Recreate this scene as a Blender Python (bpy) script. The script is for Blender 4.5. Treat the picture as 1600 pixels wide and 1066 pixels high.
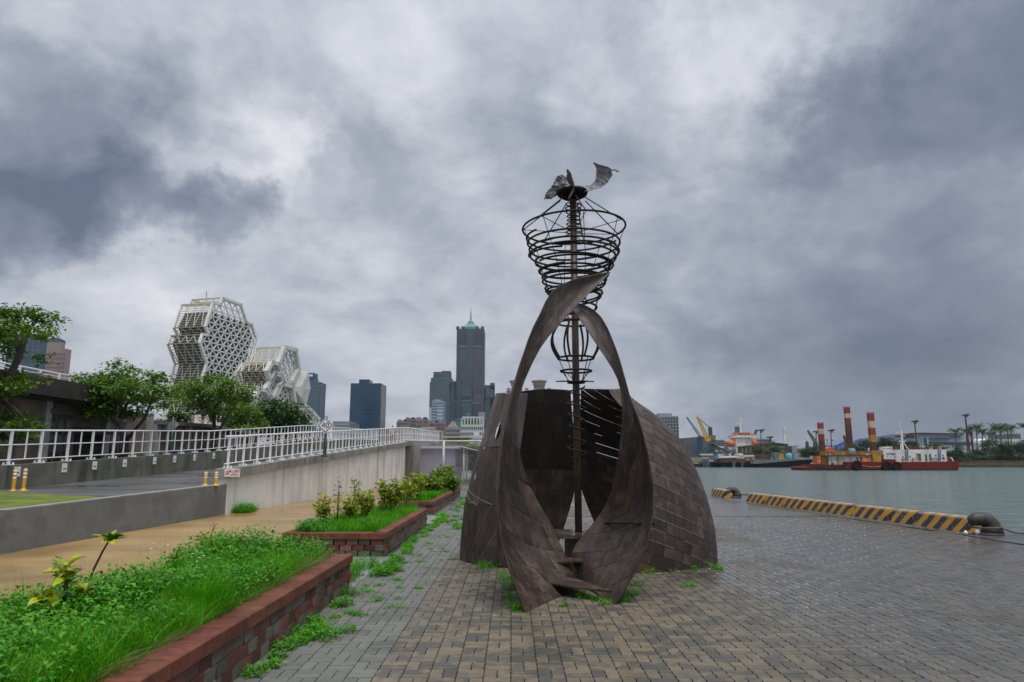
import bpy, bmesh, math, random
import numpy as np
from mathutils import Vector, Matrix

for _o in list(bpy.data.objects):
    bpy.data.objects.remove(_o, do_unlink=True)
SC = bpy.context.scene
COL = SC.collection
RND = random.Random(7)
NR = np.random.default_rng(11)
rad = math.radians

# ------------------------------------------------------------------ camera, sky, sun, exposure
F, CX, CY, EYE = 1067.0, 800.0, 533.0, 1.6          # photo is 1600 x 1066, 24 mm lens, horizon at row 718
PITCH = math.atan((718.0 - CY) / F)
SP, CP = math.sin(PITCH), math.cos(PITCH)
cam = bpy.data.cameras.new('camera')
cam.lens, cam.sensor_width = 24.0, 36.0
cam.clip_start, cam.clip_end = 0.05, 9000
camo = bpy.data.objects.new('camera', cam)
COL.objects.link(camo)
camo.location = (0, 0, EYE)
camo.rotation_euler = (math.pi / 2 + PITCH, 0, 0)
SC.camera = camo

def ray(u, v):
    xc, yc = (u - CX) / F, (CY - v) / F
    return Vector((xc, CP - yc * SP, SP + yc * CP))
def P(u, v, Y):
    """point of the place at distance Y ahead, seen at photo pixel (u, v)"""
    d = ray(u, v)
    return Vector((d.x / d.y * Y, Y, EYE + d.z / d.y * Y))
def G(u, v, z=0.0):
    d = ray(u, v)
    k = (z - EYE) / d.z
    return Vector((d.x * k, d.y * k, z))
def Z(v, Y):
    return P(CX, v, Y).z

SUN_EL, SUN_AZ = rad(72), rad(150)     # azimuth measured clockwise from +Y
SUN_STRENGTH, SKY_STRENGTH, EXPOSURE = 1.5, 0.08, 0.80
sd = Vector((math.sin(SUN_AZ) * math.cos(SUN_EL), math.cos(SUN_AZ) * math.cos(SUN_EL), math.sin(SUN_EL)))
sl = bpy.data.lights.new('sun', 'SUN')
sl.energy, sl.angle, sl.color = SUN_STRENGTH, rad(30), (1.0, 0.97, 0.93)
so = bpy.data.objects.new('sun', sl)
so.rotation_euler = sd.to_track_quat('Z', 'Y').to_euler()
so.location = (0, 0, 60)
COL.objects.link(so)
SC.view_settings.view_transform = 'Standard'
SC.view_settings.look = 'None'
SC.view_settings.gamma = 1
SC.view_settings.exposure = EXPOSURE
SC.view_settings.use_curve_mapping = False
SC.cycles.max_bounces = 8
SC.cycles.diffuse_bounces = 3
SC.cycles.glossy_bounces = 3
SC.cycles.transparent_max_bounces = 8
SC.cycles.volume_bounces = 0
SC.cycles.use_denoising = True

class NT:
    """small helper to wire nodes"""
    def __init__(s, tree):
        s.t = tree
        s.n = tree.nodes
        s.n.clear()
    def new(s, typ, ins=None, **kw):
        n = s.n.new(typ)
        for k, v in kw.items():
            setattr(n, k, v)
        for k, v in (ins or {}).items():
            s.put(n.inputs[k], v)
        return n
    def put(s, sock, v):
        if isinstance(v, bpy.types.NodeSocket):
            s.t.links.new(v, sock)
        elif isinstance(v, bpy.types.Node):
            s.t.links.new(v.outputs[0], sock)
        else:
            if hasattr(sock, 'default_value') and hasattr(sock.default_value, '__len__') and not isinstance(v, str):
                v = tuple(v)
                if len(sock.default_value) == 4 and len(v) == 3:
                    v = v + (1.0,)
            sock.default_value = v
    def math(s, op, a, b=0.0, c=0.0, clamp=False):
        n = s.n.new('ShaderNodeMath')
        n.operation = op
        n.use_clamp = clamp
        for i, v in enumerate((a, b, c)):
            if i < len(n.inputs):
                s.put(n.inputs[i], v)
        return n.outputs[0]
    def vec(s, op, a, b=(0, 0, 0), out=0):
        n = s.n.new('ShaderNodeVectorMath')
        n.operation = op
        s.put(n.inputs[0], a)
        if op == 'SCALE':
            s.put(n.inputs['Scale'], b)
        else:
            s.put(n.inputs[1], b)
        return n.outputs[out]
    def mix(s, fac, a, b, blend='MIX'):
        n = s.n.new('ShaderNodeMix')
        n.data_type = 'RGBA'
        n.blend_type = blend
        s.put(n.inputs[0], fac)
        s.put(n.inputs[6], a)
        s.put(n.inputs[7], b)
        return n.outputs[2]
    def noise(s, vec, scale, detail=4.0, rough=0.55, dist=0.0):
        n = s.new('ShaderNodeTexNoise', {'Scale': scale, 'Detail': detail, 'Roughness': rough, 'Distortion': dist})
        if vec is not None:
            s.put(n.inputs['Vector'], vec)
        return n
    def ramp(s, fac, stops, interp='LINEAR'):
        n = s.n.new('ShaderNodeValToRGB')
        cr = n.color_ramp
        cr.interpolation = interp
        while len(cr.elements) < len(stops):
            cr.elements.new(0.5)
        for e, (p, c) in zip(cr.elements, stops):
            e.position = p
            e.color = tuple(c) + (1.0,) if len(c) == 3 else c
        s.put(n.inputs[0], fac)
        return n.outputs[0]
    def rng(s, v, a, b, c, d, smooth=True):
        n = s.n.new('ShaderNodeMapRange')
        n.interpolation_type = 'SMOOTHSTEP' if smooth else 'LINEAR'
        s.put(n.inputs[0], v)
        for i, q in enumerate((a, b, c, d)):
            n.inputs[i + 1].default_value = q
        return n.outputs[0]

def make_world():
    w = bpy.data.worlds.new('World')
    SC.world = w
    w.use_nodes = True
    k = NT(w.node_tree)
    tc = k.new('ShaderNodeTexCoord')
    d0 = tc.outputs['Generated']
    sky = k.new('ShaderNodeTexSky')
    sky.sky_type = 'NISHITA'
    sky.sun_disc = False
    sky.sun_elevation = SUN_EL
    sky.sun_rotation = SUN_AZ
    sky.air_density, sky.dust_density = 1.0, 2.5
    # warp the direction so that the banks of cloud have ragged edges
    w1 = k.noise(d0, 3.4, 3.0, 0.5)
    w2 = k.noise(d0, 11.0, 7.0, 0.62)
    off = k.vec('ADD', k.vec('SCALE', k.vec('SUBTRACT', w1.outputs['Color'], (0.5, 0.5, 0.5)), 0.16), k.vec('SCALE', k.vec('SUBTRACT', w2.outputs['Color'], (0.5, 0.5, 0.5)), 0.19))
    dw = k.vec('ADD', d0, off)
    sep = k.new('ShaderNodeSeparateXYZ', {0: d0})
    zz = k.math('ADD', k.math('MAXIMUM', sep.outputs[2], 0.0), 0.42)
    flat = k.new('ShaderNodeCombineXYZ', {0: k.math('DIVIDE', sep.outputs[0], zz), 1: k.math('DIVIDE', sep.outputs[1], zz), 2: 0.0})
    n1 = k.noise(flat.outputs[0], 2.3, 9.0, 0.60, 0.5)
    n2 = k.noise(flat.outputs[0], 6.0, 10.0, 0.66, 0.3)
    val = k.math('ADD', k.math('MULTIPLY', n1.outputs['Fac'], 0.56), k.math('MULTIPLY', n2.outputs['Fac'], 0.38))
    val = k.math('ADD', val, 0.105)
    # banks of cloud: photo direction, angular size, strength (minus = heavy grey, plus = thin bright)
    for u, v, r, a in ((90, 200, 200, -.30), (215, 290, 120, -.20), (40, 320, 120, -.17), (345, 330, 80, -.24), (1580, 110, 180, -.30),
                       (1310, 185, 140, -.17), (910, 230, 170, -.12), (560, 245, 150, -.10), (1420, 430, 420, -.12),
                       (1330, 640, 340, -.18), (1500, 560, 300, -.10), (1310, 180, 100, -.12), (268, 235, 70, .20), (420, 260, 70, .1), (70, 70, 200, .16), (560, 110, 330, .08),
                       (1040, 130, 200, .09), (1230, 70, 150, .07), (640, 590, 260, .05), (200, 440, 230, .09),
                       (430, 480, 260, .02), (1090, 60, 120, .1), (420, 190, 90, .10), (640, 200, 70, .08), (900, 150, 80, .10)):
        dd = ray(u, v).normalized()
        ang = r / F
        dist = k.vec('DISTANCE', dw, dd, out=1)
        val = k.math('ADD', val, k.math('MULTIPLY', k.rng(dist, ang * (0.35 if a < -.15 else 0.1), ang, 1.0, 0.0), a))
    colr = k.ramp(val, ((0.10, (0.10, 0.13, 0.19)), (0.36, (0.215, 0.248, 0.318)), (0.52, (0.345, 0.375, 0.440)),
                        (0.68, (0.55, 0.57, 0.625)), (0.90, (0.84, 0.84, 0.87))))
    b1 = k.new('ShaderNodeBackground', {'Color': sky.outputs[0], 'Strength': SKY_STRENGTH})
    b2 = k.new('ShaderNodeBackground', {'Color': colr, 'Strength': k.rng(sep.outputs[2], 0.45, 1.0, 0.645, 0.95, False)})
    mx = k.new('ShaderNodeMixShader', {0: 0.95, 1: b1.outputs[0], 2: b2.outputs[0]})
    k.new('ShaderNodeOutputWorld', {'Surface': mx.outputs[0]})
make_world()

# ------------------------------------------------------------------ materials
MATS = {}
def mat(name, c1, c2=None, scale=3.0, rough=0.6, bump=0.0, bscale=None, metal=0.0, rnd=0.0, coord='pos', stretch=(1, 1, 1),
        spec=0.5, translucent=0.0, stain=None, stain_scale=(1, 1, 1), stain_amt=0.6, rough2=None, contrast=(0.35, 0.65), emit=None, coat=0.0):
    """principled material: two tones by noise, per-piece variation (rnd), fine relief, optional shaped stains"""
    if name in MATS:
        return MATS[name]
    m = bpy.data.materials.new(name)
    m.use_nodes = True
    k = NT(m.node_tree)
    geo = k.new('ShaderNodeNewGeometry')
    if coord == 'pos':
        vec = geo.outputs['Position']
    else:
        vec = k.new('ShaderNodeTexCoord').outputs['Object']
    if stretch != (1, 1, 1):
        vec = k.vec('MULTIPLY', vec, stretch)
    c2 = c2 or tuple(min(1, x * 1.25) for x in c1)
    n = k.noise(vec, scale, 6.0, 0.6)
    fac = k.rng(n.outputs['Fac'], contrast[0], contrast[1], 0.0, 1.0)
    colr = k.mix(fac, c1, c2)
    if rnd > 0:
        oi = k.new('ShaderNodeObjectInfo')
        r = k.math('FRACT', k.math('ADD', geo.outputs['Random Per Island'], oi.outputs['Random']))
        hsv = k.new('ShaderNodeHueSaturation', {'Hue': k.rng(k.math('FRACT', k.math('MULTIPLY', r, 7.3)), 0, 1, 0.5 - 0.03 * rnd, 0.5 + 0.03 * rnd, False),
                                               'Saturation': 1.0, 'Value': k.rng(r, 0, 1, 1 - 0.5 * rnd, 1 + 0.5 * rnd, False), 'Color': colr})
        colr = hsv.outputs[0]
    if stain:
        sv = k.vec('MULTIPLY', geo.outputs['Position'], stain_scale)
        ns = k.noise(sv, 1.0, 6.0, 0.65)
        colr = k.mix(k.math('MULTIPLY', k.rng(ns.outputs['Fac'], 0.5, 0.68, 0.0, 1.0), stain_amt), colr, stain)
    b = k.new('ShaderNodeBsdfPrincipled', {'Base Color': colr, 'Metallic': metal, 'Specular IOR Level': spec, 'Coat Weight': coat})
    if rough2 is not None:
        nr = k.noise(vec, scale * 0.5, 4.0, 0.6)
        k.put(b.inputs['Roughness'], k.rng(nr.outputs['Fac'], 0.35, 0.65, rough, rough2))
    else:
        b.inputs['Roughness'].default_value = rough
    if emit:
        k.put(b.inputs['Emission Color'], emit)
        b.inputs['Emission Strength'].default_value = 1.0
    if bump > 0:
        nb = k.noise(vec, bscale or scale * 8, 5.0, 0.6)
        bp = k.new('ShaderNodeBump', {'Strength': 1.0, 'Distance': bump, 'Height': nb.outputs['Fac']})
        k.put(b.inputs['Normal'], bp.outputs[0])
    out = b.outputs[0]
    if translucent > 0:
        tr = k.new('ShaderNodeBsdfTranslucent', {'Color': colr})
        out = k.new('ShaderNodeMixShader', {0: translucent, 1: b.outputs[0], 2: tr.outputs[0]}).outputs[0]
    k.new('ShaderNodeOutputMaterial', {'Surface': out})
    MATS[name] = m
    return m

# ------------------------------------------------------------------ mesh building
def root_loc(o):
    L = Vector((0, 0, 0))
    while o is not None:
        L += o.location
        o = o.parent
    return L

class MB:
    def __init__(s):
        s.v, s.f, s.sm = [], [], False
    def add(s, verts, faces):
        b = len(s.v)
        s.v.extend([tuple(p) for p in verts])
        s.f.extend([tuple(i + b for i in q) for q in faces])
        return s
    def box(s, x0, x1, y0, y1, z0, z1):
        v = [(x, y, z) for z in (z0, z1) for y in (y0, y1) for x in (x0, x1)]
        return s.add(v, [(0, 2, 3, 1), (4, 5, 7, 6), (0, 1, 5, 4), (2, 6, 7, 3), (0, 4, 6, 2), (1, 3, 7, 5)])
    def obox(s, c, sx, sy, sz, rz=0.0, rx=0.0, ry=0.0):
        M = Matrix.Translation(c) @ Matrix.Rotation(rz, 4, 'Z') @ Matrix.Rotation(ry, 4, 'Y') @ Matrix.Rotation(rx, 4, 'X')
        v = [M @ Vector((x * sx / 2, y * sy / 2, z * sz / 2)) for z in (-1, 1) for y in (-1, 1) for x in (-1, 1)]
        return s.add(v, [(0, 2, 3, 1), (4, 5, 7, 6), (0, 1, 5, 4), (2, 6, 7, 3), (0, 4, 6, 2), (1, 3, 7, 5)])
    def bbox(s, x0, x1, y0, y1, z0, z1, b=0.006):
        """box with bevelled top edges"""
        v = []
        for z, q in ((z0, 0.0), (z1 - b, 0.0), (z1, b)):
            v += [(x0 + q, y0 + q, z), (x1 - q, y0 + q, z), (x1 - q, y1 - q, z), (x0 + q, y1 - q, z)]
        f = [(3, 2, 1, 0), (8, 9, 10, 11)]
        for L in (0, 4):
            for i in range(4):
                j = (i + 1) % 4
                f.append((L + i, L + j, L + 4 + j, L + 4 + i))
        return s.add(v, f)
    def bar(s, p0, p1, w, h=None):
        """square bar between two points"""
        p0, p1 = Vector(p0), Vector(p1)
        h = h or w
        d = (p1 - p0)
        if d.length < 1e-6:
            return s
        d.normalize()
        up = Vector((0, 0, 1)) if abs(d.z) < 0.95 else Vector((0, 1, 0))
        a = d.cross(up).normalized() * (w / 2)
        b = a.cross(d).normalized() * (h / 2)
        v = [p + a * i + b * j for p in (p0, p1) for j in (-1, 1) for i in (-1, 1)]
        return s.add(v, [(0, 2, 3, 1), (4, 5, 7, 6), (0, 1, 5, 4), (2, 6, 7, 3), (0, 4, 6, 2), (1, 3, 7, 5)])
    def tube(s, pts, r, n=8, closed=False, cap=True):
        pts = [Vector(p) for p in pts]
        m = len(pts)
        rs = r if hasattr(r, '__len__') else [r] * m
        b = len(s.v)
        prev = None
        for i, p in enumerate(pts):
            if closed:
                t = pts[(i + 1) % m] - pts[i - 1]
            else:
                t = pts[min(i + 1, m - 1)] - pts[max(i - 1, 0)]
            t.normalize()
            if prev is None:
                up = Vector((0, 0, 1)) if abs(t.z) < 0.9 else Vector((1, 0, 0))
                a = t.cross(up).normalized()
            else:
                a = (prev - t * prev.dot(t)).normalized()
            prev = a
            c = t.cross(a)
            for j in range(n):
                q = 2 * math.pi * j / n
                s.v.append(tuple(p + (a * math.cos(q) + c * math.sin(q)) * rs[i]))
        for i in range(m if closed else m - 1):
            for j in range(n):
                k = (j + 1) % n
                i2 = (i + 1) % m
                s.f.append((b + i * n + j, b + i * n + k, b + i2 * n + k, b + i2 * n + j))
        if cap and not closed:
            s.f.append(tuple(b + j for j in range(n))[::-1])
            s.f.append(tuple(b + (m - 1) * n + j for j in range(n)))
        return s
    def lathe(s, c, prof, n=16, sx=1.0, sy=1.0):
        b = len(s.v)
        c = Vector(c)
        for r, z in prof:
            for j in range(n):
                q = 2 * math.pi * j / n
                s.v.append((c.x + r * math.cos(q) * sx, c.y + r * math.sin(q) * sy, c.z + z))
        for i in range(len(prof) - 1):
            for j in range(n):
                k = (j + 1) % n
                s.f.append((b + i * n + j, b + i * n + k, b + (i + 1) * n + k, b + (i + 1) * n + j))
        s.f.append(tuple(b + j for j in range(n))[::-1])
        s.f.append(tuple(b + (len(prof) - 1) * n + j for j in range(n)))
        return s
    def prism(s, poly, d):
        """polygon (3-D points) swept by vector d"""
        n = len(poly)
        d = Vector(d)
        v = [Vector(p) for p in poly] + [Vector(p) + d for p in poly]
        f = [tuple(range(n))[::-1], tuple(range(n, 2 * n))]
        for i in range(n):
            j = (i + 1) % n
            f.append((i, j, n + j, n + i))
        return s.add(v, f)
    def grid(s, pts, nu, nv):
        b = len(s.v)
        s.v.extend([tuple(p) for p in pts])
        for i in range(nu - 1):
            for j in range(nv - 1):
                a = b + i * nv + j
                s.f.append((a, a + 1, a + nv + 1, a + nv))
        return s
    def mesh(s, name, m, off=(0, 0, 0), smooth=False):
        me = bpy.data.meshes.new(name)
        ov = Vector(off)
        me.from_pydata([(x - ov.x, y - ov.y, z - ov.z) for x, y, z in s.v], [], s.f)
        for q in (m if isinstance(m, (list, tuple)) else [m]):
            me.materials.append(q)
        if smooth or s.sm:
            me.polygons.foreach_set('use_smooth', [True] * len(me.polygons))
        me.update()
        return me
    def build(s, name, m, parent=None, smooth=False, **props):
        me = s.mesh(name, m, root_loc(parent) if parent is not None else (0, 0, 0), smooth)
        return link(name, me, parent, **props)

def link(name, me, parent=None, loc=None, **props):
    o = bpy.data.objects.new(name, me)
    COL.objects.link(o)
    if parent is not None:
        o.parent = parent
    if loc is not None:
        o.location = loc
    for k, v in props.items():
        o[k] = v
    return o

def thing(name, label, cat, loc=(0, 0, 0), group=None):
    o = bpy.data.objects.new(name, None)
    COL.objects.link(o)
    o.empty_display_size = 0.2
    o.location = loc
    o['label'] = label
    o['category'] = cat
    if group:
        o['group'] = group
    return o

def copy_tree(o, parent=None):
    c = o.copy()
    COL.objects.link(c)
    c.parent = parent
    for ch in list(o.children):
        copy_tree(ch, c)
    return c

def np_mesh(name, verts, quads, m, parent=None, tris=False, smooth=False, **props):
    """fast mesh from numpy arrays; faces all quads (or all triangles)"""
    nf = 3 if tris else 4
    me = bpy.data.meshes.new(name)
    off = root_loc(parent) if parent is not None else Vector((0, 0, 0))
    v = np.asarray(verts, dtype=np.float32) - np.array(off, dtype=np.float32)
    q = np.asarray(quads, dtype=np.int32)
    me.vertices.add(len(v))
    me.vertices.foreach_set('co', v.ravel())
    me.loops.add(q.size)
    me.loops.foreach_set('vertex_index', q.ravel())
    me.polygons.add(len(q))
    me.polygons.foreach_set('loop_start', np.arange(0, q.size, nf, dtype=np.int32))
    me.polygons.foreach_set('loop_total', np.full(len(q), nf, dtype=np.int32))
    for mm in (m if isinstance(m, (list, tuple)) else [m]):
        me.materials.append(mm)
    me.update(calc_edges=True)
    me.validate()
    if smooth:
        me.polygons.foreach_set('use_smooth', [True] * len(me.polygons))
    return link(name, me, parent, **props)

def text_mesh(body, size, m, M, name, parent=None, depth=0.004, **props):
    """flat lettering as a mesh, placed by the matrix M (text lies in its XY plane)"""
    cu = bpy.data.curves.new(name, 'FONT')
    cu.body = body
    cu.size = size
    cu.extrude = depth / 2
    cu.align_x, cu.align_y = 'CENTER', 'CENTER'
    cu.resolution_u = 3
    t = bpy.data.objects.new(name, cu)
    COL.objects.link(t)
    dg = bpy.context.evaluated_depsgraph_get()
    me = bpy.data.meshes.new_from_object(t.evaluated_get(dg))
    bpy.data.objects.remove(t, do_unlink=True)
    off = root_loc(parent) if parent is not None else Vector((0, 0, 0))
    me.transform(Matrix.Translation(-off) @ M)
    me.materials.clear()
    me.materials.append(m)
    return link(name, me, parent, **props)

FACE = Matrix.Rotation(math.pi / 2, 4, 'X')     # text that faces the camera (towards -Y)

def blades(pos, h, w, lean, m, name, parent=None, seg=2, **props):
    """grass blades: pos (n,3), heights, widths, lean vectors (n,2)"""
    n = len(pos)
    ang = NR.uniform(0, 2 * np.pi, n)
    side = np.stack([np.cos(ang), np.sin(ang), np.zeros(n)], 1) * (w[:, None] / 2)
    lv = np.concatenate([lean, np.zeros((n, 1))], 1)
    V = []
    for i in range(seg + 1):
        t = i / seg
        c = pos + lv * (t ** 2)[None] if False else pos + lv * (t * t)
        c = c + np.stack([np.zeros(n), np.zeros(n), h * (t - 0.25 * t * t * np.minimum(1.0, np.linalg.norm(lean, axis=1) / np.maximum(h, 1e-4)))], 1)
        k = (1 - t) * 0.9 + 0.1
        V += [c - side * k, c + side * k]
    V = np.stack(V, 1)
    base = (np.arange(n) * (2 * (seg + 1)))[:, None]
    Q = np.concatenate([base + np.array([[2 * i, 2 * i + 1, 2 * i + 3, 2 * i + 2]]) for i in range(seg)], 0)
    return np_mesh(name, V.reshape(-1, 3), Q, m, parent, **props)

def leaf_arrays(pos, dirs, length, width, droop=0.25, fold=0.15):
    """leaves as two quads folded on the midrib: base at pos, pointing along dirs"""
    n = len(pos)
    d = dirs / np.maximum(np.linalg.norm(dirs, axis=1, keepdims=True), 1e-6)
    up = np.tile(np.array([0, 0, 1.0]), (n, 1)) + NR.normal(0, 0.35, (n, 3))
    s = np.cross(d, up)
    s /= np.maximum(np.linalg.norm(s, axis=1, keepdims=True), 1e-6)
    nn = np.cross(s, d)
    L = length[:, None]
    W = width[:, None]
    b = pos
    mid = pos + d * L * 0.5 + nn * L * 0.06
    tip = pos + d * L - nn * L * droop
    l = mid + s * W * 0.5 + nn * W * fold
    r = mid - s * W * 0.5 + nn * W * fold
    V = np.stack([b, l, tip, r, mid], 1).reshape(-1, 3)
    o = (np.arange(n) * 5)[:, None]
    T = np.concatenate([o + np.array([[0, 4, 1]]), o + np.array([[1, 4, 2]]), o + np.array([[0, 3, 4]]), o + np.array([[3, 2, 4]])], 0)
    return V, T
# ------------------------------------------------------------------ ground, water, quay
WATER_Z = -1.4
def quay_x(y):            # the quay edge bends slightly
    return float(np.interp(y, [-50, 15, 28, 60, 268], [13.8, 10.95, 9.75, 9.3, 8.0]))

def m_plaza(name, base_only=False):
    """concrete pavers: grey-green strip on the left, tan mottled ones in the middle, wet grey on the right"""
    m = bpy.data.materials.new(name)
    m.use_nodes = True
    k = NT(m.node_tree)
    geo = k.new('ShaderNodeNewGeometry')
    pos = geo.outputs['Position']
    oi = k.new('ShaderNodeObjectInfo')
    r = k.math('FRACT', k.math('ADD', geo.outputs['Random Per Island'], oi.outputs['Random']))
    sp = k.new('ShaderNodeSeparateXYZ', {0: pos})
    big = k.noise(pos, 0.55, 4.0, 0.6)
    mid = k.noise(pos, 7.0, 4.0, 0.6)
    fine = k.noise(pos, 90.0, 3.0, 0.7)
    grey = k.mix(r, (0.112, 0.118, 0.099), (0.158, 0.163, 0.138))
    dgrey = k.mix(r, (0.072, 0.068, 0.058), (0.122, 0.112, 0.092))
    tan = k.mix(k.math('FRACT', k.math('MULTIPLY', r, 5.7)), (0.150, 0.118, 0.074), (0.198, 0.158, 0.102))
    # each paver was cast with a tan face that fades to grey in clouds
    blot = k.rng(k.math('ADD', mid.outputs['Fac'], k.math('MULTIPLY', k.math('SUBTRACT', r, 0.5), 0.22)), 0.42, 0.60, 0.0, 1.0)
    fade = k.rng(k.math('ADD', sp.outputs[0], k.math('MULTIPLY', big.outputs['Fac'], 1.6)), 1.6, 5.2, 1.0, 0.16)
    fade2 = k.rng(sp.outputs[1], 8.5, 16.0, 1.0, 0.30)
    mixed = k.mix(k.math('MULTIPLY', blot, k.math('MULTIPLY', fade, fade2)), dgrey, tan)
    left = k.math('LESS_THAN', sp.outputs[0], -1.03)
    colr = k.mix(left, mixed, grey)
    # moss and grime where it stays damp
    dn = k.noise(pos, 1.3, 6.0, 0.65)
    colr = k.mix(k.math('MULTIPLY', k.rng(dn.outputs['Fac'], 0.48, 0.68, 0.0, 1.0), 0.52), colr, (0.045, 0.043, 0.030))
    colr = k.mix(k.math('MULTIPLY', k.rng(fine.outputs['Fac'], 0.4, 0.7, 0.0, 1.0), 0.22), colr, (0.05, 0.05, 0.045))
    # wet film: puddled lane along the right
    wn = k.noise(k.vec('MULTIPLY', pos, (0.55, 0.22, 1.0)), 1.0, 4.0, 0.55)
    lane = k.math('ADD', wn.outputs['Fac'], k.rng(sp.outputs[0], 1.2, 4.5, -0.05, 0.15))
    wet = k.rng(lane, 0.46, 0.62, 0.0, 1.0)
    ro = k.math('ADD', k.rng(wet, 0, 1, 0.50, 0.14, False), k.math('MULTIPLY', fine.outputs['Fac'], 0.1))
    if base_only:
        # far part of the plaza: the joints of the paving as grooves in colour and relief
        br = k.new('ShaderNodeTexBrick', {'Vector': pos, 'Color1': (1, 1, 1), 'Color2': (0.78, 0.78, 0.78), 'Mortar': (0.25, 0.25, 0.24), 'Scale': 1.0,
                                          'Mortar Size': 0.012, 'Brick Width': 0.205, 'Row Height': 0.205})
        br.offset = 0.0
        colr = k.mix(1.0, colr, br.outputs[0], 'MULTIPLY')
    b = k.new('ShaderNodeBsdfPrincipled', {'Base Color': colr, 'Roughness': ro, 'Specular IOR Level': 0.5})
    bp = k.new('ShaderNodeBump', {'Strength': 0.6, 'Distance': 0.003, 'Height': fine.outputs['Fac']})
    k.put(b.inputs['Normal'], bp.outputs[0])
    k.new('ShaderNodeOutputMaterial', {'Surface': b.outputs[0]})
    return m

def m_water():
    m = bpy.data.materials.new('harbour water')
    m.use_nodes = True
    k = NT(m.node_tree)
    pos = k.new('ShaderNodeNewGeometry').outputs['Position']
    v = k.vec('MULTIPLY', pos, (0.55, 1.25, 1.0))
    n1 = k.noise(v, 1.1, 5.0, 0.62, 0.6)
    n2 = k.noise(k.vec('MULTIPLY', pos, (0.10, 0.22, 1.0)), 1.0, 3.0, 0.5)
    h = k.math('ADD', n1.outputs['Fac'], k.math('MULTIPLY', n2.outputs['Fac'], 1.4))
    bp = k.new('ShaderNodeBump', {'Strength': 1.0, 'Distance': 1.5, 'Height': h})
    b = k.new('ShaderNodeBsdfPrincipled', {'Base Color': (0.160, 0.220, 0.215), 'Roughness': 0.15, 'IOR': 1.33, 'Specular IOR Level': 0.5, 'Normal': bp.outputs[0]})
    k.new('ShaderNodeOutputMaterial', {'Surface': b.outputs[0]})
    return m

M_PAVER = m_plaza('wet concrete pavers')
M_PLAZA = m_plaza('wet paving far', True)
M_JOINT = mat('dark paving joints', (0.022, 0.024, 0.018), (0.04, 0.042, 0.028), 6, 0.9)
M_CONC = mat('weathered concrete', (0.20, 0.20, 0.19), (0.30, 0.295, 0.28), 1.2, 0.8, 0.004, 30, stain=(0.075, 0.075, 0.068), stain_scale=(2.0, 2.0, 0.35))
M_CONC_LOW = mat('grey cement render', (0.125, 0.135, 0.13), (0.20, 0.205, 0.20), 0.9, 0.6, 0.003, 25, stain=(0.075, 0.08, 0.075), stain_scale=(0.9, 0.9, 1.3), stain_amt=0.55, rough2=0.85)
M_CONC_PALE = mat('pale board-marked concrete', (0.60, 0.59, 0.56), (0.72, 0.71, 0.675), 1.0, 0.8, 0.004, 22, stain=(0.26, 0.25, 0.225), stain_scale=(1.7, 1.7, 0.10), stain_amt=0.55)
M_CONC_DARK = mat('mossy dark concrete', (0.095, 0.098, 0.075), (0.17, 0.165, 0.125), 1.4, 0.85, 0.004, 25, stain=(0.03, 0.032, 0.025), stain_scale=(1.6, 1.6, 0.18), stain_amt=0.75)
M_ASPH = mat('wet asphalt', (0.050, 0.052, 0.055), (0.11, 0.108, 0.104), 1.1, 0.06, 0.002, 60, rough2=0.6, stretch=(0.22, 1.0, 1.0))
M_OCHRE = mat('ochre resin path', (0.265, 0.168, 0.060), (0.335, 0.222, 0.090), 0.45, 0.20, 0.002, 90, stain=(0.21, 0.145, 0.07), stain_scale=(0.6, 0.35, 1.0), stain_amt=0.5, rough2=0.65)
M_EARTH = mat('dark earth', (0.05, 0.042, 0.03), (0.08, 0.07, 0.045), 4, 0.95)
M_CITY = mat('city ground', (0.13, 0.13, 0.12), (0.18, 0.18, 0.165), 0.05, 0.9)
M_WHITE = mat('white painted steel', (0.78, 0.78, 0.80), (0.84, 0.84, 0.85), 2, 0.4)

# ground: one sheet to the horizon, cut back along the harbour basin
g = MB()
ys = [-60, 15, 28, 60, 268]
q0 = [(-2200, y, -0.03) for y in ys]
q1 = [(quay_x(y) - 0.35, y, -0.03) for y in ys]
for i in range(4):
    g.add([q0[i], q1[i], q1[i + 1], q0[i + 1]], [(0, 1, 2, 3)])
g.add([(-2200, 268, -0.03), (2200, 268, -0.03), (2200, 2600, -0.03), (-2200, 2600, -0.03)], [(0, 1, 2, 3)])
g.build('ground', M_CITY, kind='structure')
w = MB()
w.add([(quay_x(-60) - 4, -60, WATER_Z), (2200, -60, WATER_Z), (2200, 270, WATER_Z), (7, 270, WATER_Z), (7, 60, WATER_Z)], [(0, 1, 2, 3, 4)])
w.build('harbour_water', m_water(), kind='structure')

# quay wall with its concrete coping strip
qw = MB()
for i in range(4):
    a, b = ys[i], ys[i + 1]
    xa, xb = quay_x(a), quay_x(b)
    qw.add([(xa - 1.25, a, 0.006), (xa, a, 0.006), (xb, b, 0.006), (xb - 1.25, b, 0.006),
            (xa - 1.25, a, -3), (xa, a, -3), (xb, b, -3), (xb - 1.25, b, -3)],
           [(0, 1, 2, 3), (1, 5, 6, 2), (0, 3, 7, 4), (0, 4, 5, 1), (3, 2, 6, 7)])
M_COPING = mat('wet quay coping', (0.060, 0.064, 0.07), (0.10, 0.102, 0.105), 0.8, 0.13, 0.002, 50, rough2=0.5)
qw.build('quay_wall', M_COPING, kind='structure')

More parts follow.
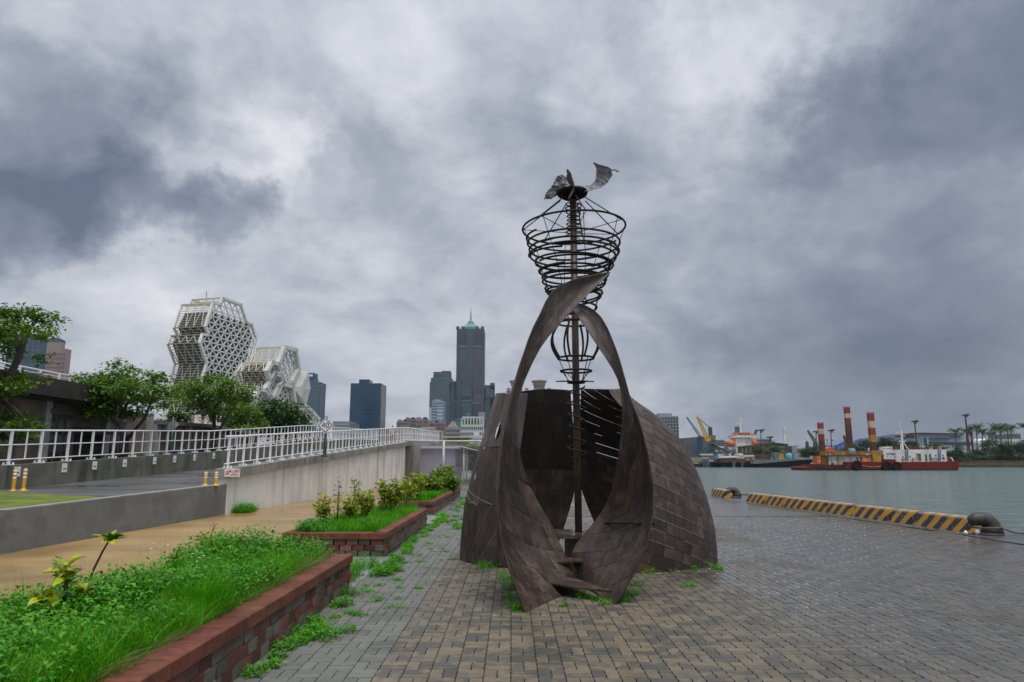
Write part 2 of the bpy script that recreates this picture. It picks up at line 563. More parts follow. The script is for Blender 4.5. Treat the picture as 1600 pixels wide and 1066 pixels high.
# plaza base sheets; pavers lie in it as geometry up to 20 m, the material takes over beyond
PAVE_END = 20.09
pz = MB()
def strip(mb, x0f, x1f, y0, y1, z, n=12):
    for i in range(n):
        a, b = y0 + (y1 - y0) * i / n, y0 + (y1 - y0) * (i + 1) / n
        mb.add([(x0f(a), a, z), (x1f(a), a, z), (x1f(b), b, z), (x0f(b), b, z)], [(0, 1, 2, 3)])
strip(pz, lambda y: -3.9, lambda y: quay_x(y) - 1.25, -2, PAVE_END, -0.014)
plaza = pz.build('plaza', M_JOINT, kind='structure')
pf = MB()
strip(pf, lambda y: -3.9, lambda y: quay_x(y) - 1.25, PAVE_END, 130, 0.0)
pf.build('paving', M_PLAZA, plaza, kind='stuff')

CELL = 0.205
GAP = 0.0065
def brick_poly(lx, ly):
    """outline of an interlocking paver: zig-zag on all four sides, centred on the origin"""
    x, y, a = lx / 2 - GAP / 2, ly / 2 - GAP / 2, 0.0042
    nx, ny = (4, 2) if lx > ly else (2, 4)
    p = []
    for i in range(nx):
        p.append((-x + 2 * x * i / nx, -y + (a if i % 2 else -a)))
    for i in range(ny):
        p.append((x + (a if i % 2 else -a), -y + 2 * y * i / ny))
    for i in range(nx):
        p.append((x - 2 * x * i / nx, y + (a if i % 2 else -a)))
    for i in range(ny):
        p.append((-x + (a if i % 2 else -a), y - 2 * y * i / ny))
    return p
def brick_mesh(lx, ly):
    p = brick_poly(lx, ly)
    n = len(p)
    k = 0.965
    v = [(x, y, -0.013) for x, y in p] + [(x, y, -0.004) for x, y in p] + [(x * k, y * k, 0.0) for x, y in p]
    f = []
    for L in (0, n):
        for i in range(n):
            j = (i + 1) % n
            f.append((L + i, L + j, L + n + j, L + n + i))
    f.append(tuple(range(2 * n, 3 * n)))
    return v, f
BR_H, BR_V = brick_mesh(CELL, CELL / 2), brick_mesh(CELL / 2, CELL)
cells = []
x_start = -2.06
for i in range(0, 62):
    xc = x_start + (i + 0.5) * CELL
    for j in range(0, 78):
        yc = 4.2 + (j + 0.5) * CELL
        if yc > PAVE_END - CELL / 2 or xc > quay_x(yc) - 1.25 - CELL / 2:
            continue
        if abs(xc) > 0.80 * yc + 0.3:
            continue
        if xc < -2.05 and yc < 9.2:
            continue
        if (i + j) % 2 == 0:
            cells += [(xc, yc - CELL / 4, 0), (xc, yc + CELL / 4, 0)]
        else:
            cells += [(xc - CELL / 4, yc, 1), (xc + CELL / 4, yc, 1)]
cells.sort(key=lambda c: math.hypot(c[0], c[1]))
# pavers in the planter gaps too
vis = [c for c in cells if c[1] > 5.25]
near, far = vis[:300], vis[300:]
me_b = []
for v, f in (BR_H, BR_V):
    mb = MB()
    mb.add(v, f)
    me_b.append(mb.mesh('paver', M_PAVER))
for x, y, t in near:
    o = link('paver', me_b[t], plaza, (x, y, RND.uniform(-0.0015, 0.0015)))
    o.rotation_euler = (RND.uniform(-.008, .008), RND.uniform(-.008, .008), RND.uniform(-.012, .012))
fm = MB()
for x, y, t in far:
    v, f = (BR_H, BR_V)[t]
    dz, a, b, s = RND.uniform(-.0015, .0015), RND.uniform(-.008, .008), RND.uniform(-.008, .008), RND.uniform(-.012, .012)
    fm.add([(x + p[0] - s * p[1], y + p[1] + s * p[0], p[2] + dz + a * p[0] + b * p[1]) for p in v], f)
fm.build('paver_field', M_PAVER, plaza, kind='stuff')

# left of the planters: ochre path, low cement wall, ramp
WX = ([2, 12.08, 21.21, 45.37, 62, 90], [-9.1, -8.72, -8.41, -7.08, -6.4, -6.6])
def wall_x(y):
    return float(np.interp(y, *WX))
pa = MB()
strip(pa, lambda y: wall_x(y) - 0.1, lambda y: -3.78, 1, 49, 0.001, 16)
pa.build('path', M_OCHRE, kind='structure')
gp = MB()
for a, b in ((9.06, 11.8), (17.7, 20.4)):
    gp.box(-3.86, -2.02, a, b, -0.02, 0.006)
gp.build('pavement', mat('damp grey slabs', (0.17, 0.19, 0.17), (0.24, 0.26, 0.24), 3, 0.5, 0.002, 60), kind='structure')

RAMP = ([2, 12, 20.6, 33, 47, 62, 72, 110], [0.66, 0.68, 0.83, 1.22, 2.28, 2.6, 2.9, 3.1])
def ramp_z(y):
    return float(np.interp(y, *RAMP))
def wall_run(mb, y0, y1, xf, t, z0f, z1f, n=10):
    """wall of thickness t along Y, right face at xf(y)"""
    ysn = [y0 + (y1 - y0) * i / n for i in range(n + 1)]
    b = len(mb.v)
    for y in ysn:
        x = xf(y)
        mb.v += [(x, y, z0f(y)), (x, y, z1f(y)), (x - t, y, z1f(y)), (x - t, y, z0f(y))]
    for i in range(n):
        for j in range(4):
            k = (j + 1) % 4
            mb.f.append((b + i * 4 + j, b + i * 4 + 4 + j, b + i * 4 + 4 + k, b + i * 4 + k))
    mb.f.append((b, b + 1, b + 2, b + 3))
    e = b + n * 4
    mb.f.append((e + 3, e + 2, e + 1, e))

t = thing('concrete_wall', 'low smooth grey cement wall along the ochre path', 'wall', (-8.72, 12, 0))
lw = MB()
wall_run(lw, 2, 20.62, wall_x, 0.22, lambda y: -0.02, lambda y: float(np.interp(y, [2, 12, 20.6], [0.60, 0.72, 0.87])))
lw.build('wall_body', M_CONC_LOW, t)
lc = MB()
wall_run(lc, 2, 20.61, lambda y: wall_x(y) - 0.003, 0.215, lambda y: float(np.interp(y, [2, 12, 20.6], [0.60, 0.72, 0.87])) + 0.0, lambda y: float(np.interp(y, [2, 12, 20.6], [0.60, 0.72, 0.87])) + 0.022)
lc.build('top_edge', M_CONC, t)

rd = MB()
strip(rd, lambda y: -14.3, lambda y: wall_x(y) - 0.2, 2, 20, 0.64, 1)
rd = MB()
for i in range(24):
    a, b = 2 + i * 4.5, 2 + (i + 1) * 4.5
    rd.add([(-14.2, a, ramp_z(a)), (wall_x(a) - 0.2, a, ramp_z(a)), (wall_x(b) - 0.2, b, ramp_z(b)), (-14.2, b, ramp_z(b))], [(0, 1, 2, 3)])
rd.build('ramp_road', M_ASPH, kind='structure')
# ground behind the left parapet, up to the warehouses
yd = MB()
for i in range(12):
    a, b = 2 + i * 9, 2 + (i + 1) * 9
    yd.add([(-40, a, 0.62), (-14.0, a, 0.62), (-14.0, b, 0.62), (-40, b, 0.62)], [(0, 1, 2, 3)])
yd.build('yard', M_ASPH, kind='structure')

# retaining wall of the ramp with projecting coping
t = thing('retaining_wall', 'pale streaked concrete retaining wall that rises with the ramp', 'wall', (-8.4, 20.7, 0))
def cap_top(y):
    return float(np.interp(y, [20.6, 47, 62, 72, 110], [1.32, 2.80, 3.08, 3.25, 3.4]))
joints = [20.64, 24.2, 27.8, 31.4, 35.0, 38.6, 42.2, 45.8]
for a, b in zip(joints[:-1], joints[1:]):
    pm = MB()
    wall_run(pm, a + 0.012, b - 0.012, lambda y: wall_x(y) - 0.02, 0.28, lambda y: -0.02, lambda y: cap_top(y) - 0.27, 2)
    pm.build('wall_panel', M_CONC_PALE, t)
bk = MB()
wall_run(bk, 20.66, 110, lambda y: wall_x(y) - 0.05, 0.2, lambda y: -0.02, lambda y: cap_top(y) - 0.28, 30)
bk.build('wall_core', M_CONC_DARK, t)
cp = MB()
wall_run(cp, 20.6, 110, lambda y: wall_x(y) + 0.10, 0.48, lambda y: cap_top(y) - 0.268, cap_top, 40)
cp.build('coping', mat('grey streaked coping', (0.19, 0.185, 0.165), (0.28, 0.275, 0.25), 1.2, 0.8, 0.004, 30, stain=(0.06, 0.06, 0.05), stain_scale=(3.0, 3.0, 0.25), stain_amt=0.7), t)

# far parapet wall along the left side of the ramp
LPX = -13.75
def par_top(y):
    return float(np.interp(y, [8, 18, 32, 47, 62, 72], [1.22, 1.40, 1.95, 2.95, 3.35, 3.6]))
t = thing('parapet_wall', 'mossy dark concrete parapet wall on the far side of the ramp', 'wall', (LPX, 18, 0.7))
for a, b in zip([17.6, 24.5, 31.5, 40, 50, 60], [24.49, 31.49, 39.99, 49.99, 59.99, 72]):
    pm = MB()
    wall_run(pm, a, b, lambda y: LPX, 0.3, lambda y: ramp_z(y) - 0.05, par_top, 6)
    pm.build('wall_panel', M_CONC_DARK, t)

# ------------------------------------------------------------------ railings
def railing(name, label, xf, base, y0, y1, step, group, seen_to=300):
    t = thing(name, label, 'railing', (xf(y0), y0, base(y0)), group)
    H = 0.95
    rails = MB()
    n = max(2, int((y1 - y0) / 2))
    for hz, r in ((H, 0.030), (0.55, 0.018), (0.14, 0.018)):
        mb = MB()
        mb.tube([(xf(y), y, base(y) + hz) for y in [y0 - 0.25 + (y1 - y0 + 0.25) * i / n for i in range(n + 1)]], r, 6)
        mb.build('rail', M_WHITE, t, True)
    pm, bm, fm_ = MB(), MB(), MB()
    pm.box(-.03, .03, -.03, .03, 0, H - 0.02)
    bm.box(-.016, .016, -.016, .016, 0.14, H - 0.02)
    fm_.box(-.09, .09, -.13, .13, 0, 0.022)
    for sx in (-.06, .06):
        for sy in (-.10, .10):
            fm_.box(sx - .018, sx + .018, sy - .018, sy + .018, 0.022, 0.075)
    mp, mbal, mf = pm.mesh('post', M_WHITE), bm.mesh('baluster', M_WHITE), fm_.mesh('base_plate', M_WHITE)
    y, i = y0, 0
    L = Vector((xf(y0), y0, base(y0)))
    while y < y1:
        loc = Vector((xf(y), y, base(y))) - L
        if i % 2 == 0:
            o = link('post', mp, t, loc)
            link('base_plate', mf, o)
        else:
            link('baluster', mbal, t, loc)
        y += step
        i += 1
    return t
railing('railing', 'white tube railing on the pale retaining wall, right-hand side of the ramp', lambda y: wall_x(y) - 0.14, cap_top, 20.9, 62, 0.52, 'white railings along the ramp')
railing('railing', 'white tube railing on the mossy parapet in front of the warehouses', lambda y: LPX - 0.15, par_top, 17.9, 72, 0.62, 'white railings along the ramp')

# ------------------------------------------------------------------ planters
M_CAP = mat('red concrete cap blocks', (0.115, 0.034, 0.018), (0.175, 0.058, 0.030), 14, 0.85, 0.004, 120, rnd=0.35, stain=(0.05, 0.025, 0.018), stain_scale=(3, 3, 3), stain_amt=0.6)
def m_block():
    m = bpy.data.materials.new('split face blocks')
    m.use_nodes = True
    k = NT(m.node_tree)
    geo = k.new('ShaderNodeNewGeometry')
    oi = k.new('ShaderNodeObjectInfo')
    pos = geo.outputs['Position']
    r = oi.outputs['Random']
    colr = k.ramp(r, ((0.0, (0.085, 0.026, 0.019)), (0.26, (0.185, 0.060, 0.043)), (0.46, (0.27, 0.105, 0.085)), (0.50, (0.115, 0.095, 0.075)), (0.75, (0.175, 0.155, 0.125)), (1.0, (0.09, 0.078, 0.062))), 'LINEAR')
    n = k.noise(pos, 60, 5, 0.7)
    colr = k.mix(k.math('MULTIPLY', k.rng(n.outputs['Fac'], 0.42, 0.68, 0, 1), 0.5), colr, (0.035, 0.026, 0.02))
    s = k.noise(pos, 3.0, 5, 0.6)
    colr = k.mix(k.math('MULTIPLY', k.rng(s.outputs['Fac'], 0.5, 0.7, 0, 1), 0.45), colr, (0.04, 0.042, 0.03))
    bp = k.new('ShaderNodeBump', {'Strength': 1.0, 'Distance': 0.012, 'Height': n.outputs['Fac']})
    b = k.new('ShaderNodeBsdfPrincipled', {'Base Color': colr, 'Roughness': 0.88, 'Normal': bp.outputs[0]})
    k.new('ShaderNodeOutputMaterial', {'Surface': b.outputs[0]})
    return m
M_BLOCK = m_block()
PL_H, CAP_T = 0.415, 0.10
def planter(label, y0, y1, x0, x1, h):
    t = thing('brick_planter', label, 'planter', ((x0 + x1) / 2, (y0 + y1) / 2, 0), 'brick planters beside the path')
    so_ = MB()
    so_.box(x0 + .15, x1 - .15, y0 + .15, y1 - .15, 0, h - 0.06)
    so_.build('soil', M_EARTH, t)
    course = (h - CAP_T) / 3
    blk = []
    for kx in range(3):
        mb = MB()
        jx = RND.uniform(-.004, .004)
        mb.bbox(-.0925, .0925, -.012, 0.12, -course / 2 + .003, course / 2 - .003, .006)
        for i in range(len(mb.v)):           # uneven split face
            x, y, z = mb.v[i]
            if y < 0:
                mb.v[i] = (x, y + RND.uniform(-.009, .005), z)
        blk.append(mb.mesh('block', M_BLOCK))
    cm = MB()
    cm.bbox(-.197, .197, -.035, 0.19, 0, CAP_T, .008)
    cap = cm.mesh('cap_block', M_CAP)
    L = t.location.copy()
    # right side (faces +x), near and far end (face -y / +y), left side hidden by plants
    sides = [((x1, y0), (0, 1), y1 - y0, math.pi / 2), ((x1, y1), (-1, 0), x1 - x0, math.pi), ((x0, y0), (1, 0), x1 - x0, 0.0), ((x0, y1), (0, -1), y1 - y0, -math.pi / 2)]
    for si, (st, d, ln, rz) in enumerate(sides):
        for c in range(3):
            if si == 3 and c < 2:
                continue
            n = int(ln / 0.19)
            w_ = ln / n
            for i in range(n + (c % 2)):
                s = (i + (0.0 if c % 2 else 0.5)) * w_
                s = min(max(s, 0.06), ln - 0.06)
                o = link('block', blk[(i * 7 + c) % 3], t, Vector((st[0] + d[0] * s, st[1] + d[1] * s, (c + 0.5) * course)) - L)
                o.rotation_euler = (0, 0, rz)
        n = max(1, round((ln - 0.155 * (si % 2)) / 0.40))
        inset = 0.158 if si % 2 else 0.0
        w_ = (ln + 0.07 - 2 * inset) / n
        for i in range(n):
            s = -0.035 + inset + (i + 0.5) * w_
            o = link('cap_block', cap, t, Vector((st[0] + d[0] * s, st[1] + d[1] * s, h - CAP_T)) - L + Vector((0, 0, 0.003 if si % 2 else 0.0)))
            o.rotation_euler = (0, 0, rz)
            o.scale = (w_ / 0.40, 1, 1)
    return t
planter('nearest red block planter, overgrown with tall grass and weeds', 3.6, 9.0, -3.80, -2.06, PL_H)
planter('middle red block planter with yellow-green shrubs on grass', 11.85, 17.65, -3.82, -2.16, 0.385)
planter('farthest red block planter with bushy shrubs, in front of the lilac cabinet', 20.5, 31.0, -3.9, -2.32, 0.385)
# ------------------------------------------------------------------ the steel sculpture
def m_rust(name, dark, mid, pale, rough=0.42):
    m = bpy.data.materials.new(name)
    m.use_nodes = True
    k = NT(m.node_tree)
    geo = k.new('ShaderNodeNewGeometry')
    pos = geo.outputs['Position']
    oi = k.new('ShaderNodeObjectInfo')
    r = oi.outputs['Random']
    off = k.vec('ADD', pos, k.new('ShaderNodeCombineXYZ', {0: k.math('MULTIPLY', r, 9.0), 1: k.math('MULTIPLY', r, 5.0), 2: k.math('MULTIPLY', r, 3.0)}).outputs[0])
    streak = k.noise(k.vec('MULTIPLY', off, (9.0, 9.0, 0.9)), 1.0, 6.0, 0.62, 0.5)
    cloud = k.noise(off, 3.2, 5.0, 0.6)
    fine = k.noise(pos, 70.0, 4.0, 0.65)
    c = k.mix(k.rng(streak.outputs['Fac'], 0.36, 0.66, 0, 1), dark, mid)
    c = k.mix(k.math('MULTIPLY', k.rng(cloud.outputs['Fac'], 0.48, 0.68, 0, 1), 0.75), c, pale)
    c = k.mix(k.math('MULTIPLY', k.rng(fine.outputs['Fac'], 0.45, 0.7, 0, 1), 0.35), c, (0.028, 0.018, 0.013))
    rn = k.noise(pos, 2.2, 4, 0.6)
    oc = k.mix(k.math('MULTIPLY', k.rng(rn.outputs['Fac'], 0.56, 0.72, 0, 1), 0.5), c, (0.105, 0.045, 0.02))
    hs = k.new('ShaderNodeHueSaturation', {'Value': k.rng(r, 0, 1, 0.62, 1.38, False), 'Color': oc})
    bp = k.new('ShaderNodeBump', {'Strength': 1.0, 'Distance': 0.004, 'Height': streak.outputs['Fac']})
    bp2 = k.new('ShaderNodeBump', {'Strength': 0.7, 'Distance': 0.0015, 'Height': fine.outputs['Fac'], 'Normal': bp.outputs[0]})
    ro = k.rng(cloud.outputs['Fac'], 0.35, 0.65, rough, rough + 0.25)
    b = k.new('ShaderNodeBsdfPrincipled', {'Base Color': hs.outputs[0], 'Roughness': ro, 'Specular IOR Level': 0.5, 'Normal': bp2.outputs[0]})
    k.new('ShaderNodeOutputMaterial', {'Surface': b.outputs[0]})
    return m
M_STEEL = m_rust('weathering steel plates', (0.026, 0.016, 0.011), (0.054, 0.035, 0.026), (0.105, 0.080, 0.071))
M_STEEL_D = m_rust('shaded steel plates', (0.012, 0.009, 0.007), (0.024, 0.017, 0.013), (0.040, 0.031, 0.026), 0.55)  # darker copy of the plates: shade of the interior put into the colour
M_STEEL_P = m_rust('top-lit steel plates', (0.060, 0.044, 0.038), (0.105, 0.080, 0.071), (0.165, 0.138, 0.128))  # paler copy for upper plates: light from above put into the colour
M_STEEL_IN = mat('dark grimy steel backing', (0.012, 0.009, 0.007), (0.022, 0.016, 0.012), 8, 0.8)
M_ROD = mat('dark rusty rod', (0.012, 0.009, 0.008), (0.026, 0.017, 0.014), 9, 0.6, spec=0.25)
M_POLE = mat('rusty mast', (0.040, 0.020, 0.012), (0.11, 0.070, 0.030), 5, 0.5, 0.002, 40, stretch=(1, 1, 0.4))
M_SLITLINE = mat('pale slit lines', (0.17, 0.155, 0.145), (0.30, 0.28, 0.265), 20, 0.5)  # pale strip colour, paints in the light that shows as bright slits
M_FOIL = mat('crumpled silver sheet', (0.15, 0.15, 0.165), (0.24, 0.24, 0.26), 9, 0.45, metal=0.0)

POLE = Vector((0.94, 9.95, 0))
sculpt = thing('steel_sculpture', 'rusty steel plate sculpture with curved shells, crossed blades and spiral rod basket', 'sculpture', POLE)

def norm_at(S, a, b):
    e = 1e-3
    du = S(min(a + e, 1), b) - S(max(a - e, 0), b)
    dv = S(a, min(b + e, 1)) - S(a, max(b - e, 0))
    n = du.cross(dv)
    return n.normalized() if n.length > 1e-12 else Vector((0, -1, 0))

def plate_solid(S, poly, nu, nv, shrink_u, shrink_v, thick, lift):
    """curved plate over a parameter parallelogram: poly(i,j) in 0..1 gives (a,b)"""
    top, bot = [], []
    for i in range(nu):
        for j in range(nv):
            fi = shrink_u[0] + (1 - shrink_u[0] - shrink_u[1]) * i / (nu - 1)
            fj = shrink_v[0] + (1 - shrink_v[0] - shrink_v[1]) * j / (nv - 1)
            a, b = poly(fi, fj)
            a, b = min(max(a, 0), 1), min(max(b, 0), 1)
            p, n = S(a, b), norm_at(S, a, b)
            top.append(p + n * (thick / 2 + lift))
            bot.append(p - n * (thick / 2 - lift))
    mb = MB()
    mb.grid(top, nu, nv)
    k = nu * nv
    mb.v += [tuple(p) for p in bot]
    for i in range(nu - 1):
        for j in range(nv - 1):
            q = k + i * nv + j
            mb.f.append((q, q + nv, q + nv + 1, q + 1))
    ring = [i * nv for i in range(nu)] + [(nu - 1) * nv + j for j in range(1, nv)] + [i * nv + nv - 1 for i in range(nu - 2, -1, -1)] + [j for j in range(nv - 2, 0, -1)]
    for x in range(len(ring)):
        y = (x + 1) % len(ring)
        mb.f.append((ring[x], ring[x] + k, ring[y] + k, ring[y]))
    return mb

def weld(mb):
    bm = bmesh.new()
    vs = [bm.verts.new(p) for p in mb.v]
    for f in mb.f:
        try:
            bm.faces.new([vs[i] for i in f])
        except ValueError:
            pass
    bmesh.ops.remove_doubles(bm, verts=bm.verts[:], dist=0.0008)
    bmesh.ops.dissolve_degenerate(bm, dist=0.0005, edges=bm.edges[:])
    bm.normal_update()
    return bm

def panel_of_plates(name, S, na, nb, shear, label, gap=0.010, size=(1, 1), slit=None, off=0.5, m=M_STEEL, holes=None, seam=None):
    """curved panel = dark backing with separate steel plates laid in courses on it.
    shear(a): how far a course has dropped at a; slit(i,j): plate edges left open to the light; seam: edges with a pale strip drawn as a bright slit"""
    # backing
    nu, nv = na * 3 + 1, nb * 3 + 1
    bk = MB()
    hs = shear
    qmax = 1.0 + max(hs(0), hs(1), hs(0.5), hs(0.6))
    nrow = int(math.ceil(nb * qmax))
    root = None
    back = MB()
    plates = []
    seams = MB()
    for j in range(nrow):
        for i in range(-1, na + 1):
            o = off * (j % 2)
            a0, a1 = (i + o) / na, (i + 1 + o) / na
            if a1 <= 0.002 or a0 >= 0.998:
                continue
            a0c, a1c = max(a0, 0), min(a1, 1)
            def poly(fi, fj, a0c=a0c, a1c=a1c, j=j):
                a = a0c + (a1c - a0c) * fi
                return a, (j + fj) / nb - hs(a)
            bs = [poly(x, y)[1] for x in (0, 0.5, 1) for y in (0, 1)]
            if min(bs) >= 0.995 or max(bs) <= 0.005:
                continue
            if holes and (i, j) in holes:
                plates.append(('hole', i, j, poly))
                continue
            plates.append(('p', i, j, poly))
    for kind, i, j, poly in plates:
        jit = lambda: RND.uniform(0.7, 1.3)
        gu, gv = gap / size[0] * na / 2, gap / size[1] * nb / 2
        open_e = slit(i, j) if slit else (False, False)
        if kind == 'p':
            mb = plate_solid(S, poly, 4, 3, (gu * jit(), gu * jit()), (gv * jit(), gv * jit()), 0.010, RND.uniform(-.0012, .0012))
            bm = weld(mb)
            # backing strip behind this plate; where the joint is open it stops short
            e = 1.6
            hb = plate_solid(S, poly, 4, 3, (-gu * e if not open_e[0] else gu * 1.2, -gu * e), (-gv * e if not open_e[1] else gv * 1.6, -gv * e if not open_e[1] else gv * 1.2), 0.004, 0.0)
            back.add(hb.v, hb.f)
        else:
            mb = hole_plate(S, poly, holes[(i, j)])
            bm = weld(mb)
        if len(bm.faces) < 3:
            bm.free()
            continue
        me = bpy.data.meshes.new('plate')
        bm.transform(Matrix.Translation(-POLE))
        bm.to_mesh(me)
        bm.free()
        me.materials.append(m(i, j) if callable(m) else m)
        if root is None:
            root = link(name, bpy.data.meshes.new(name), sculpt)
            if label:
                root['label'] = label
        o = link('plate', me, root)
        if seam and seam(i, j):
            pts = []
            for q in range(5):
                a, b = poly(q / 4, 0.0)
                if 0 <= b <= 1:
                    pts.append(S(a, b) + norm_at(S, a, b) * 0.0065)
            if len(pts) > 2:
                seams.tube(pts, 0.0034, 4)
    bm = weld(back)
    bm.transform(Matrix.Translation(-POLE))
    bm.to_mesh(root.data)
    bm.free()
    root.data.materials.append(M_STEEL_IN)
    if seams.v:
        seams.build('bright_slit_line', M_SLITLINE, root, kind='stuff')
    return root

def hole_plate(S, poly, h):
    """plate with a drop-shaped opening: ring of quads between outline and drop"""
    cx, cy, rx, ry = h
    n = 24
    outer, inner = [], []
    for q in range(n):
        t = q / n * 4
        s = int(t)
        f = t - s
        e = 0.02
        outer.append([(e + f * (1 - 2 * e), e), (1 - e, e + f * (1 - 2 * e)), (1 - e - f * (1 - 2 * e), 1 - e), (e, 1 - e - f * (1 - 2 * e))][s])
        ang = -3 * math.pi / 4 + 2 * math.pi * q / n
        yy = math.sin(ang)
        narrow = 1.0 if yy < 0 else (1 - 0.55 * yy)
        inner.append((cx + rx * math.cos(ang) * narrow, cy + ry * (yy if yy < 0 else yy * 1.25)))
    mb = MB()
    for side in (1, -1):
        b = len(mb.v)
        for ringp in (outer, [tuple((o[c] + i_[c]) / 2 for c in (0, 1)) for o, i_ in zip(outer, inner)], inner):
            for p in ringp:
                a, bb = poly(*p)
                a, bb = min(max(a, 0), 1), min(max(bb, 0), 1)
                mb.v.append(tuple(S(a, bb) + norm_at(S, a, bb) * 0.005 * side))
        for L in (0, n):
            for q in range(n):
                r = (q + 1) % n
                f = (b + L + q, b + L + r, b + L + n + r, b + L + n + q)
                mb.f.append(f if side > 0 else f[::-1])
    for L in (0, 2 * n):
        for q in range(n):
            r = (q + 1) % n
            mb.f.append((L + q, L + 3 * n + q, L + 3 * n + r, L + r))
    return mb

def interp_curve(xs, pts):
    """Catmull-Rom through pts at parameter xs (uniform 0..1 lookups)"""
    pts = [Vector(p) for p in pts]
    n = len(pts) - 1
    def f(t):
        q = min(max(t, 0), 1) * n
        i = min(int(q), n - 1)
        u = q - i
        p0, p1, p2, p3 = pts[max(i - 1, 0)], pts[i], pts[i + 1], pts[min(i + 2, n)]
        return 0.5 * ((2 * p1) + (p2 - p0) * u + (2 * p0 - 5 * p1 + 4 * p2 - p3) * u * u + (3 * p1 - p0 - 3 * p2 + p3) * u ** 3)
    return f

def ell_shell(cx, cy, a, b, ph0, ph1, ztop, prof, zbot=lambda s: 0.0, ph_shift=None, ztopf=None):
    """part of a dome: angle ph0..ph1 (degrees), height 0..ztop; prof = radius factors over height"""
    hs = [p[0] for p in prof]
    ks = [p[1] for p in prof]
    def S(s, t):
        zt = ztopf(s) if ztopf else ztop
        z0 = zbot(s)
        z = z0 + (zt - z0) * t
        # smooth profile
        k = float(np.interp(z, hs, ks))
        k = (k + float(np.interp(z - .12, hs, ks)) + float(np.interp(z + .12, hs, ks))) / 3
        sh = ph_shift(s, z) if ph_shift else 0.0
        ph = rad(ph0 + (ph1 - ph0) * s + sh)
        return Vector((cx + a * k * math.cos(ph), cy + b * k * math.sin(ph), z))
    return S

# right-hand dome shell: from the front blade round to behind the mast
ENDH = lambda s, z: (1 - s) ** 3 * 15.0 * min(1.0, z / 1.7) + max(0.0, s - 0.55) / 0.45 * (-14.0 * max(0.0, 1 - z / 1.3) ** 1.2)
S_E = ell_shell(1.2, 11.45, 2.08, 1.32, -74, 90, 2.7,
                [(0, 1.0), (.45, .995), (.9, .955), (1.38, .885), (1.9, .765), (2.25, .62), (2.5, .46), (2.65, .34), (2.9, .30)],
                ph_shift=ENDH, ztopf=lambda s: 2.72 + 0.10 * s)
def sh_e(a):
    return 0.62 * a if a < 0.55 else 0.62 * 0.55 - 0.50 * (a - 0.55)
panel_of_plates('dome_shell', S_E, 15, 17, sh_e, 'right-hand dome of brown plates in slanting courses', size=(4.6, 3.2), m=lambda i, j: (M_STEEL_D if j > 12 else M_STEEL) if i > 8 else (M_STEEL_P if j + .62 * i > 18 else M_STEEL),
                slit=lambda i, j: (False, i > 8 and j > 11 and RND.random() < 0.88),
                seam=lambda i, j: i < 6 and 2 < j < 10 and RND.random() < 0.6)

SEAM_SIDE = -0.0065
# left-hand shell: planks that lean, with two drop-shaped holes
S_C = ell_shell(0.75, 11.75, 1.62, 1.30, 242, 186, 2.68,
                [(0, 1.0), (.8, .965), (1.35, .885), (1.87, .79), (2.35, .70), (2.65, .64), (3, .6)], ztopf=lambda s: 2.66 + 0.05 * s)
panel_of_plates('left_shell', S_C, 6, 3, lambda a: 0.0, 'left-hand upright shell with two drop-shaped holes', size=(1.7, 2.8), gap=0.008, off=0.0, m=lambda i, j: M_STEEL_P if j == 2 else M_STEEL,
                slit=None, holes={(2, 2): (.65, .30, .36, .155), (4, 1): (.5, .50, .25, .11)})
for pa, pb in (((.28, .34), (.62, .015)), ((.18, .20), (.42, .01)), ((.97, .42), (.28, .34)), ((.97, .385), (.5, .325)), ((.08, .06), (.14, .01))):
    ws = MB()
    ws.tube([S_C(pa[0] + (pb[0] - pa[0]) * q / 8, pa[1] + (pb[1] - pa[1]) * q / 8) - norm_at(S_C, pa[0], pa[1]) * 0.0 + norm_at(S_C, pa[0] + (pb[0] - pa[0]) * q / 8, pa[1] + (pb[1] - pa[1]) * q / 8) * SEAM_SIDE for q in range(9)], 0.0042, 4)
    ws.build('bright_slit_line', M_SLITLINE, sculpt)  # pale strips laid on the shell to draw bright slits
st = MB()
for b in (0.80, 0.875):
    st.tube([S_C(a, b - 0.035 * a * 0) + norm_at(S_C, a, b) * 0.014 for a in [x / 10 for x in range(11)]], 0.007, 5)
    st.build('wire_strap', M_ROD, sculpt)
    st = MB()

# back panel left of the mast
S_D = ell_shell(0.80, 11.5, 1.62, 1.30, 149, 75, 2.82,
                [(0, .98), (.8, .965), (1.35, .90), (1.87, .80), (2.35, .70), (2.65, .63), (3, .58)],
                ph_shift=lambda s, z: s ** 3 * 15.0 * max(0.0, 1 - z / 1.3) ** 1.2, ztopf=lambda s: 2.72 + 0.13 * math.sin(s * 2.2))
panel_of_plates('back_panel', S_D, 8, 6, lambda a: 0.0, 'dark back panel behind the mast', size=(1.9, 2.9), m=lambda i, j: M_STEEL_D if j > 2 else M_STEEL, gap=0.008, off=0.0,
                slit=lambda i, j: (RND.random() < 0.12, False))

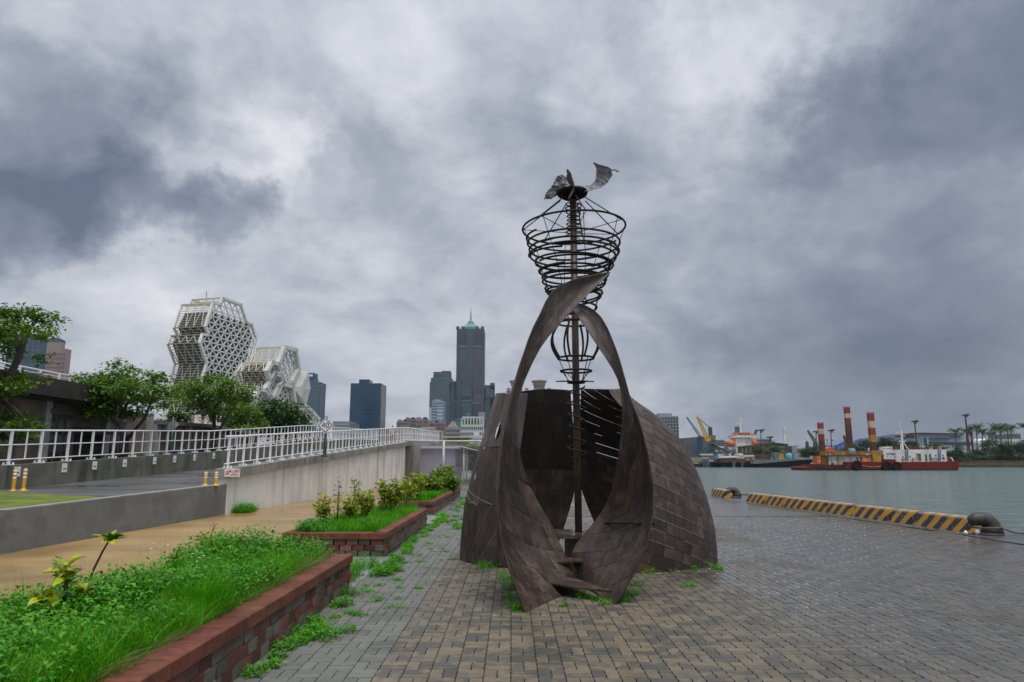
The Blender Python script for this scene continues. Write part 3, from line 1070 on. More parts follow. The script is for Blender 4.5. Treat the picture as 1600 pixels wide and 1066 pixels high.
# front blades: lily-like leaves that cross in front of the mast
KY = 1.065
def blade(stations, bulge):
    L = interp_curve(None, [P(a[0], a[1], a[2] * KY) for a, _ in stations])
    R = interp_curve(None, [P(b[0], b[1], b[2] * KY) for _, b in stations])
    def S(s, t):
        l, r = L(t), R(t)
        p = l.lerp(r, s)
        c = r - l
        up = (L(min(t + .02, 1)) + R(min(t + .02, 1)) - L(max(t - .02, 0)) - R(max(t - .02, 0)))
        n = c.cross(up)
        if n.length > 1e-9:
            n.normalize()
            p = p + n * bulge * c.length * 4 * s * (1 - s) * min(1.0, t / 0.16)
        return p
    return S
ST_A = [((820, 957, 7.16), (906, 919, 8.47)), ((800, 905, 7.22), (893, 888, 8.5)), ((785, 850, 7.32), (878, 857, 8.6)), ((778, 795, 7.45), (862, 820, 8.65)),
        ((779, 745, 7.6), (832, 768, 8.6)), ((784, 700, 7.75), (815, 720, 8.5)), ((791, 660, 7.88), (808, 676, 8.4)), ((801, 616, 8.0), (808, 630, 8.35)),
        ((814, 566, 8.1), (827, 578, 8.38)), ((829, 521, 8.2), (849, 537, 8.42)), ((845, 488, 8.28), (873, 509, 8.47)), ((861, 457, 8.38), (899, 480, 8.52)),
        ((887, 440, 8.48), (921, 458, 8.57)), ((922, 431, 8.57), (939, 441, 8.62)), ((951, 425, 8.66), (954, 426, 8.67))]
ST_B = [((961, 946, 7.53), (912, 914, 8.5)), ((990, 900, 7.6), (897, 885, 8.7)), ((1009, 855, 7.68), (894, 860, 8.75)), ((1019, 815, 7.78), (913, 835, 8.8)),
        ((1022, 785, 7.88), (934, 808, 8.8)), ((1019, 745, 7.98), (951, 778, 8.72)), ((1009, 695, 8.05), (962, 735, 8.6)), ((998, 655, 8.12), (969, 690, 8.5)),
        ((987, 630, 8.17), (972, 648, 8.42)), ((978, 598, 8.22), (969, 606, 8.4)), ((971, 570, 8.3), (957, 577, 8.44)), ((960, 538, 8.42), (937, 546, 8.5)),
        ((944, 502, 8.52), (915, 512, 8.56)), ((925, 482, 8.6), (899, 490, 8.63)), ((904, 474, 8.69), (894, 484, 8.7))]
S_A, S_B = blade(ST_A, -0.17), blade(ST_B, 0.17)
panel_of_plates('front_blade', S_A, 6, 12, lambda a: 0.12 * a, 'left front blade whose tip crosses over the other', size=(1.0, 4.6), gap=0.007, slit=None, m=lambda i, j: M_STEEL_P if j >= 6 else M_STEEL)
panel_of_plates('front_blade', S_B, 6, 12, lambda a: 0.12 * a, 'right front blade, the lower of the two', size=(1.0, 4.2), gap=0.007, slit=None, m=lambda i, j: M_STEEL_P if j >= 7 else M_STEEL,
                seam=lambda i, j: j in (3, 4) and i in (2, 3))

# steps and platform between the blades
def slab(name, pts, th, m=M_STEEL):
    mb = MB()
    mb.prism([Vector(p) for p in pts], (0, 0, -th))
    return mb.build(name, m, sculpt)
zp = Z(832, 9.95)
slab('platform', [(0.62, 9.55, zp), (1.28, 9.55, zp), (1.32, 10.35, zp), (0.62, 10.35, zp)], 0.045, mat('wet steel tread', (0.05, 0.035, 0.03), (0.11, 0.085, 0.075), 5, 0.12, rough2=0.45))
def tread(px, th=0.022):
    pts = [P(u, v, y) for u, v, y in px]
    mb = MB()
    mb.prism(pts, (0, 0, -th))
    mb.build('step', M_STEEL, sculpt)
tread([(856, 875, 9.15), (880, 871, 9.35), (910, 872, 9.35), (909, 876, 9.0), (870, 879, 8.95)])
tread([(859, 911, 8.55), (884, 902, 8.85), (908, 906, 8.8), (956, 924, 8.05), (935, 921, 8.2), (895, 917, 8.4)])
rs = MB()
rs.box(0.72, 1.12, 9.62, 9.66, 0.0, zp - 0.045)
rs.box(0.66, 0.70, 9.25, 9.62, 0.0, 0.30)
rs.build('riser', M_STEEL, sculpt)
cb = MB()
cb.tube([P(944, 817, 9.3), P(1023, 819, 8.6)], 0.012, 6)
cb.build('cross_bar', M_ROD, sculpt)

# mast with its spirals
pm = MB()
pm.tube([(POLE.x, POLE.y, zp), (POLE.x - 0.005, POLE.y, Z(305, 9.95))], 0.052, 14)
pm.build('mast', M_POLE, sculpt, True)
def arc(zc, r, a0, a1, tilt=0.0, dz=0.0, dr=0.0, rr=0.0155, name='coil_ring', cx=0.0, n=None):
    n = n or max(12, int(abs(a1 - a0) / 9))
    pts = []
    for i in range(n + 1):
        t = i / n
        a = rad(a0 + (a1 - a0) * t)
        q = r + dr * t
        pts.append((POLE.x + cx + q * math.cos(a), POLE.y + q * math.sin(a), zc + dz * t + tilt * math.cos(a) * q))
    mb = MB()
    mb.tube(pts, rr, 7)
    return mb.build(name, M_ROD, sculpt, True)
def rm(px, v):
    z = Z(v, 9.95)
    return px * (9.95 * CP + (z - EYE) * SP) / F
ZP = lambda v: Z(v, 9.95)
for v, px, a0, a1, dz, dr, tl in ((357, 80, 0, 360, 0, 0, .02), (368, 74, 20, 215, -.05, 0, 0), (377, 73, 140, 470, -.10, -.03, .02), (391, 70, -60, 250, -.14, -.02, -.03), (384, 71, 40, 330, -.09, -.02, .02), (399, 66, -120, 160, -.10, -.03, -.02), (416, 57, -20, 250, -.08, -.02, .03), (433, 51, 200, 470, -.08, -.03, -.02), (443, 48, -60, 200, -.07, -.02, .02), (456, 43, 90, 380, -.08, -.03, -.02),
                                  (396, 71, 170, 420, -.05, -.04, .03), (404, 62, 10, 380, -.12, -.02, -.02), (412, 58, 200, 395, -.06, -.04, .02), (420, 55, 60, 410, -.10, -.03, .02),
                                  (428, 53, -30, 300, -.10, -.04, -.03), (437, 50, 120, 330, -.04, 0, .03), (448, 47, 30, 420, -.14, -.05, .02), (463, 40, -80, 290, -.12, -.03, .03),
                                  (478, 35, -100, 230, -.10, -.04, -.02), (491, 31, -40, 330, -.05, -.03, 0)):
    arc(ZP(v), rm(px, v), a0, a1, tl, dz, dr)
arc(ZP(505), rm(27, 505), 0, 360)
arc(ZP(560), rm(28, 560), 0, 360)
arc(ZP(580), rm(24, 580), 0, 360)
for i in range(8):            # bulging cage rods
    a = rad(22 + 45 * i)
    mb = MB()
    pts = []
    for q in range(11):
        t = q / 10
        v = 503 + 58 * t
        r = rm(26 + 13 * math.sin(math.pi * min(1, t * 1.02)) ** 0.9 + 2 * t, v)
        pts.append((POLE.x + r * math.cos(a), POLE.y + r * math.sin(a), ZP(v)))
    mb.tube(pts, 0.017, 6)
    mb.build('cage_rod', M_ROD, sculpt, True)
def wire(p0, p1, r=0.006, name='tie_wire'):
    mb = MB()
    mb.tube([p0, p1], r, 5)
    return mb.build(name, M_ROD, sculpt)
def pol(px, v, a):
    r = rm(px, v)
    return (POLE.x + r * math.cos(rad(a)), POLE.y + r * math.sin(rad(a)), ZP(v))
for i in range(7):
    a = 15 + i * 51.4
    wire(pol(20, 312, a), pol(79, 357, a + 6), 0.009, 'stay_rod')
    wire(pol(79, 357, a + 6), pol(8, 364, a + 12), 0.006)
for i in range(8):
    a = 5 + i * 45
    wire(pol(79, 358, a), pol(56, 420, a + 7), 0.0055)
    wire(pol(56, 420, a + 7), pol(40, 463, a + 10), 0.0055)
    wire(pol(40, 463, a + 10), pol(27, 505, a + 14), 0.0055)
for i in range(5):
    a = 20 + 72 * i
    wire(pol(27, 560, a), pol(12, 597, a + 6), 0.006)
    wire(pol(24, 580, a + 30), pol(10, 597, a), 0.006)
ds = MB()
ds.lathe((POLE.x, POLE.y, ZP(597)), [(0.02, -.03), (0.13, -.02), (0.135, .0), (0.02, .02)], 18)
ds.build('collar', M_ROD, sculpt)
wire(pol(33, 597, 195), pol(31, 595, 20), 0.009, 'cross_rod')
wire(pol(27, 594, 150), pol(22, 597, -40), 0.008, 'cross_rod')
# tight spirals round the mast
def helix(v0, v1, px, turns, rr, name, inner=None):
    pts = []
    n = int(turns * 18)
    for i in range(n + 1):
        t = i / n
        v = v0 + (v1 - v0) * t
        r = rm(px, v) * (1 + 0.12 * math.sin(t * 9))
        a = 2 * math.pi * turns * t
        pts.append((POLE.x + r * math.cos(a), POLE.y + r * math.sin(a), ZP(v)))
    mb = MB()
    mb.tube(pts, rr, 6)
    return mb.build(name, M_ROD, sculpt, True)
helix(604, 716, 13, 6.4, 0.013, 'spring')
helix(316, 366, 11, 8.0, 0.010, 'spring')
# dark dish on top, leaf and crumpled sheet ribbons
di = MB()
dc = Vector((POLE.x - 0.015, POLE.y, ZP(303)))
di.lathe(dc, [(0.03, -.10), (0.13, -.075), (0.225, -.02), (0.245, .03), (0.22, .035), (0.02, .02)], 24)
di.build('dish', mat('black iron', (0.008, 0.007, 0.007), (0.014, 0.012, 0.012), 8, 0.8, spec=0.1), sculpt, True)
def sheet(name, e0, e1, Y, amp, m, depth=0.0, nu=26, nv=7, thick=0.006):
    A_ = interp_curve(None, [P(840 + x * .0875, 240 + y * .0875, Y + depth * i / (len(e0) - 1)) for i, (x, y) in enumerate(e0)])
    B_ = interp_curve(None, [P(840 + x * .0875, 240 + y * .0875, Y + depth * i / (len(e1) - 1) + 0.10) for i, (x, y) in enumerate(e1)])
    pts = []
    for i in range(nu):
        for j in range(nv):
            p = A_(i / (nu - 1)).lerp(B_(i / (nu - 1)), j / (nv - 1))
            w = amp * (math.sin(i * 1.1 + j * 0.5) * 0.6 + RND.uniform(-1, 1) * 0.7)
            pts.append(p + Vector((RND.uniform(-.008, .008), w, RND.uniform(-.008, .008) + 0.3 * w)))
    mb = MB()
    mb.grid(pts, nu, nv)
    o = mb.build(name, m, sculpt)
    md = o.modifiers.new('thickness', 'SOLIDIFY')
    md.thickness = thick
    return o
sheet('ribbon', [(600, 600), (800, 680), (960, 660), (1100, 620), (1230, 540), (1300, 450), (1335, 370), (1310, 260)],
      [(600, 560), (780, 570), (930, 575), (1010, 500), (1050, 420), (1050, 300), (1040, 230), (990, 150)], 9.85, 0.012, M_FOIL, -0.15)
sheet('ribbon', [(120, 820), (150, 720), (240, 600), (290, 530), (330, 440), (400, 385), (450, 384)],
      [(250, 815), (330, 765), (400, 690), (500, 660), (590, 620), (590, 560), (525, 430)], 10.0, 0.022, M_FOIL, 0.1, 20, 9)
tl = MB()
tl.tube([P(840 + x * .0875, 240 + y * .0875, 9.72) for x, y in ((1290, 340), (1285, 260), (1330, 300), (1390, 287), (1430, 320), (1462, 326))], [.02, .018, .014, .012, .014, .004], 6)
tl.build('ribbon_tail', M_FOIL, sculpt, True)
sheet('leaf', [(528, 285), (570, 320), (605, 390), (640, 520), (650, 650), (560, 810)], [(527, 285), (522, 360), (530, 470), (575, 560), (590, 660), (545, 812)], 9.66, 0.004, M_STEEL, 0.0, 18, 5)
# ------------------------------------------------------------------ plants
M_GRASS = mat('lush grass', (0.052, 0.275, 0.004), (0.130, 0.420, 0.008), 2.2, 0.5, rnd=0.8, translucent=0.38, spec=0.3)
M_WEED = mat('weed leaves', (0.045, 0.205, 0.006), (0.095, 0.320, 0.010), 3.0, 0.5, rnd=0.5, translucent=0.25, spec=0.35)
M_LAWN = mat('short yellow-green lawn', (0.10, 0.14, 0.015), (0.19, 0.22, 0.03), 1.5, 0.8, 0.02, 50, rnd=0.4, translucent=0.2)
M_CROTON = mat('yellow-green croton leaves', (0.16, 0.26, 0.010), (0.36, 0.40, 0.02), 7.0, 0.4, rnd=0.6, translucent=0.25, spec=0.5)
M_CROTON2 = mat('green shrub leaves', (0.07, 0.18, 0.010), (0.20, 0.29, 0.015), 6.0, 0.4, rnd=0.6, translucent=0.25, spec=0.5)
M_TREE = mat('tree leaves', (0.050, 0.130, 0.006), (0.130, 0.240, 0.012), 0.9, 0.5, rnd=0.6, translucent=0.32, spec=0.35)
M_TREE_D = mat('dark tree leaves', (0.018, 0.062, 0.007), (0.045, 0.110, 0.012), 0.5, 0.5, rnd=0.6, translucent=0.2, spec=0.3)
M_FARLEAF = mat('far foliage', (0.010, 0.044, 0.004), (0.030, 0.088, 0.007), 0.22, 0.6, rnd=0.6, translucent=0.15, spec=0.25)
M_OLIVE = mat('olive foliage', (0.060, 0.060, 0.010), (0.10, 0.09, 0.016), 0.3, 0.6, rnd=0.5, translucent=0.15)
M_BARK = mat('bark', (0.045, 0.036, 0.028), (0.085, 0.07, 0.055), 6, 0.9, 0.01, 20)
M_STEM = mat('brown stem', (0.06, 0.035, 0.025), (0.10, 0.065, 0.04), 9, 0.8)

def bump_field(x, y, sc, seed):
    r = np.random.default_rng(seed)
    s = np.zeros_like(x)
    for _ in range(6):
        a, b, c = r.uniform(-sc, sc, 3)
        s += np.sin(a * x + b * y + c * 3)
    return s / 6

def grass_area(n, x0, x1, y0, y1, z, hmin, hmax, w, m, name, parent=None, seed=1, lean=0.6, outward=0.0, patch=0.0, **props):
    x, y = NR.uniform(x0, x1, n), NR.uniform(y0, y1, n)
    f = bump_field(x, y, 4.0, seed) * .6 + bump_field(x, y, 14.0, seed + 50) * .7
    keep = f > -1 + patch * 2 if patch else np.ones(n, bool)
    x, y, f = x[keep], y[keep], f[keep]
    n = len(x)
    h = NR.uniform(hmin, hmax, n) * (1 + 0.9 * f)
    h = np.maximum(h, hmin * 0.6)
    an = NR.uniform(-1.1, 1.1, n) + 9 * bump_field(x, y, 5.0, seed + 90)
    ln = h * NR.uniform(0.05, lean, n)
    lv = np.stack([np.cos(an) * ln + outward * h, np.sin(an) * ln], 1)
    return blades(np.stack([x, y, np.full(n, z)], 1), h, NR.uniform(0.6, 1.3, n) * w, lv, m, name, parent, 3, **props)

def weed_patch(n, x0, x1, y0, y1, z, h, leaf, m, name, seed=3, thr=0.0, per=9, zfun=None, **props):
    """broad-leaved weeds: stems set with small leaves"""
    x, y = NR.uniform(x0, x1, n * 3), NR.uniform(y0, y1, n * 3)
    f = bump_field(x, y, 3.2, seed)
    k = np.where(f > thr)[0][:n]
    x, y, f = x[k], y[k], f[k]
    n = len(x)
    hh = h * NR.uniform(0.45, 1.0, n) * (1 + 0.8 * f)
    px, dx, ll = [], [], []
    tip = np.stack([NR.normal(0, .25, n), NR.normal(0, .25, n), np.ones(n)], 1)
    for q in range(per):
        t = 0.25 + 0.75 * q / (per - 1)
        c = np.stack([x, y, np.full(n, z)], 1) + tip * (hh * t)[:, None]
        a = NR.uniform(0, 2 * np.pi, n)
        el = NR.uniform(-0.1, 0.7, n) + (0.5 if q == per - 1 else 0)
        px.append(c)
        dx.append(np.stack([np.cos(a), np.sin(a), el], 1))
        ll.append(leaf * NR.uniform(0.6, 1.25, n) * (1.1 - 0.35 * t))
    V, T = leaf_arrays(np.concatenate(px), np.concatenate(dx), np.concatenate(ll), np.concatenate(ll) * 0.48)
    return np_mesh(name, V, T, m, None, True, **props)

# nearest planter
Z1 = PL_H - 0.07
grass_area(15000, -3.25, -2.24, 3.7, 7.6, Z1, 0.12, 0.26, 0.0105, M_GRASS, 'grass', seed=5, lean=0.9, outward=0.2, kind='stuff')
grass_area(9000, -3.7, -2.26, 6.2, 8.85, Z1, 0.10, 0.23, 0.0105, M_GRASS, 'grass', seed=8, lean=0.8, kind='stuff')
grass_area(2200, -3.7, -2.24, 3.7, 8.8, Z1, 0.26, 0.42, 0.006, M_GRASS, 'tall_grass', seed=9, lean=1.0, kind='stuff')
grass_area(700, -2.3, -2.2, 3.8, 8.7, Z1 + .05, 0.10, 0.20, 0.005, mat('pale dry grass', (0.16, 0.2, 0.04), (0.26, 0.26, 0.08), 3, 0.6, rnd=.4, translucent=.2), 'dry_grass', seed=9, lean=0.8, outward=0.9, patch=.42, kind='stuff')
grass_area(1300, -3.6, -2.28, 3.7, 8.7, Z1, 0.16, 0.32, 0.006, MATS['pale dry grass'], 'dry_grass', seed=19, lean=1.0, kind='stuff')
weed_patch(2300, -3.75, -2.75, 3.7, 8.8, Z1, 0.29, 0.072, M_WEED, 'weeds', 4, -0.15, kind='stuff')
weed_patch(900, -3.0, -2.3, 6.0, 8.9, Z1, 0.26, 0.060, M_WEED, 'weeds', 6, -0.05, kind='stuff')
weed_patch(500, -3.7, -2.35, 3.6, 5.4, Z1, 0.22, 0.06, M_WEED, 'weeds', 16, -0.1, kind='stuff')
weed_patch(260, -3.7, -3.0, 7.6, 8.9, Z1, 0.46, 0.06, M_WEED, 'weeds', 26, -0.2, kind='stuff')
# weeds at the foot of the planter walls and in the paving joints
def tufts(spots, n, r, h, leaf, m, name, grass=0.5, **props):
    P_, D_, L_ = [], [], []
    gp_, gh, gl = [], [], []
    for x, y, s in spots:
        k = int(n * s)
        a, q = NR.uniform(0, 2 * np.pi, k), np.sqrt(NR.uniform(0, 1, k)) * r * s
        c = np.stack([x + q * np.cos(a), y + q * np.sin(a), NR.uniform(0.005, h * s, k) * (1 - q / (r * s) * 0.7)], 1)
        P_.append(c)
        b = NR.uniform(0, 2 * np.pi, k)
        D_.append(np.stack([np.cos(b), np.sin(b), NR.uniform(-.1, .8, k)], 1))
        L_.append(leaf * NR.uniform(.6, 1.3, k))
        g = int(k * grass)
        a, q = NR.uniform(0, 2 * np.pi, g), np.sqrt(NR.uniform(0, 1, g)) * r * s * .8
        gp_.append(np.stack([x + q * np.cos(a), y + q * np.sin(a), np.zeros(g)], 1))
        hh = NR.uniform(.5, 1.4, g) * h * s
        gh.append(hh)
        gl.append(np.stack([np.cos(a), np.sin(a)], 1) * hh[:, None] * NR.uniform(.2, 1.1, (g, 1)))
    ll = np.concatenate(L_)
    V, T = leaf_arrays(np.concatenate(P_), np.concatenate(D_), ll, ll * .5)
    np_mesh(name, V, T, m, None, True, **props)
    gp_, gh, gl = np.concatenate(gp_), np.concatenate(gh), np.concatenate(gl)
    if len(gp_):
        blades(gp_, gh, np.full(len(gp_), .006), gl, M_GRASS, name, None, 2, **props)
foot = [(-1.98 + RND.uniform(0, .12), y, RND.uniform(.5, 1.0)) for y in (5.5, 5.7, 5.95, 6.2, 6.35, 6.5, 6.6, 6.7, 6.95, 7.2, 7.9, 8.0, 8.6)]
foot += [(-1.7, 6.55, 1.1), (-1.8, 6.75, 1.2), (-1.55, 6.8, .7)]
tufts(foot, 120, .13, .13, .042, M_WEED, 'weeds', .3, kind='stuff')
tufts([(-1.98 + RND.uniform(0, .3), 9.2 + RND.uniform(0, 2.2), RND.uniform(.5, 1.0)) for _ in range(8)] + [(-2.3, 9.5, 1.8), (-2.35, 9.9, 2.0), (-2.2, 10.6, 1.5)], 150, .15, .16, .045, M_WEED, 'weeds', .6, kind='stuff')
tufts([(-2.02 + RND.uniform(0, .22), y, RND.uniform(.35, .85)) for y in np.arange(11.6, 20, .32)] + [(-2.1 + RND.uniform(0, .9), y, RND.uniform(.4, .9)) for y in np.arange(16, 30, .42)], 100, .17, .12, .05, M_GRASS, 'weeds', .8, kind='stuff')
js = []
for u, v in ((548, 958), (560, 962), (535, 965), (592, 940), (605, 935), (580, 915), (600, 893), (640, 880), (655, 878), (612, 892), (690, 862), (672, 850), (650, 868), (700, 875), (655, 840), (690, 840), (700, 820),
             (680, 858), (720, 800), (668, 815), (617, 906), (565, 925), (640, 920), (1078, 917), (620, 950)):
    p = G(u, v)
    for q in range(3):
        js.append((p.x + RND.uniform(-.14, .14), p.y + RND.uniform(-.05, .05), RND.uniform(.35, .8)))
tufts(js, 34, .10, .045, .028, M_GRASS, 'joint_weeds', .9, kind='stuff')
sb = []
for u, v, s in ((757, 888, 1.2), (770, 884, 1.5), (785, 885, 1.3), (792, 905, 1.2), (797, 920, 1.2), (800, 935, 1.1), (806, 950, .9), (812, 955, .8), (905, 925, .8), (912, 935, .8), (930, 938, .7), (945, 945, .7),
                (975, 940, .9), (985, 930, .9), (995, 915, .8), (1012, 895, 1.0), (1020, 893, .9), (1050, 893, .5), (1080, 916, .5), (1085, 891, .6), (1118, 888, .9), (1125, 890, .6), (760, 882, 1.0), (880, 948, .5)):
    p = G(u, v)
    sb.append((p.x, p.y, s))
tufts(sb, 42, .12, .11, .035, M_GRASS, 'weeds', 1.6, kind='stuff')
wb = [(quay_x(y) - 0.62 + RND.uniform(-.1, .1), y, RND.uniform(.8, 1.4)) for y in (18.1, 21.9, 24.7, 26.6)]
tufts(wb, 60, .16, .14, .06, M_WEED, 'weeds', .6, kind='stuff')
pw = G(380, 800)
tufts([(wall_x(21.6) + .15, 21.6, 1.6), (wall_x(21.3) + .2, 21.3, 1.5), (wall_x(22.1) + .1, 22.1, 1.2)], 300, .2, .22, .06, M_WEED, 'weeds', .5, kind='stuff')

# lawn on the near end of the ramp terrace
grass_area(14000, -13.9, -9.0, 9.5, 17.8, 0.655, 0.02, 0.06, 0.02, M_LAWN, 'lawn', seed=12, patch=.25, kind='stuff')
lg = MB()
lg.add([(-14.0, 6, 0.668), (-9.05, 6, 0.668), (-8.95, 15.5, 0.772), (-13.6, 17.9, 0.80)], [(0, 1, 2, 3)])
lg.build('lawn_ground', M_LAWN, kind='structure')

# middle and far planter: grass
grass_area(16000, -3.7, -2.3, 12.0, 17.5, 0.33, 0.09, 0.20, 0.011, M_GRASS, 'grass', seed=21, lean=.8, kind='stuff')
weed_patch(420, -3.7, -2.4, 12.0, 12.9, 0.33, 0.2, 0.06, M_WEED, 'weeds', 31, -.1, kind='stuff')
grass_area(11000, -3.8, -2.45, 20.6, 30.5, 0.33, 0.10, 0.24, 0.02, M_GRASS, 'grass', seed=22, lean=.8, kind='stuff')

# shrubs
def shrub(label, x, y, z, h, w, leaf, m, nst, nlf, group=None, name='croton_shrub', seed=0, bare=0.35):
    t = thing(name, label, 'shrub', (x, y, z), group)
    r = np.random.default_rng(seed)
    st = MB()
    P_, D_, L_ = [], [], []
    for i in range(nst):
        a = r.uniform(0, 2 * np.pi)
        q = w / 2 * math.sqrt(r.uniform(0, 1))
        hh = h * r.uniform(.65, 1.0) * (1 - .25 * q / (w / 2))
        b0 = Vector((x + .25 * q * math.cos(a), y + .25 * q * math.sin(a), z))
        b1 = b0.lerp(Vector((x + q * math.cos(a), y + q * math.sin(a), z + hh)), .55) + Vector((r.normal(0, .02), r.normal(0, .02), 0))
        b2 = Vector((x + q * math.cos(a), y + q * math.sin(a), z + hh))
        st.tube([b0, b1, b2], [.011, .008, .004], 5)
        for s in range(nlf * 3):
            f = bare + (1 - bare) * (s / (nlf * 3)) ** .8
            c = b0.lerp(b1, f / .55) if f < .55 else b1.lerp(b2, (f - .55) / .45)
            an = s * 2.4 + r.uniform(0, .8)
            c = c + Vector((r.normal(0, leaf * .5), r.normal(0, leaf * .5), r.normal(0, leaf * .35)))
            P_.append(tuple(c))
            D_.append((math.cos(an), math.sin(an), r.uniform(-.1, .5) + (.9 if s > nlf * 3 - 6 else 0)))
            L_.append(leaf * 1.15 * r.uniform(.6, 1.2))
    st.build('stems', M_STEM, t)
    L_ = np.array(L_)
    V, T = leaf_arrays(np.array(P_), np.array(D_), L_, L_ * .44, .2)
    np_mesh('foliage', V, T, m, t, True, kind='stuff')
    return t
def at_z(u, v, z):
    return G(u, v, z)
for i, (u, v, h, w, leaf, mm, ns, nl, lab, gz) in enumerate((
        (508, 822, .62, .42, .10, M_CROTON, 6, 16, 'sparse yellow-green shrub, leftmost in the middle planter', .36),
        (545, 815, .60, .32, .10, M_CROTON, 6, 18, 'narrow yellow-green shrub just right of the leftmost one', .36),
        (527, 822, 1.05, .14, .09, M_CROTON2, 2, 9, 'tall thin bare-stemmed shrub rising between two yellow-green ones', .36),
        (568, 810, .72, .50, .10, M_CROTON, 9, 18, 'rounded yellow-green shrub under the tall stem with a tuft', .36),
        (555, 805, 1.0, .20, .10, M_CROTON2, 3, 9, 'thin stem topped by a flat green leaf tuft', .36),
        (608, 800, .92, .55, .11, M_CROTON, 12, 24, 'tall dense golden shrub in the centre of the middle planter', .36),
        (634, 790, .85, .50, .11, M_CROTON, 10, 22, 'golden shrub leaning against the tall dense one, on its right', .36),
        (652, 783, 1.0, .40, .11, M_CROTON, 8, 20, 'golden shrub at the far end of the middle planter', .36))):
    p = at_z(u, v, gz)
    shrub(lab, p.x, p.y, .33, h, w, leaf, mm, ns, nl, 'shrubs in the middle planter', seed=40 + i)
for i, (u, v, h, w, lab, nm) in enumerate(((676, 772, .7, .9, 'light green bushy shrub, front left of the farthest planter', 'bush'), (690, 764, 1.15, 1.0, 'tallest green bush in the farthest planter', 'bush'),
                              (703, 768, .75, .8, 'low green bush at the right edge of the farthest planter', 'bush'), (700, 757, .95, 1.0, 'green bush close to the lilac cabinet', 'bush'),
                              (665, 765, .65, .9, 'pale bush at the left edge of the farthest planter', 'bush'))):
    p = at_z(u, v, .36)
    shrub(lab, p.x, p.y, .33, h, w, .16, M_CROTON2, 14, 24, 'bushes in the farthest planter', nm, 60 + i, .1)

# big-leaved croton and the sapling in the nearest planter: single leaves are parts
def leaf_part(mb_name, L, W, m):
    mb = MB()
    n = 5
    for i in range(n + 1):
        t = i / n
        w_ = W * math.sin(math.pi * min(1, t ** .8)) * .5 + .001
        z = .10 * L * math.sin(math.pi * t) - .05 * L * t * t
        mb.v += [(L * t, -w_, z + .25 * w_), (L * t, 0, z), (L * t, w_, z + .25 * w_)]
    for i in range(n):
        for j in range(2):
            a = i * 3 + j
            mb.f.append((a, a + 1, a + 4, a + 3))
    return mb.mesh(mb_name, m, smooth=True)
M_LEAF_Y = mat('glossy yellow-green leaves', (0.26, 0.34, 0.012), (0.48, 0.48, 0.03), 14, 0.4, rnd=.5, translucent=.25)
M_LEAF_G = mat('glossy green leaves', (0.04, 0.16, 0.012), (0.10, 0.22, 0.015), 14, 0.35, rnd=.5, translucent=.25)
def leafy(label, name, base, stem_pts, rosettes, L, W, cat, mats):
    t = thing(name, label, cat, base)
    st = MB()
    for pts, r in stem_pts:
        st.tube(pts, r, 6)
    st.build('stem', M_STEM, t)
    ms = [leaf_part('leaf', L, W, m) for m in mats]
    for c, n, el0, el1, sc in rosettes:
        for q in range(n):
            o = link('leaf', ms[RND.randrange(len(ms))], t, Vector(c) - Vector(base) + Vector((0, 0, RND.uniform(-.05, .01))))
            o.rotation_euler = (RND.uniform(-.4, .4), -rad(RND.uniform(el0, el1)), q * 2.4 + RND.uniform(0, .6))
            s = sc * RND.uniform(.75, 1.2)
            o.scale = (s, s, s)
    return t
b = at_z(97, 985, .42)
b = Vector((b.x, b.y, .34))
c = [b + Vector(q) for q in ((0, 0, .42), (-.12, -.05, .31), (.11, .02, .34), (.02, -.12, .26), (-.05, .05, .50))]
leafy('big-leaved yellow-green croton among the weeds of the nearest planter', 'croton', b, [([b, q], [.012, .007]) for q in c],
      [(q, 10, -5, 60, .95) for q in c], .16, .062, 'shrub', [M_LEAF_Y, M_LEAF_Y, M_LEAF_G])
b = at_z(128, 925, .42)
b = Vector((b.x, b.y, .34))
tip = P(172, 842, b.y)
k1, k2 = P(146, 890, b.y), P(160, 862, b.y)
leafy('leaning sapling with one tuft of leaves on a bare dark stem', 'sapling', b, [([b, k1, k2, tip], [.013, .011, .009, .007])], [(tip, 14, -12, 35, 1.0), (tip, 5, 30, 70, .7)], .15, .075, 'sapling', [M_LEAF_Y, M_LEAF_G, M_LEAF_G])
b = at_z(325, 862, .42)
b = Vector((b.x, b.y, .34))
tip = P(322, 845, b.y)
t2 = P(338, 818, b.y)
leafy('small croton with a dead forked twig near the far end of the nearest planter', 'croton', b, [([b, tip], [.012, .008]), ([b, P(330, 835, b.y), t2], [.009, .007, .003]), ([P(332, 832, b.y), P(334, 815, b.y)], [.005, .002])], [(tip, 12, -10, 50, 1.0)], .13, .055, 'shrub', [M_LEAF_Y])
b = at_z(88, 930, .42)
b = Vector((b.x, b.y, .34))
tip = P(88, 872, b.y)
leafy('upright green weed beside the leaning sapling', 'weed_plant', b, [([b, tip], [.010, .005])], [(b.lerp(tip, k), 4, 10, 40, .8) for k in (.45, .6, .75, .9, 1.0)], .085, .035, 'weed', [M_LEAF_G])
# tiny white flowers
fl = MB()
for u, v in ((308, 878), (312, 872), (300, 866), (318, 869), (308, 862), (240, 850), (250, 855), (262, 852), (236, 858)):
    p = at_z(u, v, .62)
    for k in range(5):
        a = k * 1.257
        fl.add([p, p + Vector((.012 * math.cos(a), .012 * math.sin(a), .004)), p + Vector((.014 * math.cos(a + .6), .014 * math.sin(a + .6), .006)), p + Vector((.012 * math.cos(a + 1.1), .012 * math.sin(a + 1.1), .004))], [(0, 1, 2, 3)])
    fl.tube([p, p - Vector((0, 0, .22))], .0009, 3)
fl.build('white_flowers', mat('white petals', (.8, .8, .76), None, 5, .6), kind='stuff')

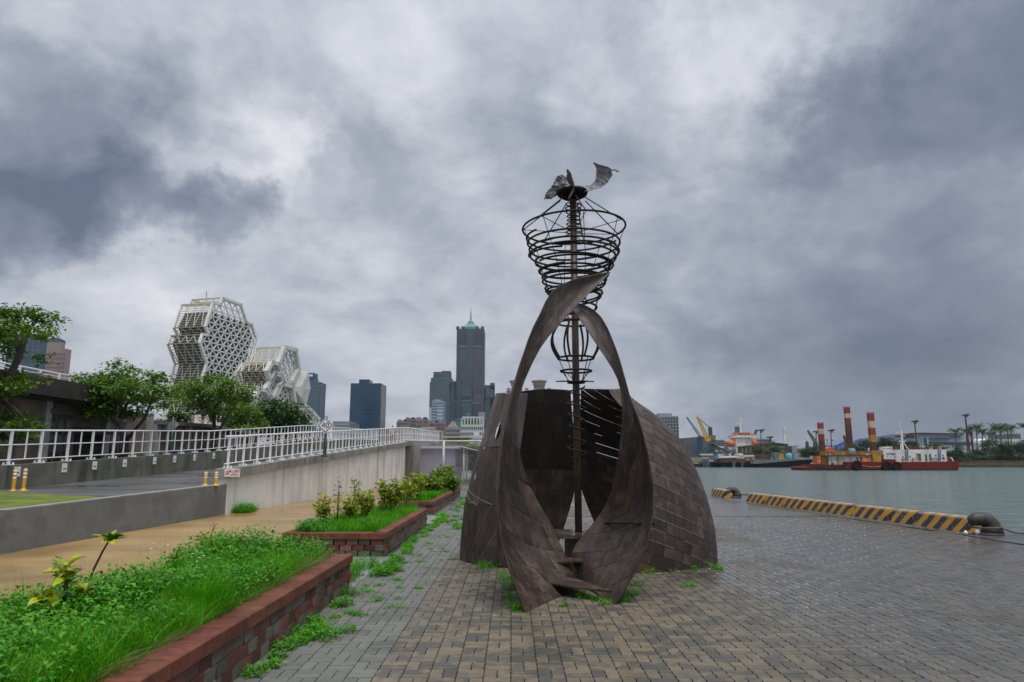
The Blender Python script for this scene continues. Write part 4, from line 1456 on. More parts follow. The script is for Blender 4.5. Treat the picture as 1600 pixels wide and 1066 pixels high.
# ------------------------------------------------------------------ trees
def tree(label, base, trunk, limbs, blobs, leaf, n, m, group=None, name='tree', seed=0, r0=.16, flat=.5):
    """limbs: list of point lists; blobs: (centre, rx, rz) clumps of leaves round the limb ends"""
    t = thing(name, label, 'tree', base, group)
    tr = MB()
    tr.tube(trunk, [r0 * (1 - .45 * i / (len(trunk) - 1)) for i in range(len(trunk))], 9)
    tr.build('trunk', M_BARK, t, True)
    for lp in limbs:
        lb = MB()
        lb.tube(lp, [r0 * .5 * (1 - .8 * i / (len(lp) - 1)) for i in range(len(lp))], 7)
        lb.build('limb', M_BARK, t, True)
    r = np.random.default_rng(seed)
    P_, D_, L_ = [], [], []
    tot = sum(b[1] ** 2 * b[2] for b in blobs) or 1
    for c, rx, rz in blobs:
        sub = max(5, int(46 * rx * rx * rz / tot * len(blobs) / 6 + 8))
        k = int(n * rx * rx * rz / tot)
        # leaf sprays: small clumps on the skin and inside the blob
        sc = r.normal(0, 1, (sub, 3))
        sc /= np.linalg.norm(sc, axis=1, keepdims=True)
        sc *= (r.uniform(.25, 1.0, (sub, 1)) ** .5)
        sc = sc * np.array([rx, rx, rz]) + np.array(c)
        idx = r.integers(0, sub, k)
        off = r.normal(0, 1, (k, 3)) * np.array([rx * .26, rx * .26, rz * .26 * flat + .04])
        P_.append(sc[idx] + off)
        a = r.uniform(0, 2 * np.pi, k)
        D_.append(np.stack([np.cos(a), np.sin(a), r.normal(-.1, .4, k)], 1))
        L_.append(leaf * r.uniform(.6, 1.3, k))
    L_ = np.concatenate(L_)
    V, T = leaf_arrays(np.concatenate(P_), np.concatenate(D_), L_, L_ * .5, .15)
    np_mesh('crown', V, T, m, t, True, kind='stuff')
    return t

def tree_px(label, Y, root_px, trunk_px, limbs_px, blobs_px, leaf, n, m, seed, r0=.16, group=None, name='tree', depth=1.0):
    """tree laid out at distance Y from its outline; limbs and clumps spread in depth as well"""
    r = random.Random(seed)
    dd = lambda: r.uniform(-depth, depth)
    tr = [P(u, v, Y) for u, v in trunk_px]
    lim = []
    for L in limbs_px:
        d = dd()
        lim.append([P(u, v, Y + d * i / max(1, len(L) - 1)) for i, (u, v) in enumerate(L)])
    bl = []
    for u, v, ru, rv in blobs_px:
        k = Y / F
        c = P(u, v, Y + dd())
        bl.append((tuple(c), ru * k, rv * k))
    return tree(label, P(root_px[0], root_px[1], Y), tr, lim, bl, leaf, n, m, group, name, seed, r0)

tg = 'street trees behind the ramp'
tree_px('leftmost tree, cut by the picture edge, with a thick leaning trunk', 21.5, (-12, 720), [(-14, 735), (-8, 660), (10, 600), (30, 555), (42, 520)],
        [[(10, 600), (-15, 560), (-40, 520)], [(42, 520), (60, 495), (80, 488)], [(30, 555), (20, 500), (15, 485)], [(0, 625), (25, 640), (50, 670)], [(-5, 660), (20, 690), (45, 690)]],
        [(35, 488, 30, 10), (75, 500, 22, 12), (10, 500, 34, 18), (55, 520, 26, 12), (-20, 520, 40, 22), (0, 545, 30, 16), (70, 560, 16, 8), (15, 585, 34, 12), (35, 600, 22, 8), (0, 610, 30, 10),
         (15, 655, 30, 10), (40, 665, 24, 10), (10, 680, 32, 12), (-20, 640, 30, 20), (-20, 580, 30, 16), (-25, 690, 30, 12)], .17, 7000, M_TREE, 1, .15, tg, 'street_tree', 1.0)
tree_px('full spreading tree in front of the warehouse doors', 27.5, (196, 710), [(196, 735), (196, 690), (190, 668), (184, 648)],
        [[(190, 668), (160, 640), (130, 620), (110, 618)], [(184, 648), (180, 610), (175, 580)], [(196, 690), (225, 655), (240, 620), (250, 600)], [(186, 652), (205, 620), (215, 590)], [(160, 640), (140, 600)]],
        [(190, 580, 26, 11), (150, 590, 30, 13), (225, 590, 30, 12), (125, 600, 24, 12), (252, 598, 20, 10), (175, 605, 40, 16), (215, 612, 40, 16), (130, 625, 34, 14), (105, 632, 22, 9), (165, 630, 40, 16),
         (235, 630, 34, 12), (200, 640, 36, 12), (150, 648, 28, 10), (262, 612, 16, 10), (185, 568, 12, 7)], .19, 7000, M_TREE, 2, .15, tg, 'street_tree', 1.6)
tree_px('tree with a forked trunk in front of the low shed', 37.0, (335, 705), [(334, 725), (334, 690), (335, 665)],
        [[(335, 665), (328, 640), (300, 615)], [(335, 665), (335, 630), (338, 600)], [(334, 688), (352, 655), (370, 630)], [(335, 640), (350, 615), (355, 600)]],
        [(335, 595, 26, 10), (300, 610, 28, 11), (365, 605, 26, 12), (285, 622, 22, 10), (325, 618, 34, 12), (375, 622, 24, 12), (350, 632, 32, 12), (310, 636, 26, 10), (380, 642, 22, 12), (340, 650, 24, 8), (300, 596, 12, 6)],
        .21, 5600, M_TREE, 3, .16, tg, 'street_tree', 1.8)
tree_px('broad dark green tree below the white lattice hall', 62, (430, 700), [(430, 720), (430, 680), (432, 655)],
        [[(432, 655), (410, 640)], [(432, 655), (450, 640)]],
        [(430, 640, 34, 14), (405, 650, 30, 16), (455, 645, 26, 14), (430, 662, 50, 18), (465, 660, 24, 14), (395, 668, 26, 14), (475, 672, 16, 12), (420, 634, 20, 8), (440, 675, 40, 14)], .34, 8500, M_TREE_D, 4, .22, 'dark trees by the hall', 'broadleaf_tree', 3)
tree_px('rounded green tree between the forked tree and the broad dark one', 52, (388, 700), [(388, 720), (388, 680), (388, 660)], [[(388, 660), (380, 640)]],
        [(385, 640, 22, 14), (375, 655, 22, 14), (398, 655, 20, 14), (385, 668, 28, 12)], .28, 3600, M_TREE, 5, .16, 'dark trees by the hall', 'broadleaf_tree', 2)
tree_px('low dark bush on the roof edge of the low shed', 48, (270, 670), [(275, 672), (275, 655)], [[(275, 655), (282, 648)]], [(280, 655, 16, 9), (262, 662, 18, 6), (240, 662, 16, 4)], .22, 2200, M_TREE_D, 6, .08, None, 'bush', 1)
tree_px('dark tree beside the lilac cabinet, partly behind the sculpture', 56, (748, 730), [(748, 755), (748, 715)], [[(748, 715), (742, 700)]], [(742, 700, 16, 9), (755, 710, 18, 14), (745, 722, 14, 12), (752, 735, 16, 14)], .3, 3600, M_TREE, 7, .15, None, 'broadleaf_tree', 1.5)
# ------------------------------------------------------------------ left side: signs, bollards, fence, cabinet, warehouses
M_YEL = mat('yellow plastic', (0.50, 0.27, 0.012), (0.58, 0.33, 0.02), 5, 0.45)
M_GREY_MET = mat('galvanised steel', (0.33, 0.34, 0.34), (0.44, 0.45, 0.45), 6, 0.45, metal=0.3)
M_REFL = mat('white reflective band', (0.72, 0.72, 0.68), None, 5, 0.4)
M_DKGREEN = mat('dark green paint', (0.012, 0.035, 0.030), (0.02, 0.05, 0.042), 4, 0.4)
M_RED = mat('sign red', (0.55, 0.02, 0.03), None, 4, 0.5)
M_SIGNW = mat('sign white', (0.74, 0.74, 0.72), (0.8, 0.8, 0.78), 4, 0.5)
M_BLACK = mat('black paint', (0.015, 0.015, 0.016), (0.025, 0.025, 0.026), 6, 0.5)
M_NAVY = mat('navy lettering', (0.02, 0.035, 0.12), None, 4, 0.5)

def flex_bollard(u, v, h_px, label):
    y = 18.3 if v > 760 else 19.9
    p = P(u, v, y)
    p.z = min(p.z, ramp_z(y) + .03)
    h = h_px * p.y / F
    t = thing('yellow_bollard', label, 'bollard', p, 'yellow bollards on the ramp')
    b = MB()
    b.lathe(p, [(.12, 0), (.11, .03), (.05, .06), (.044, .10), (.042, h - .02), (.025, h)], 14)
    b.build('bollard_post', M_YEL, t, True)
    for f in (.55, .72, .86):
        r = MB()
        r.lathe(p + Vector((0, 0, h * f)), [(.0455, 0), (.0455, .07 * h)], 14)
        r.build('reflective_band', M_REFL, t, True)
flex_bollard(20, 769, 35, 'yellow post with pale bands by the parapet, left of its pair')
flex_bollard(36, 768, 35, 'yellow post with pale bands by the parapet, right of its pair')
flex_bollard(320.5, 756, 22, 'yellow post with pale bands near the red warning board, left of its pair')
flex_bollard(337, 756, 22, 'yellow post with pale bands near the red warning board, right of its pair')

# small white plates on the mossy parapet
for i, u in enumerate((28, 101, 148, 194.5, 241, 272, 303, 333, 357)):
    zc = -LPX * F / (800 - u)
    y = zc / CP * 1.0
    p = Vector((LPX + .012, y, par_top(y) - .17))
    t = thing('marker_plate', f'small white plate on the mossy parapet, {["first", "second", "third", "fourth", "fifth", "sixth", "seventh", "eighth", "ninth"][i]} from the picture edge', 'plate', p, 'white plates on the parapet')
    b = MB()
    b.box(p.x, p.x + .012, p.y - .12, p.y + .12, p.z - .15, p.z + .12)
    b.build('plate_board', M_SIGNW, t)
    b = MB()
    b.box(p.x + .012, p.x + .016, p.y - .07, p.y + .07, p.z - .06, p.z - .03)
    b.build('arrow_mark', M_BLACK, t)

# warning board on the end of the retaining wall
wp = P(362.5, 739, 20.52)
t = thing('warning_board', 'white warning board with red stop disc and red lettering on the wall end', 'sign', wp)
b = MB()
b.box(wp.x - .225, wp.x + .225, 20.52, 20.55, wp.z - .115, wp.z + .115)
b.build('board', M_SIGNW, t)
d = MB()
n = 24
pts = [Vector((wp.x - .14 + .052 * math.cos(2 * math.pi * i / n), 20.519, wp.z + .0 + .052 * math.sin(2 * math.pi * i / n))) for i in range(n)]
d.prism(pts, (0, -.004, 0))
d.build('stop_disc', M_RED, t)
d = MB()
d.box(wp.x - .175, wp.x - .105, 20.511, 20.5145, wp.z - .01, wp.z + .012)
d.build('disc_bar', M_SIGNW, t)
text_mesh('禁止通行', .082, M_RED, Matrix.Translation((wp.x + .065, 20.516, wp.z + .045)) @ FACE, 'lettering', t)
for k, (dz, w_) in enumerate(((-.012, .13), (-.045, .25), (-.068, .22))):
    d = MB()
    d.box(wp.x + .065 - w_ / 2, wp.x + .065 + w_ / 2, 20.515, 20.518, wp.z + dz - .006, wp.z + dz + .006)
    d.build('text_line', mat('sign pink', (.6, .22, .25), None, 4, .5), t)

# speed sign on its dark green post, standing on the coping
def speed_sign(u, vbase, vtop, vsign, size_px, y, label, front=True, num='40'):
    bx = P(u, vbase, y)
    t = thing('road_sign', label, 'sign', bx, 'diamond road signs')
    top = Z(vtop, y)
    pm = MB()
    pm.lathe(bx, [(.13, 0), (.12, .04), (.075, .12), (.062, .2), (.058, top - bx.z)], 12)
    pm.build('post', M_DKGREEN, t, True)
    s = size_px * y / F / math.sqrt(2)
    c = Vector((bx.x, y - .075 if front else y + .075, Z(vsign, y)))
    def diamond(r, th, off, m, nm):
        d = MB()
        yy = c.y - off
        d.prism([Vector((c.x + r, yy, c.z)), Vector((c.x, yy, c.z + r)), Vector((c.x - r, yy, c.z)), Vector((c.x, yy, c.z - r))], (0, -th, 0))
        d.build(nm, m, t)
    r = s * 1.0
    if front:
        diamond(r, .01, 0, M_SIGNW, 'sign_plate')
        diamond(r * .90, .003, .010, mat('sign blue', (.03, .10, .30), None, 4, .5), 'sign_border')
        diamond(r * .76, .003, .013, M_SIGNW, 'sign_face')
        text_mesh(num, r * .95, M_BLACK, Matrix.Translation((c.x, c.y - .0185, c.z)) @ FACE, 'lettering', t)
    else:
        diamond(r, .01, 0, M_GREY_MET, 'sign_plate')
    return t
ys_ = 28.6
speed_sign(507, 714, 651, 665, 13.5 * 1.35, ys_, 'diamond sign reading 40 on a dark green post on the coping')
speed_sign(612.5, 695, 665, 673, 5 * 1.4, 61, 'distant small diamond sign on the far railing, before the blue tower', True, '40')
speed_sign(266, 712, 652, 664, 12, 33.5, 'back of a grey diamond sign in front of the low shed', False)

# chain-link fence between ramp wall and sculpture
FY = 46.6
t = thing('chain_link_fence', 'wire mesh fence with pale posts in front of the lilac cabinet', 'fence', (-7.2, FY, 0))
M_FENCE = mat('pale fence paint', (0.40, 0.43, 0.40), (0.50, 0.53, 0.50), 4, 0.5)
zt = Z(689.5, FY)
x0f = P(629, 720, FY).x
for u in (629, 693, 757, 821):
    p = P(u, 720, FY)
    b = MB()
    b.tube([(p.x, FY, 0), (p.x, FY, zt + .02)], .10 if u == 629 else .085, 8)
    b.build('post', M_FENCE, t, True)
x1f = P(821, 720, FY).x
b = MB()
b.tube([(x0f, FY, zt), (x1f, FY, zt)], .06, 8)
b.build('top_rail', M_FENCE, t, True)
ms = MB()
for i in range(int((x1f - x0f + 2.7) / .16)):
    a = x0f + i * .16
    for s in (1, -1):
        xa, xb = (a - 2.7, a) if s > 0 else (a, a - 2.7)
        za, zb = .05, zt - .05
        pa_, pb_ = Vector((xa, FY + .01 * s, za)), Vector((xb, FY + .01 * s, zb))
        dd = pb_ - pa_
        lo, hi = 0.0, 1.0
        for e in (x0f, x1f):
            k = (e - pa_.x) / dd.x
            if (dd.x > 0) == (e == x0f):
                lo = max(lo, k)
            else:
                hi = min(hi, k)
        if hi > lo:
            ms.bar(pa_ + dd * lo, pa_ + dd * hi, .011)
ms.build('wire_mesh', M_GREY_MET, t, kind='stuff')

# lilac electrical cabinet building behind the fence
M_LILAC = mat('lilac painted metal', (0.31, 0.285, 0.385), (0.37, 0.345, 0.45), 1.5, 0.5, stain=(.27, .25, .33), stain_scale=(1.2, 1.2, .3))
t = thing('utility_cabinet', 'lilac flat-roofed utility cabinet behind the mesh fence', 'cabinet', (-4.8, 49.5, 0))
CYF = 48.2
xa, xb = P(653, 720, CYF).x, P(711, 720, CYF).x
zt2 = Z(701, CYF)
b = MB()
b.box(xa, xb, CYF, CYF + 6.5, 0, zt2)
b.build('cabinet_body', M_LILAC, t)
b = MB()
b.box(xa - .15, xb + .35, CYF - .2, CYF + 6.8, zt2, zt2 + .17)
b.build('roof', mat('pale lilac roof', (.50, .48, .56), (.56, .54, .6), 2, .5), t)
for k in range(3):
    d = MB()
    y = CYF + .5 + k * 2.0
    d.box(xb, xb + .04, y, y + 1.6, .15, zt2 - .25)
    dd = d.build('door', M_LILAC, t)
    for q in range(5):
        d = MB()
        d.box(xb + .04, xb + .06, y + .35, y + 1.25, zt2 - .75 - q * .07, zt2 - .72 - q * .07)
        d.build('vent_slat', mat('vent grey', (.15, .14, .17), None, 4, .6), dd)
    d = MB()
    d.box(xb + .04, xb + .10, y + .12, y + .18, zt2 * .5 - .1, zt2 * .5 + .1)
    d.build('handle', M_BLACK, dd)
for u in (655, 693, 707):
    x = P(u, 720, CYF).x
    d = MB()
    d.box(x - .02, x + .02, CYF - .025, CYF, .1, zt2 - .1)
    d.build('panel_seam', mat('lilac seam', (.30, .285, .36), None, 4, .6), t)
for k in range(2):
    d = MB()
    x = xb + .62 + .0 * k
    d.tube([(x, CYF - .1 + k * 3, 0), (x, CYF - .1 + k * 3, zt2 - .02)], .04, 8)
    d.build('canopy_post', M_WHITE, t, True)
d = MB()
d.prism([Vector((xb + .36, CYF - .35, zt2 + .12)), Vector((xb + 1.35, CYF - .35, zt2 - .12)), Vector((xb + 1.35, CYF - .35, zt2 - .06)), Vector((xb + .36, CYF - .35, zt2 + .19))], (0, 6.5, 0))
d.build('canopy', mat('white canopy', (.62, .63, .68), None, 2, .5), t)
t = thing('stained_wall', 'dark streaked concrete wall stub left of the lilac cabinet', 'wall', (-6.6, 47.4, 0))
d = MB()
xs0, xs1 = P(634, 720, 47.3).x, P(656, 720, 47.3).x
d.box(xs0, xs1, 47.3, 47.6, 0, Z(695, 47.3))
d.build('wall_body', mat('streaked concrete', (.20, .205, .19), (.30, .30, .28), 1.5, .85, stain=(.045, .045, .04), stain_scale=(3.5, 3.5, .2), stain_amt=.8), t)

# warehouses behind the parapet
M_PLASTER = mat('stained old plaster', (0.12, 0.095, 0.07), (0.20, 0.16, 0.12), 0.9, 0.9, 0.01, 12, stain=(.035, .03, .025), stain_scale=(.9, .9, .7), stain_amt=.8)
M_DARKROOF = mat('black weathered roof edge', (0.022, 0.020, 0.018), (0.045, 0.04, 0.035), 2, 0.85, 0.01, 15)
M_DOORF = mat('brown door frame', (0.075, 0.045, 0.038), (0.10, 0.065, 0.055), 4, 0.6)
M_GLASSD = mat('dark glass', (0.020, 0.030, 0.034), (0.03, 0.045, 0.05), 1, 0.1)
M_COL = mat('grey column', (0.26, 0.25, 0.235), (0.34, 0.33, 0.31), 3, 0.85, stain=(.08, .075, .07), stain_scale=(1, 1, .3))
WHX = -17.4
def ywh(u, x=WHX):
    return (x * F / (u - 800)) / CP
def door(t, u0, u1, vtop, x=WHX, sill=.62):
    y0, y1 = ywh(u0, x), ywh(u1, x)
    zt = Z(vtop, (y0 + y1) / 2)
    d = MB()
    d.box(x - .02, x + .06, y0, y1, sill, zt)
    o = d.build('door', M_DOORF, t)
    d = MB()
    d.box(x, x + .20, y0 - .12, y1 + .12, zt, zt + .22)
    d.build('lintel', M_DOORF, o)
    n = 3
    w_ = (y1 - y0) / n
    for k in range(n):
        d = MB()
        d.box(x + .06, x + .08, y0 + w_ * k + .12, y0 + w_ * (k + 1) - .06, sill + .1, zt - .12)
        d.build('glass_panel', M_GLASSD, o)
    return o
t = thing('warehouse', 'old dark warehouse with a terrace railing on its roof', 'building', (WHX - 4, 26, .6))
ya, yb = 15.0, ywh(232)
z_w = 3.75
d = MB()
d.box(WHX - 9, WHX, ya, yb, .6, z_w)
d.build('wall', M_PLASTER, t)
d = MB()
d.box(WHX - 9.3, WHX + .75, ya - .4, ywh(155) + 0, z_w + .1, z_w + .75)
d.build('roof', M_DARKROOF, t)
d = MB()
d.box(WHX - 9, WHX + .45, ya - .4, ywh(175), z_w, z_w + .1)
d.build('roof_beam', M_DARKROOF, t)
door(t, 66, 102, 649)
door(t, 163, 188, 660)
for u in (61, 158, 226):
    y = ywh(u)
    d = MB()
    d.box(WHX, WHX + .18, y - .16, y + .16, .6, z_w)
    d.build('column', M_COL, t)
d = MB()
d.prism([Vector((WHX, ywh(110), 2.75)), Vector((WHX + 1.1, ywh(110), 2.58)), Vector((WHX + 1.1, ywh(110), 2.66)), Vector((WHX, ywh(110), 2.88))], (0, ywh(156) - ywh(110), 0))
d.build('door_canopy', M_DARKROOF, t)
d = MB()
d.box(WHX, WHX + .06, ywh(112), ywh(154), .6, 2.55)
d.build('dark_opening', mat('deep brown recess', (.025, .02, .017), None, 3, .9), t)
# terrace railing on the roof
tr_ = thing('terrace_railing', 'white multi-bar railing on the warehouse roof', 'railing', (WHX, 24, z_w + .75))
zb_ = 4.85
RX = WHX - 4.6
d = MB()
d.box(WHX - 9, RX + .15, ya, ywh(160, RX), z_w, zb_)
d.build('upper_roof', M_DARKROOF, t)
for hz in (.05, .21, .37, .53, .69, .85):
    d = MB()
    d.tube([(RX, ya, zb_ + hz), (RX, ywh(158, RX), zb_ + hz), (RX - 4, ywh(158, RX), zb_ + hz)], .028 if hz < .8 else .042, 6)
    d.build('rail', M_WHITE, tr_, True)
y = ya + .4
while y < ywh(158, RX):
    d = MB()
    d.box(RX - .05, RX + .05, y - .05, y + .05, zb_, zb_ + .85)
    d.build('post', M_WHITE, tr_)
    y += 1.35
for k in range(1, 4):
    d = MB()
    d.box(RX - k * 1.35 - .03, RX - k * 1.35 + .03, ywh(158, RX) - .04, ywh(158, RX) + .04, zb_, zb_ + .85)
    d.build('post', M_WHITE, tr_)

t = thing('low_shed', 'low flat-roofed plaster shed at the end of the parapet', 'building', (WHX - 3, 40, .6))
ya2, yb2 = ywh(234), ywh(393)
d = MB()
z0_, z1_ = Z(660, ya2), Z(660, ywh(310))
z2_ = Z(681, yb2)
prof = [(ya2, z0_ - .1), (ywh(310), z0_ + .0), (yb2, z2_)]
pl = [Vector((WHX, ya2, .6)), Vector((WHX, yb2, .6)), Vector((WHX, yb2, prof[2][1])), Vector((WHX, ywh(310), prof[1][1])), Vector((WHX, ya2, prof[0][1]))]
d.prism(pl, (-8, 0, 0))
d.build('wall', M_PLASTER, t)
d = MB()
for (a, za), (b_, zb2) in ((prof[0], prof[1]), (prof[1], prof[2])):
    d.prism([Vector((WHX + .5, a, za)), Vector((WHX + .5, b_, zb2)), Vector((WHX + .5, b_, zb2 + .17)), Vector((WHX + .5, a, za + .17))], (-8.8, 0, 0))
d.build('roof', mat('grey roof slab', (.13, .12, .10), (.20, .185, .16), 2, .9), t)
for u in (237, 288, 356, 388):
    y = ywh(u)
    d = MB()
    d.box(WHX, WHX + .2, y - .2, y + .2, .6, float(np.interp(y, [q[0] for q in prof], [q[1] for q in prof])))
    d.build('column', M_COL, t)
door(t, 313, 324, 678)
door(t, 359, 369, 682)
d = MB()
yq = ywh(247)
d.box(WHX, WHX + .45, yq - .3, yq + .5, 3.05, 3.4)
d.build('wall_lamp', M_GREY_MET, t)
m = thing('traffic_mirror', 'round mirror with a dark rim in front of the low shed', 'mirror', P(232, 697, 36.2))
pc = P(232, 697, 36.2)
d = MB()
d.prism([Vector((pc.x + .36 * math.cos(i * math.pi / 10), pc.y, pc.z + .36 * math.sin(i * math.pi / 10))) for i in range(20)], (0, .06, 0))
d.build('rim', M_BLACK, m)
d = MB()
d.prism([Vector((pc.x + .29 * math.cos(i * math.pi / 10), pc.y - .004, pc.z + .29 * math.sin(i * math.pi / 10))) for i in range(20)], (0, -.01, 0))
d.build('mirror_glass', mat('mirror glass', (.45, .46, .46), None, 2, .15, metal=.8), m)
d = MB()
d.tube([(pc.x, pc.y + .1, .62), (pc.x, pc.y + .1, pc.z + .1)], .04, 8)
d.build('post', M_GREY_MET, m)
# white van glimpsed behind the railings
vn = thing('parked_van', 'white vehicle roof glimpsed behind the railings', 'van', P(398, 702, 48))
pc = P(398, 702, 48)
d = MB()
d.prism([Vector((pc.x - 1.0, 47, .8)), Vector((pc.x + 1.3, 47, .8)), Vector((pc.x + 1.3, 47, pc.z - .3)), Vector((pc.x + .7, 47, pc.z + .12)), Vector((pc.x - 1.0, 47, pc.z + .15))], (0, 3.6, 0))
d.build('body', M_WHITE, vn)
d = MB()
d.box(pc.x - .8, pc.x + .6, 46.98, 46.99, pc.z - .35, pc.z)
d.build('window', M_GLASSD, vn)
for q in (-.55, .85):
    d = MB()
    d.tube([(pc.x + q, 46.9, .95), (pc.x + q, 47.2, .95)], .33, 14)
    d.build('wheel', M_BLACK, vn)
# glass-fronted kiosk behind the shed
t = thing('glass_pavilion', 'small pavilion with white and pink upright panels behind the shed', 'building', P(325, 668, 62))
kx0, kx1, kz0, kz1 = P(296, 660, 62).x, P(372, 660, 62).x, Z(672, 62), Z(632, 62)
d = MB()
d.prism([Vector((kx0, 62, 0)), Vector((kx1, 62, 0)), Vector((kx1, 62, kz0 + .4)), Vector((kx1 - 1.8, 62, kz1)), Vector((kx0, 62, kz1 - .9))], (0, 5, 0))
d.build('body', M_GLASSD, t)
d = MB()
d.box(kx0 - .2, kx1, 61.6, 62, kz0 - .9, kz0 + .2)
d.build('fascia', mat('slate fascia', (.06, .065, .08), None, 3, .6), t)
for i in range(9):
    x = kx0 + .15 + (kx1 - kx0 - 2.0) * i / 8
    d = MB()
    d.box(x, x + .32, 61.9, 61.97, kz0 + .2, kz1 - .95)
    d.build('panel', M_SIGNW if i % 3 else mat('salmon panel', (.42, .20, .15), None, 3, .6), t)
# ------------------------------------------------------------------ white lattice concert hall
M_LATT = mat('white lattice steel', (0.60, 0.62, 0.58), (0.68, 0.70, 0.66), 0.3, 0.55)
M_SLAT = mat('cream louvres', (0.40, 0.385, 0.28), (0.50, 0.48, 0.37), 0.3, 0.6)
M_SLATD = mat('cream diagonals', (0.50, 0.48, 0.34), (0.60, 0.57, 0.43), 0.3, 0.6)
M_HALLD = mat('dark glazed core', (0.030, 0.034, 0.045), (0.05, 0.055, 0.068), 0.2, 0.35)
M_PANELW = mat('off-white facade panels', (0.50, 0.52, 0.49), (0.60, 0.62, 0.58), 0.4, 0.6, stain=(.40, .42, .40), stain_scale=(.6, .6, .1), stain_amt=.5)

def plane_pts(px, A, d):
    """photo outline -> points on the vertical plane through A along horizontal direction d"""
    out = []
    n = Vector((d[1], -d[0], 0))
    for u, v in px:
        r = ray(u, v)
        k = (Vector((A[0], A[1], 0)) - Vector((0, 0, 0))).dot(n) / Vector((r.x, r.y, 0)).dot(n)
        out.append(Vector((r.x * k, r.y * k, EYE + r.z * k)))
    return out

def clip_seg(p, q, poly):
    """parts of 2-D segment p-q inside polygon"""
    ts = [0.0, 1.0]
    dx, dy = q[0] - p[0], q[1] - p[1]
    n = len(poly)
    for i in range(n):
        a, b = poly[i], poly[(i + 1) % n]
        ex, ey = b[0] - a[0], b[1] - a[1]
        den = dx * ey - dy * ex
        if abs(den) < 1e-9:
            continue
        t = ((a[0] - p[0]) * ey - (a[1] - p[1]) * ex) / den
        s = ((a[0] - p[0]) * dy - (a[1] - p[1]) * dx) / den
        if 0 <= s <= 1 and 0 < t < 1:
            ts.append(t)
    ts.sort()
    out = []
    for t0, t1 in zip(ts[:-1], ts[1:]):
        m = (t0 + t1) / 2
        x, y = p[0] + dx * m, p[1] + dy * m
        ins = False
        j = n - 1
        for i in range(n):
            if (poly[i][1] > y) != (poly[j][1] > y) and x < (poly[j][0] - poly[i][0]) * (y - poly[i][1]) / (poly[j][1] - poly[i][1]) + poly[i][0]:
                ins = not ins
            j = i
        if ins and t1 - t0 > 1e-4:
            out.append((t0, t1))
    return out

def lattice(t, pts, d, w, h, bw, m, nm='lattice'):
    A = pts[0]
    dv = Vector((d[0], d[1], 0)).normalized()
    to2 = lambda p: ((p - A).dot(dv), p.z)
    to3 = lambda q: Vector((A.x, A.y, 0)) + dv * q[0] + Vector((0, 0, q[1]))
    poly = [to2(p) for p in pts]
    x0, x1 = min(p[0] for p in poly), max(p[0] for p in poly)
    z0, z1 = min(p[1] for p in poly), max(p[1] for p in poly)
    mb = MB()
    segs = []
    nz = int((z1 - z0) / h) + 1
    for i in range(nz + 1):
        segs.append(((x0 - 1, z0 + i * h), (x1 + 1, z0 + i * h)))
    run = (z1 - z0) / h * w / 2
    k = -int(run / w) - 2
    while x0 + k * w < x1 + run:
        segs.append(((x0 + k * w, z0), (x0 + k * w + run, z1)))
        segs.append(((x0 + k * w, z0), (x0 + k * w - run, z1)))
        k += 1
    for p, q in segs:
        for a, b in clip_seg(p, q, poly):
            mb.bar(to3((p[0] + (q[0] - p[0]) * a, p[1] + (q[1] - p[1]) * a)), to3((p[0] + (q[0] - p[0]) * b, p[1] + (q[1] - p[1]) * b)), bw, bw * 1.3)
    return mb.build(nm, m, t, kind='stuff')

def frame(t, pts, bw, m, nm='frame', depth=None):
    mb = MB()
    for a, b in zip(pts, pts[1:] + pts[:1]):
        dd = (b - a).normalized() * bw * .35
        mb.bar(a - dd, b + dd, bw, depth or bw)
    return mb.build(nm, m, t)

def louvres(t, edges, e1, step, m):
    for p, q in edges:
        if p.z < q.z:
            p, q = q, p
        n = max(2, int((p.z - q.z) / step))
        mb = MB()
        for i in range(n + 1):
            a = p.lerp(q, i / n)
            mb.bar(a, a + e1, .13, .16)
        mb.build('louvres', m, t, kind='stuff')
        mb = MB()
        nd = 4
        for i in range(nd):
            f0, f1, fm = i / nd, (i + 1) / nd, (i + .5) / nd
            mb.bar(p + e1 * f0, q + e1 * fm, .19)
            mb.bar(q + e1 * fm, p + e1 * f1, .19)
        mb.bar(p, p + e1, .4)
        mb.bar(q, q + e1, .4)
        mb.bar(p + e1, q + e1, .45)
        mb.build('louvre_frame', M_SLATD, t)

def zpx(L, s, ox, oy):
    return [(ox + x * s, oy + y * s) for x, y in L]
D2 = (0.235, 1.0)
A0 = P(318, 600, 200)
t = thing('concert_hall_tower', 'tall white honeycomb-shaped tower of triangular lattice with cream louvred side', 'building', (A0.x, A0.y, 0))
OL = zpx([(545, 80), (690, 132), (735, 270), (775, 290), (812, 395), (762, 590), (700, 600), (662, 720), (655, 1010), (330, 1010), (345, 870), (380, 740), (420, 595), (365, 435), (385, 370), (437, 372), (410, 305), (470, 120), (528, 128)], .197, 240, 450)
pts = plane_pts(OL, A0, D2)
E1 = Vector((-10.6, 2.5, 0))
lattice(t, pts, D2, 3.05, 2.0, .27, M_LATT)
frame(t, pts, .75, M_LATT)
louvres(t, [(pts[i], pts[i + 1]) for i in (9, 10, 11, 12, 13, 15, 16)] + [(pts[18], pts[0])], E1, .72, M_SLAT)
louvres(t, [(pts[14], pts[15] - Vector((0, 0, .3)))], E1, .3, M_SLAT)
fp = [p + E1 for p in pts]
frame(t, fp, .5, M_LATT, 'rear_frame')
zt = max(p.z for p in pts)
cen = sum(pts, Vector()) / len(pts)
core = [Vector((cen.x + (p.x - cen.x) * .95, cen.y + (p.y - cen.y) * .95, min(p.z, zt * .9) if p.z > 5 else 0)) + E1.normalized() * 1.0 for p in pts]
d = MB()
d.prism(core, E1 * .8)
d.build('core', M_HALLD, t)
d = MB()
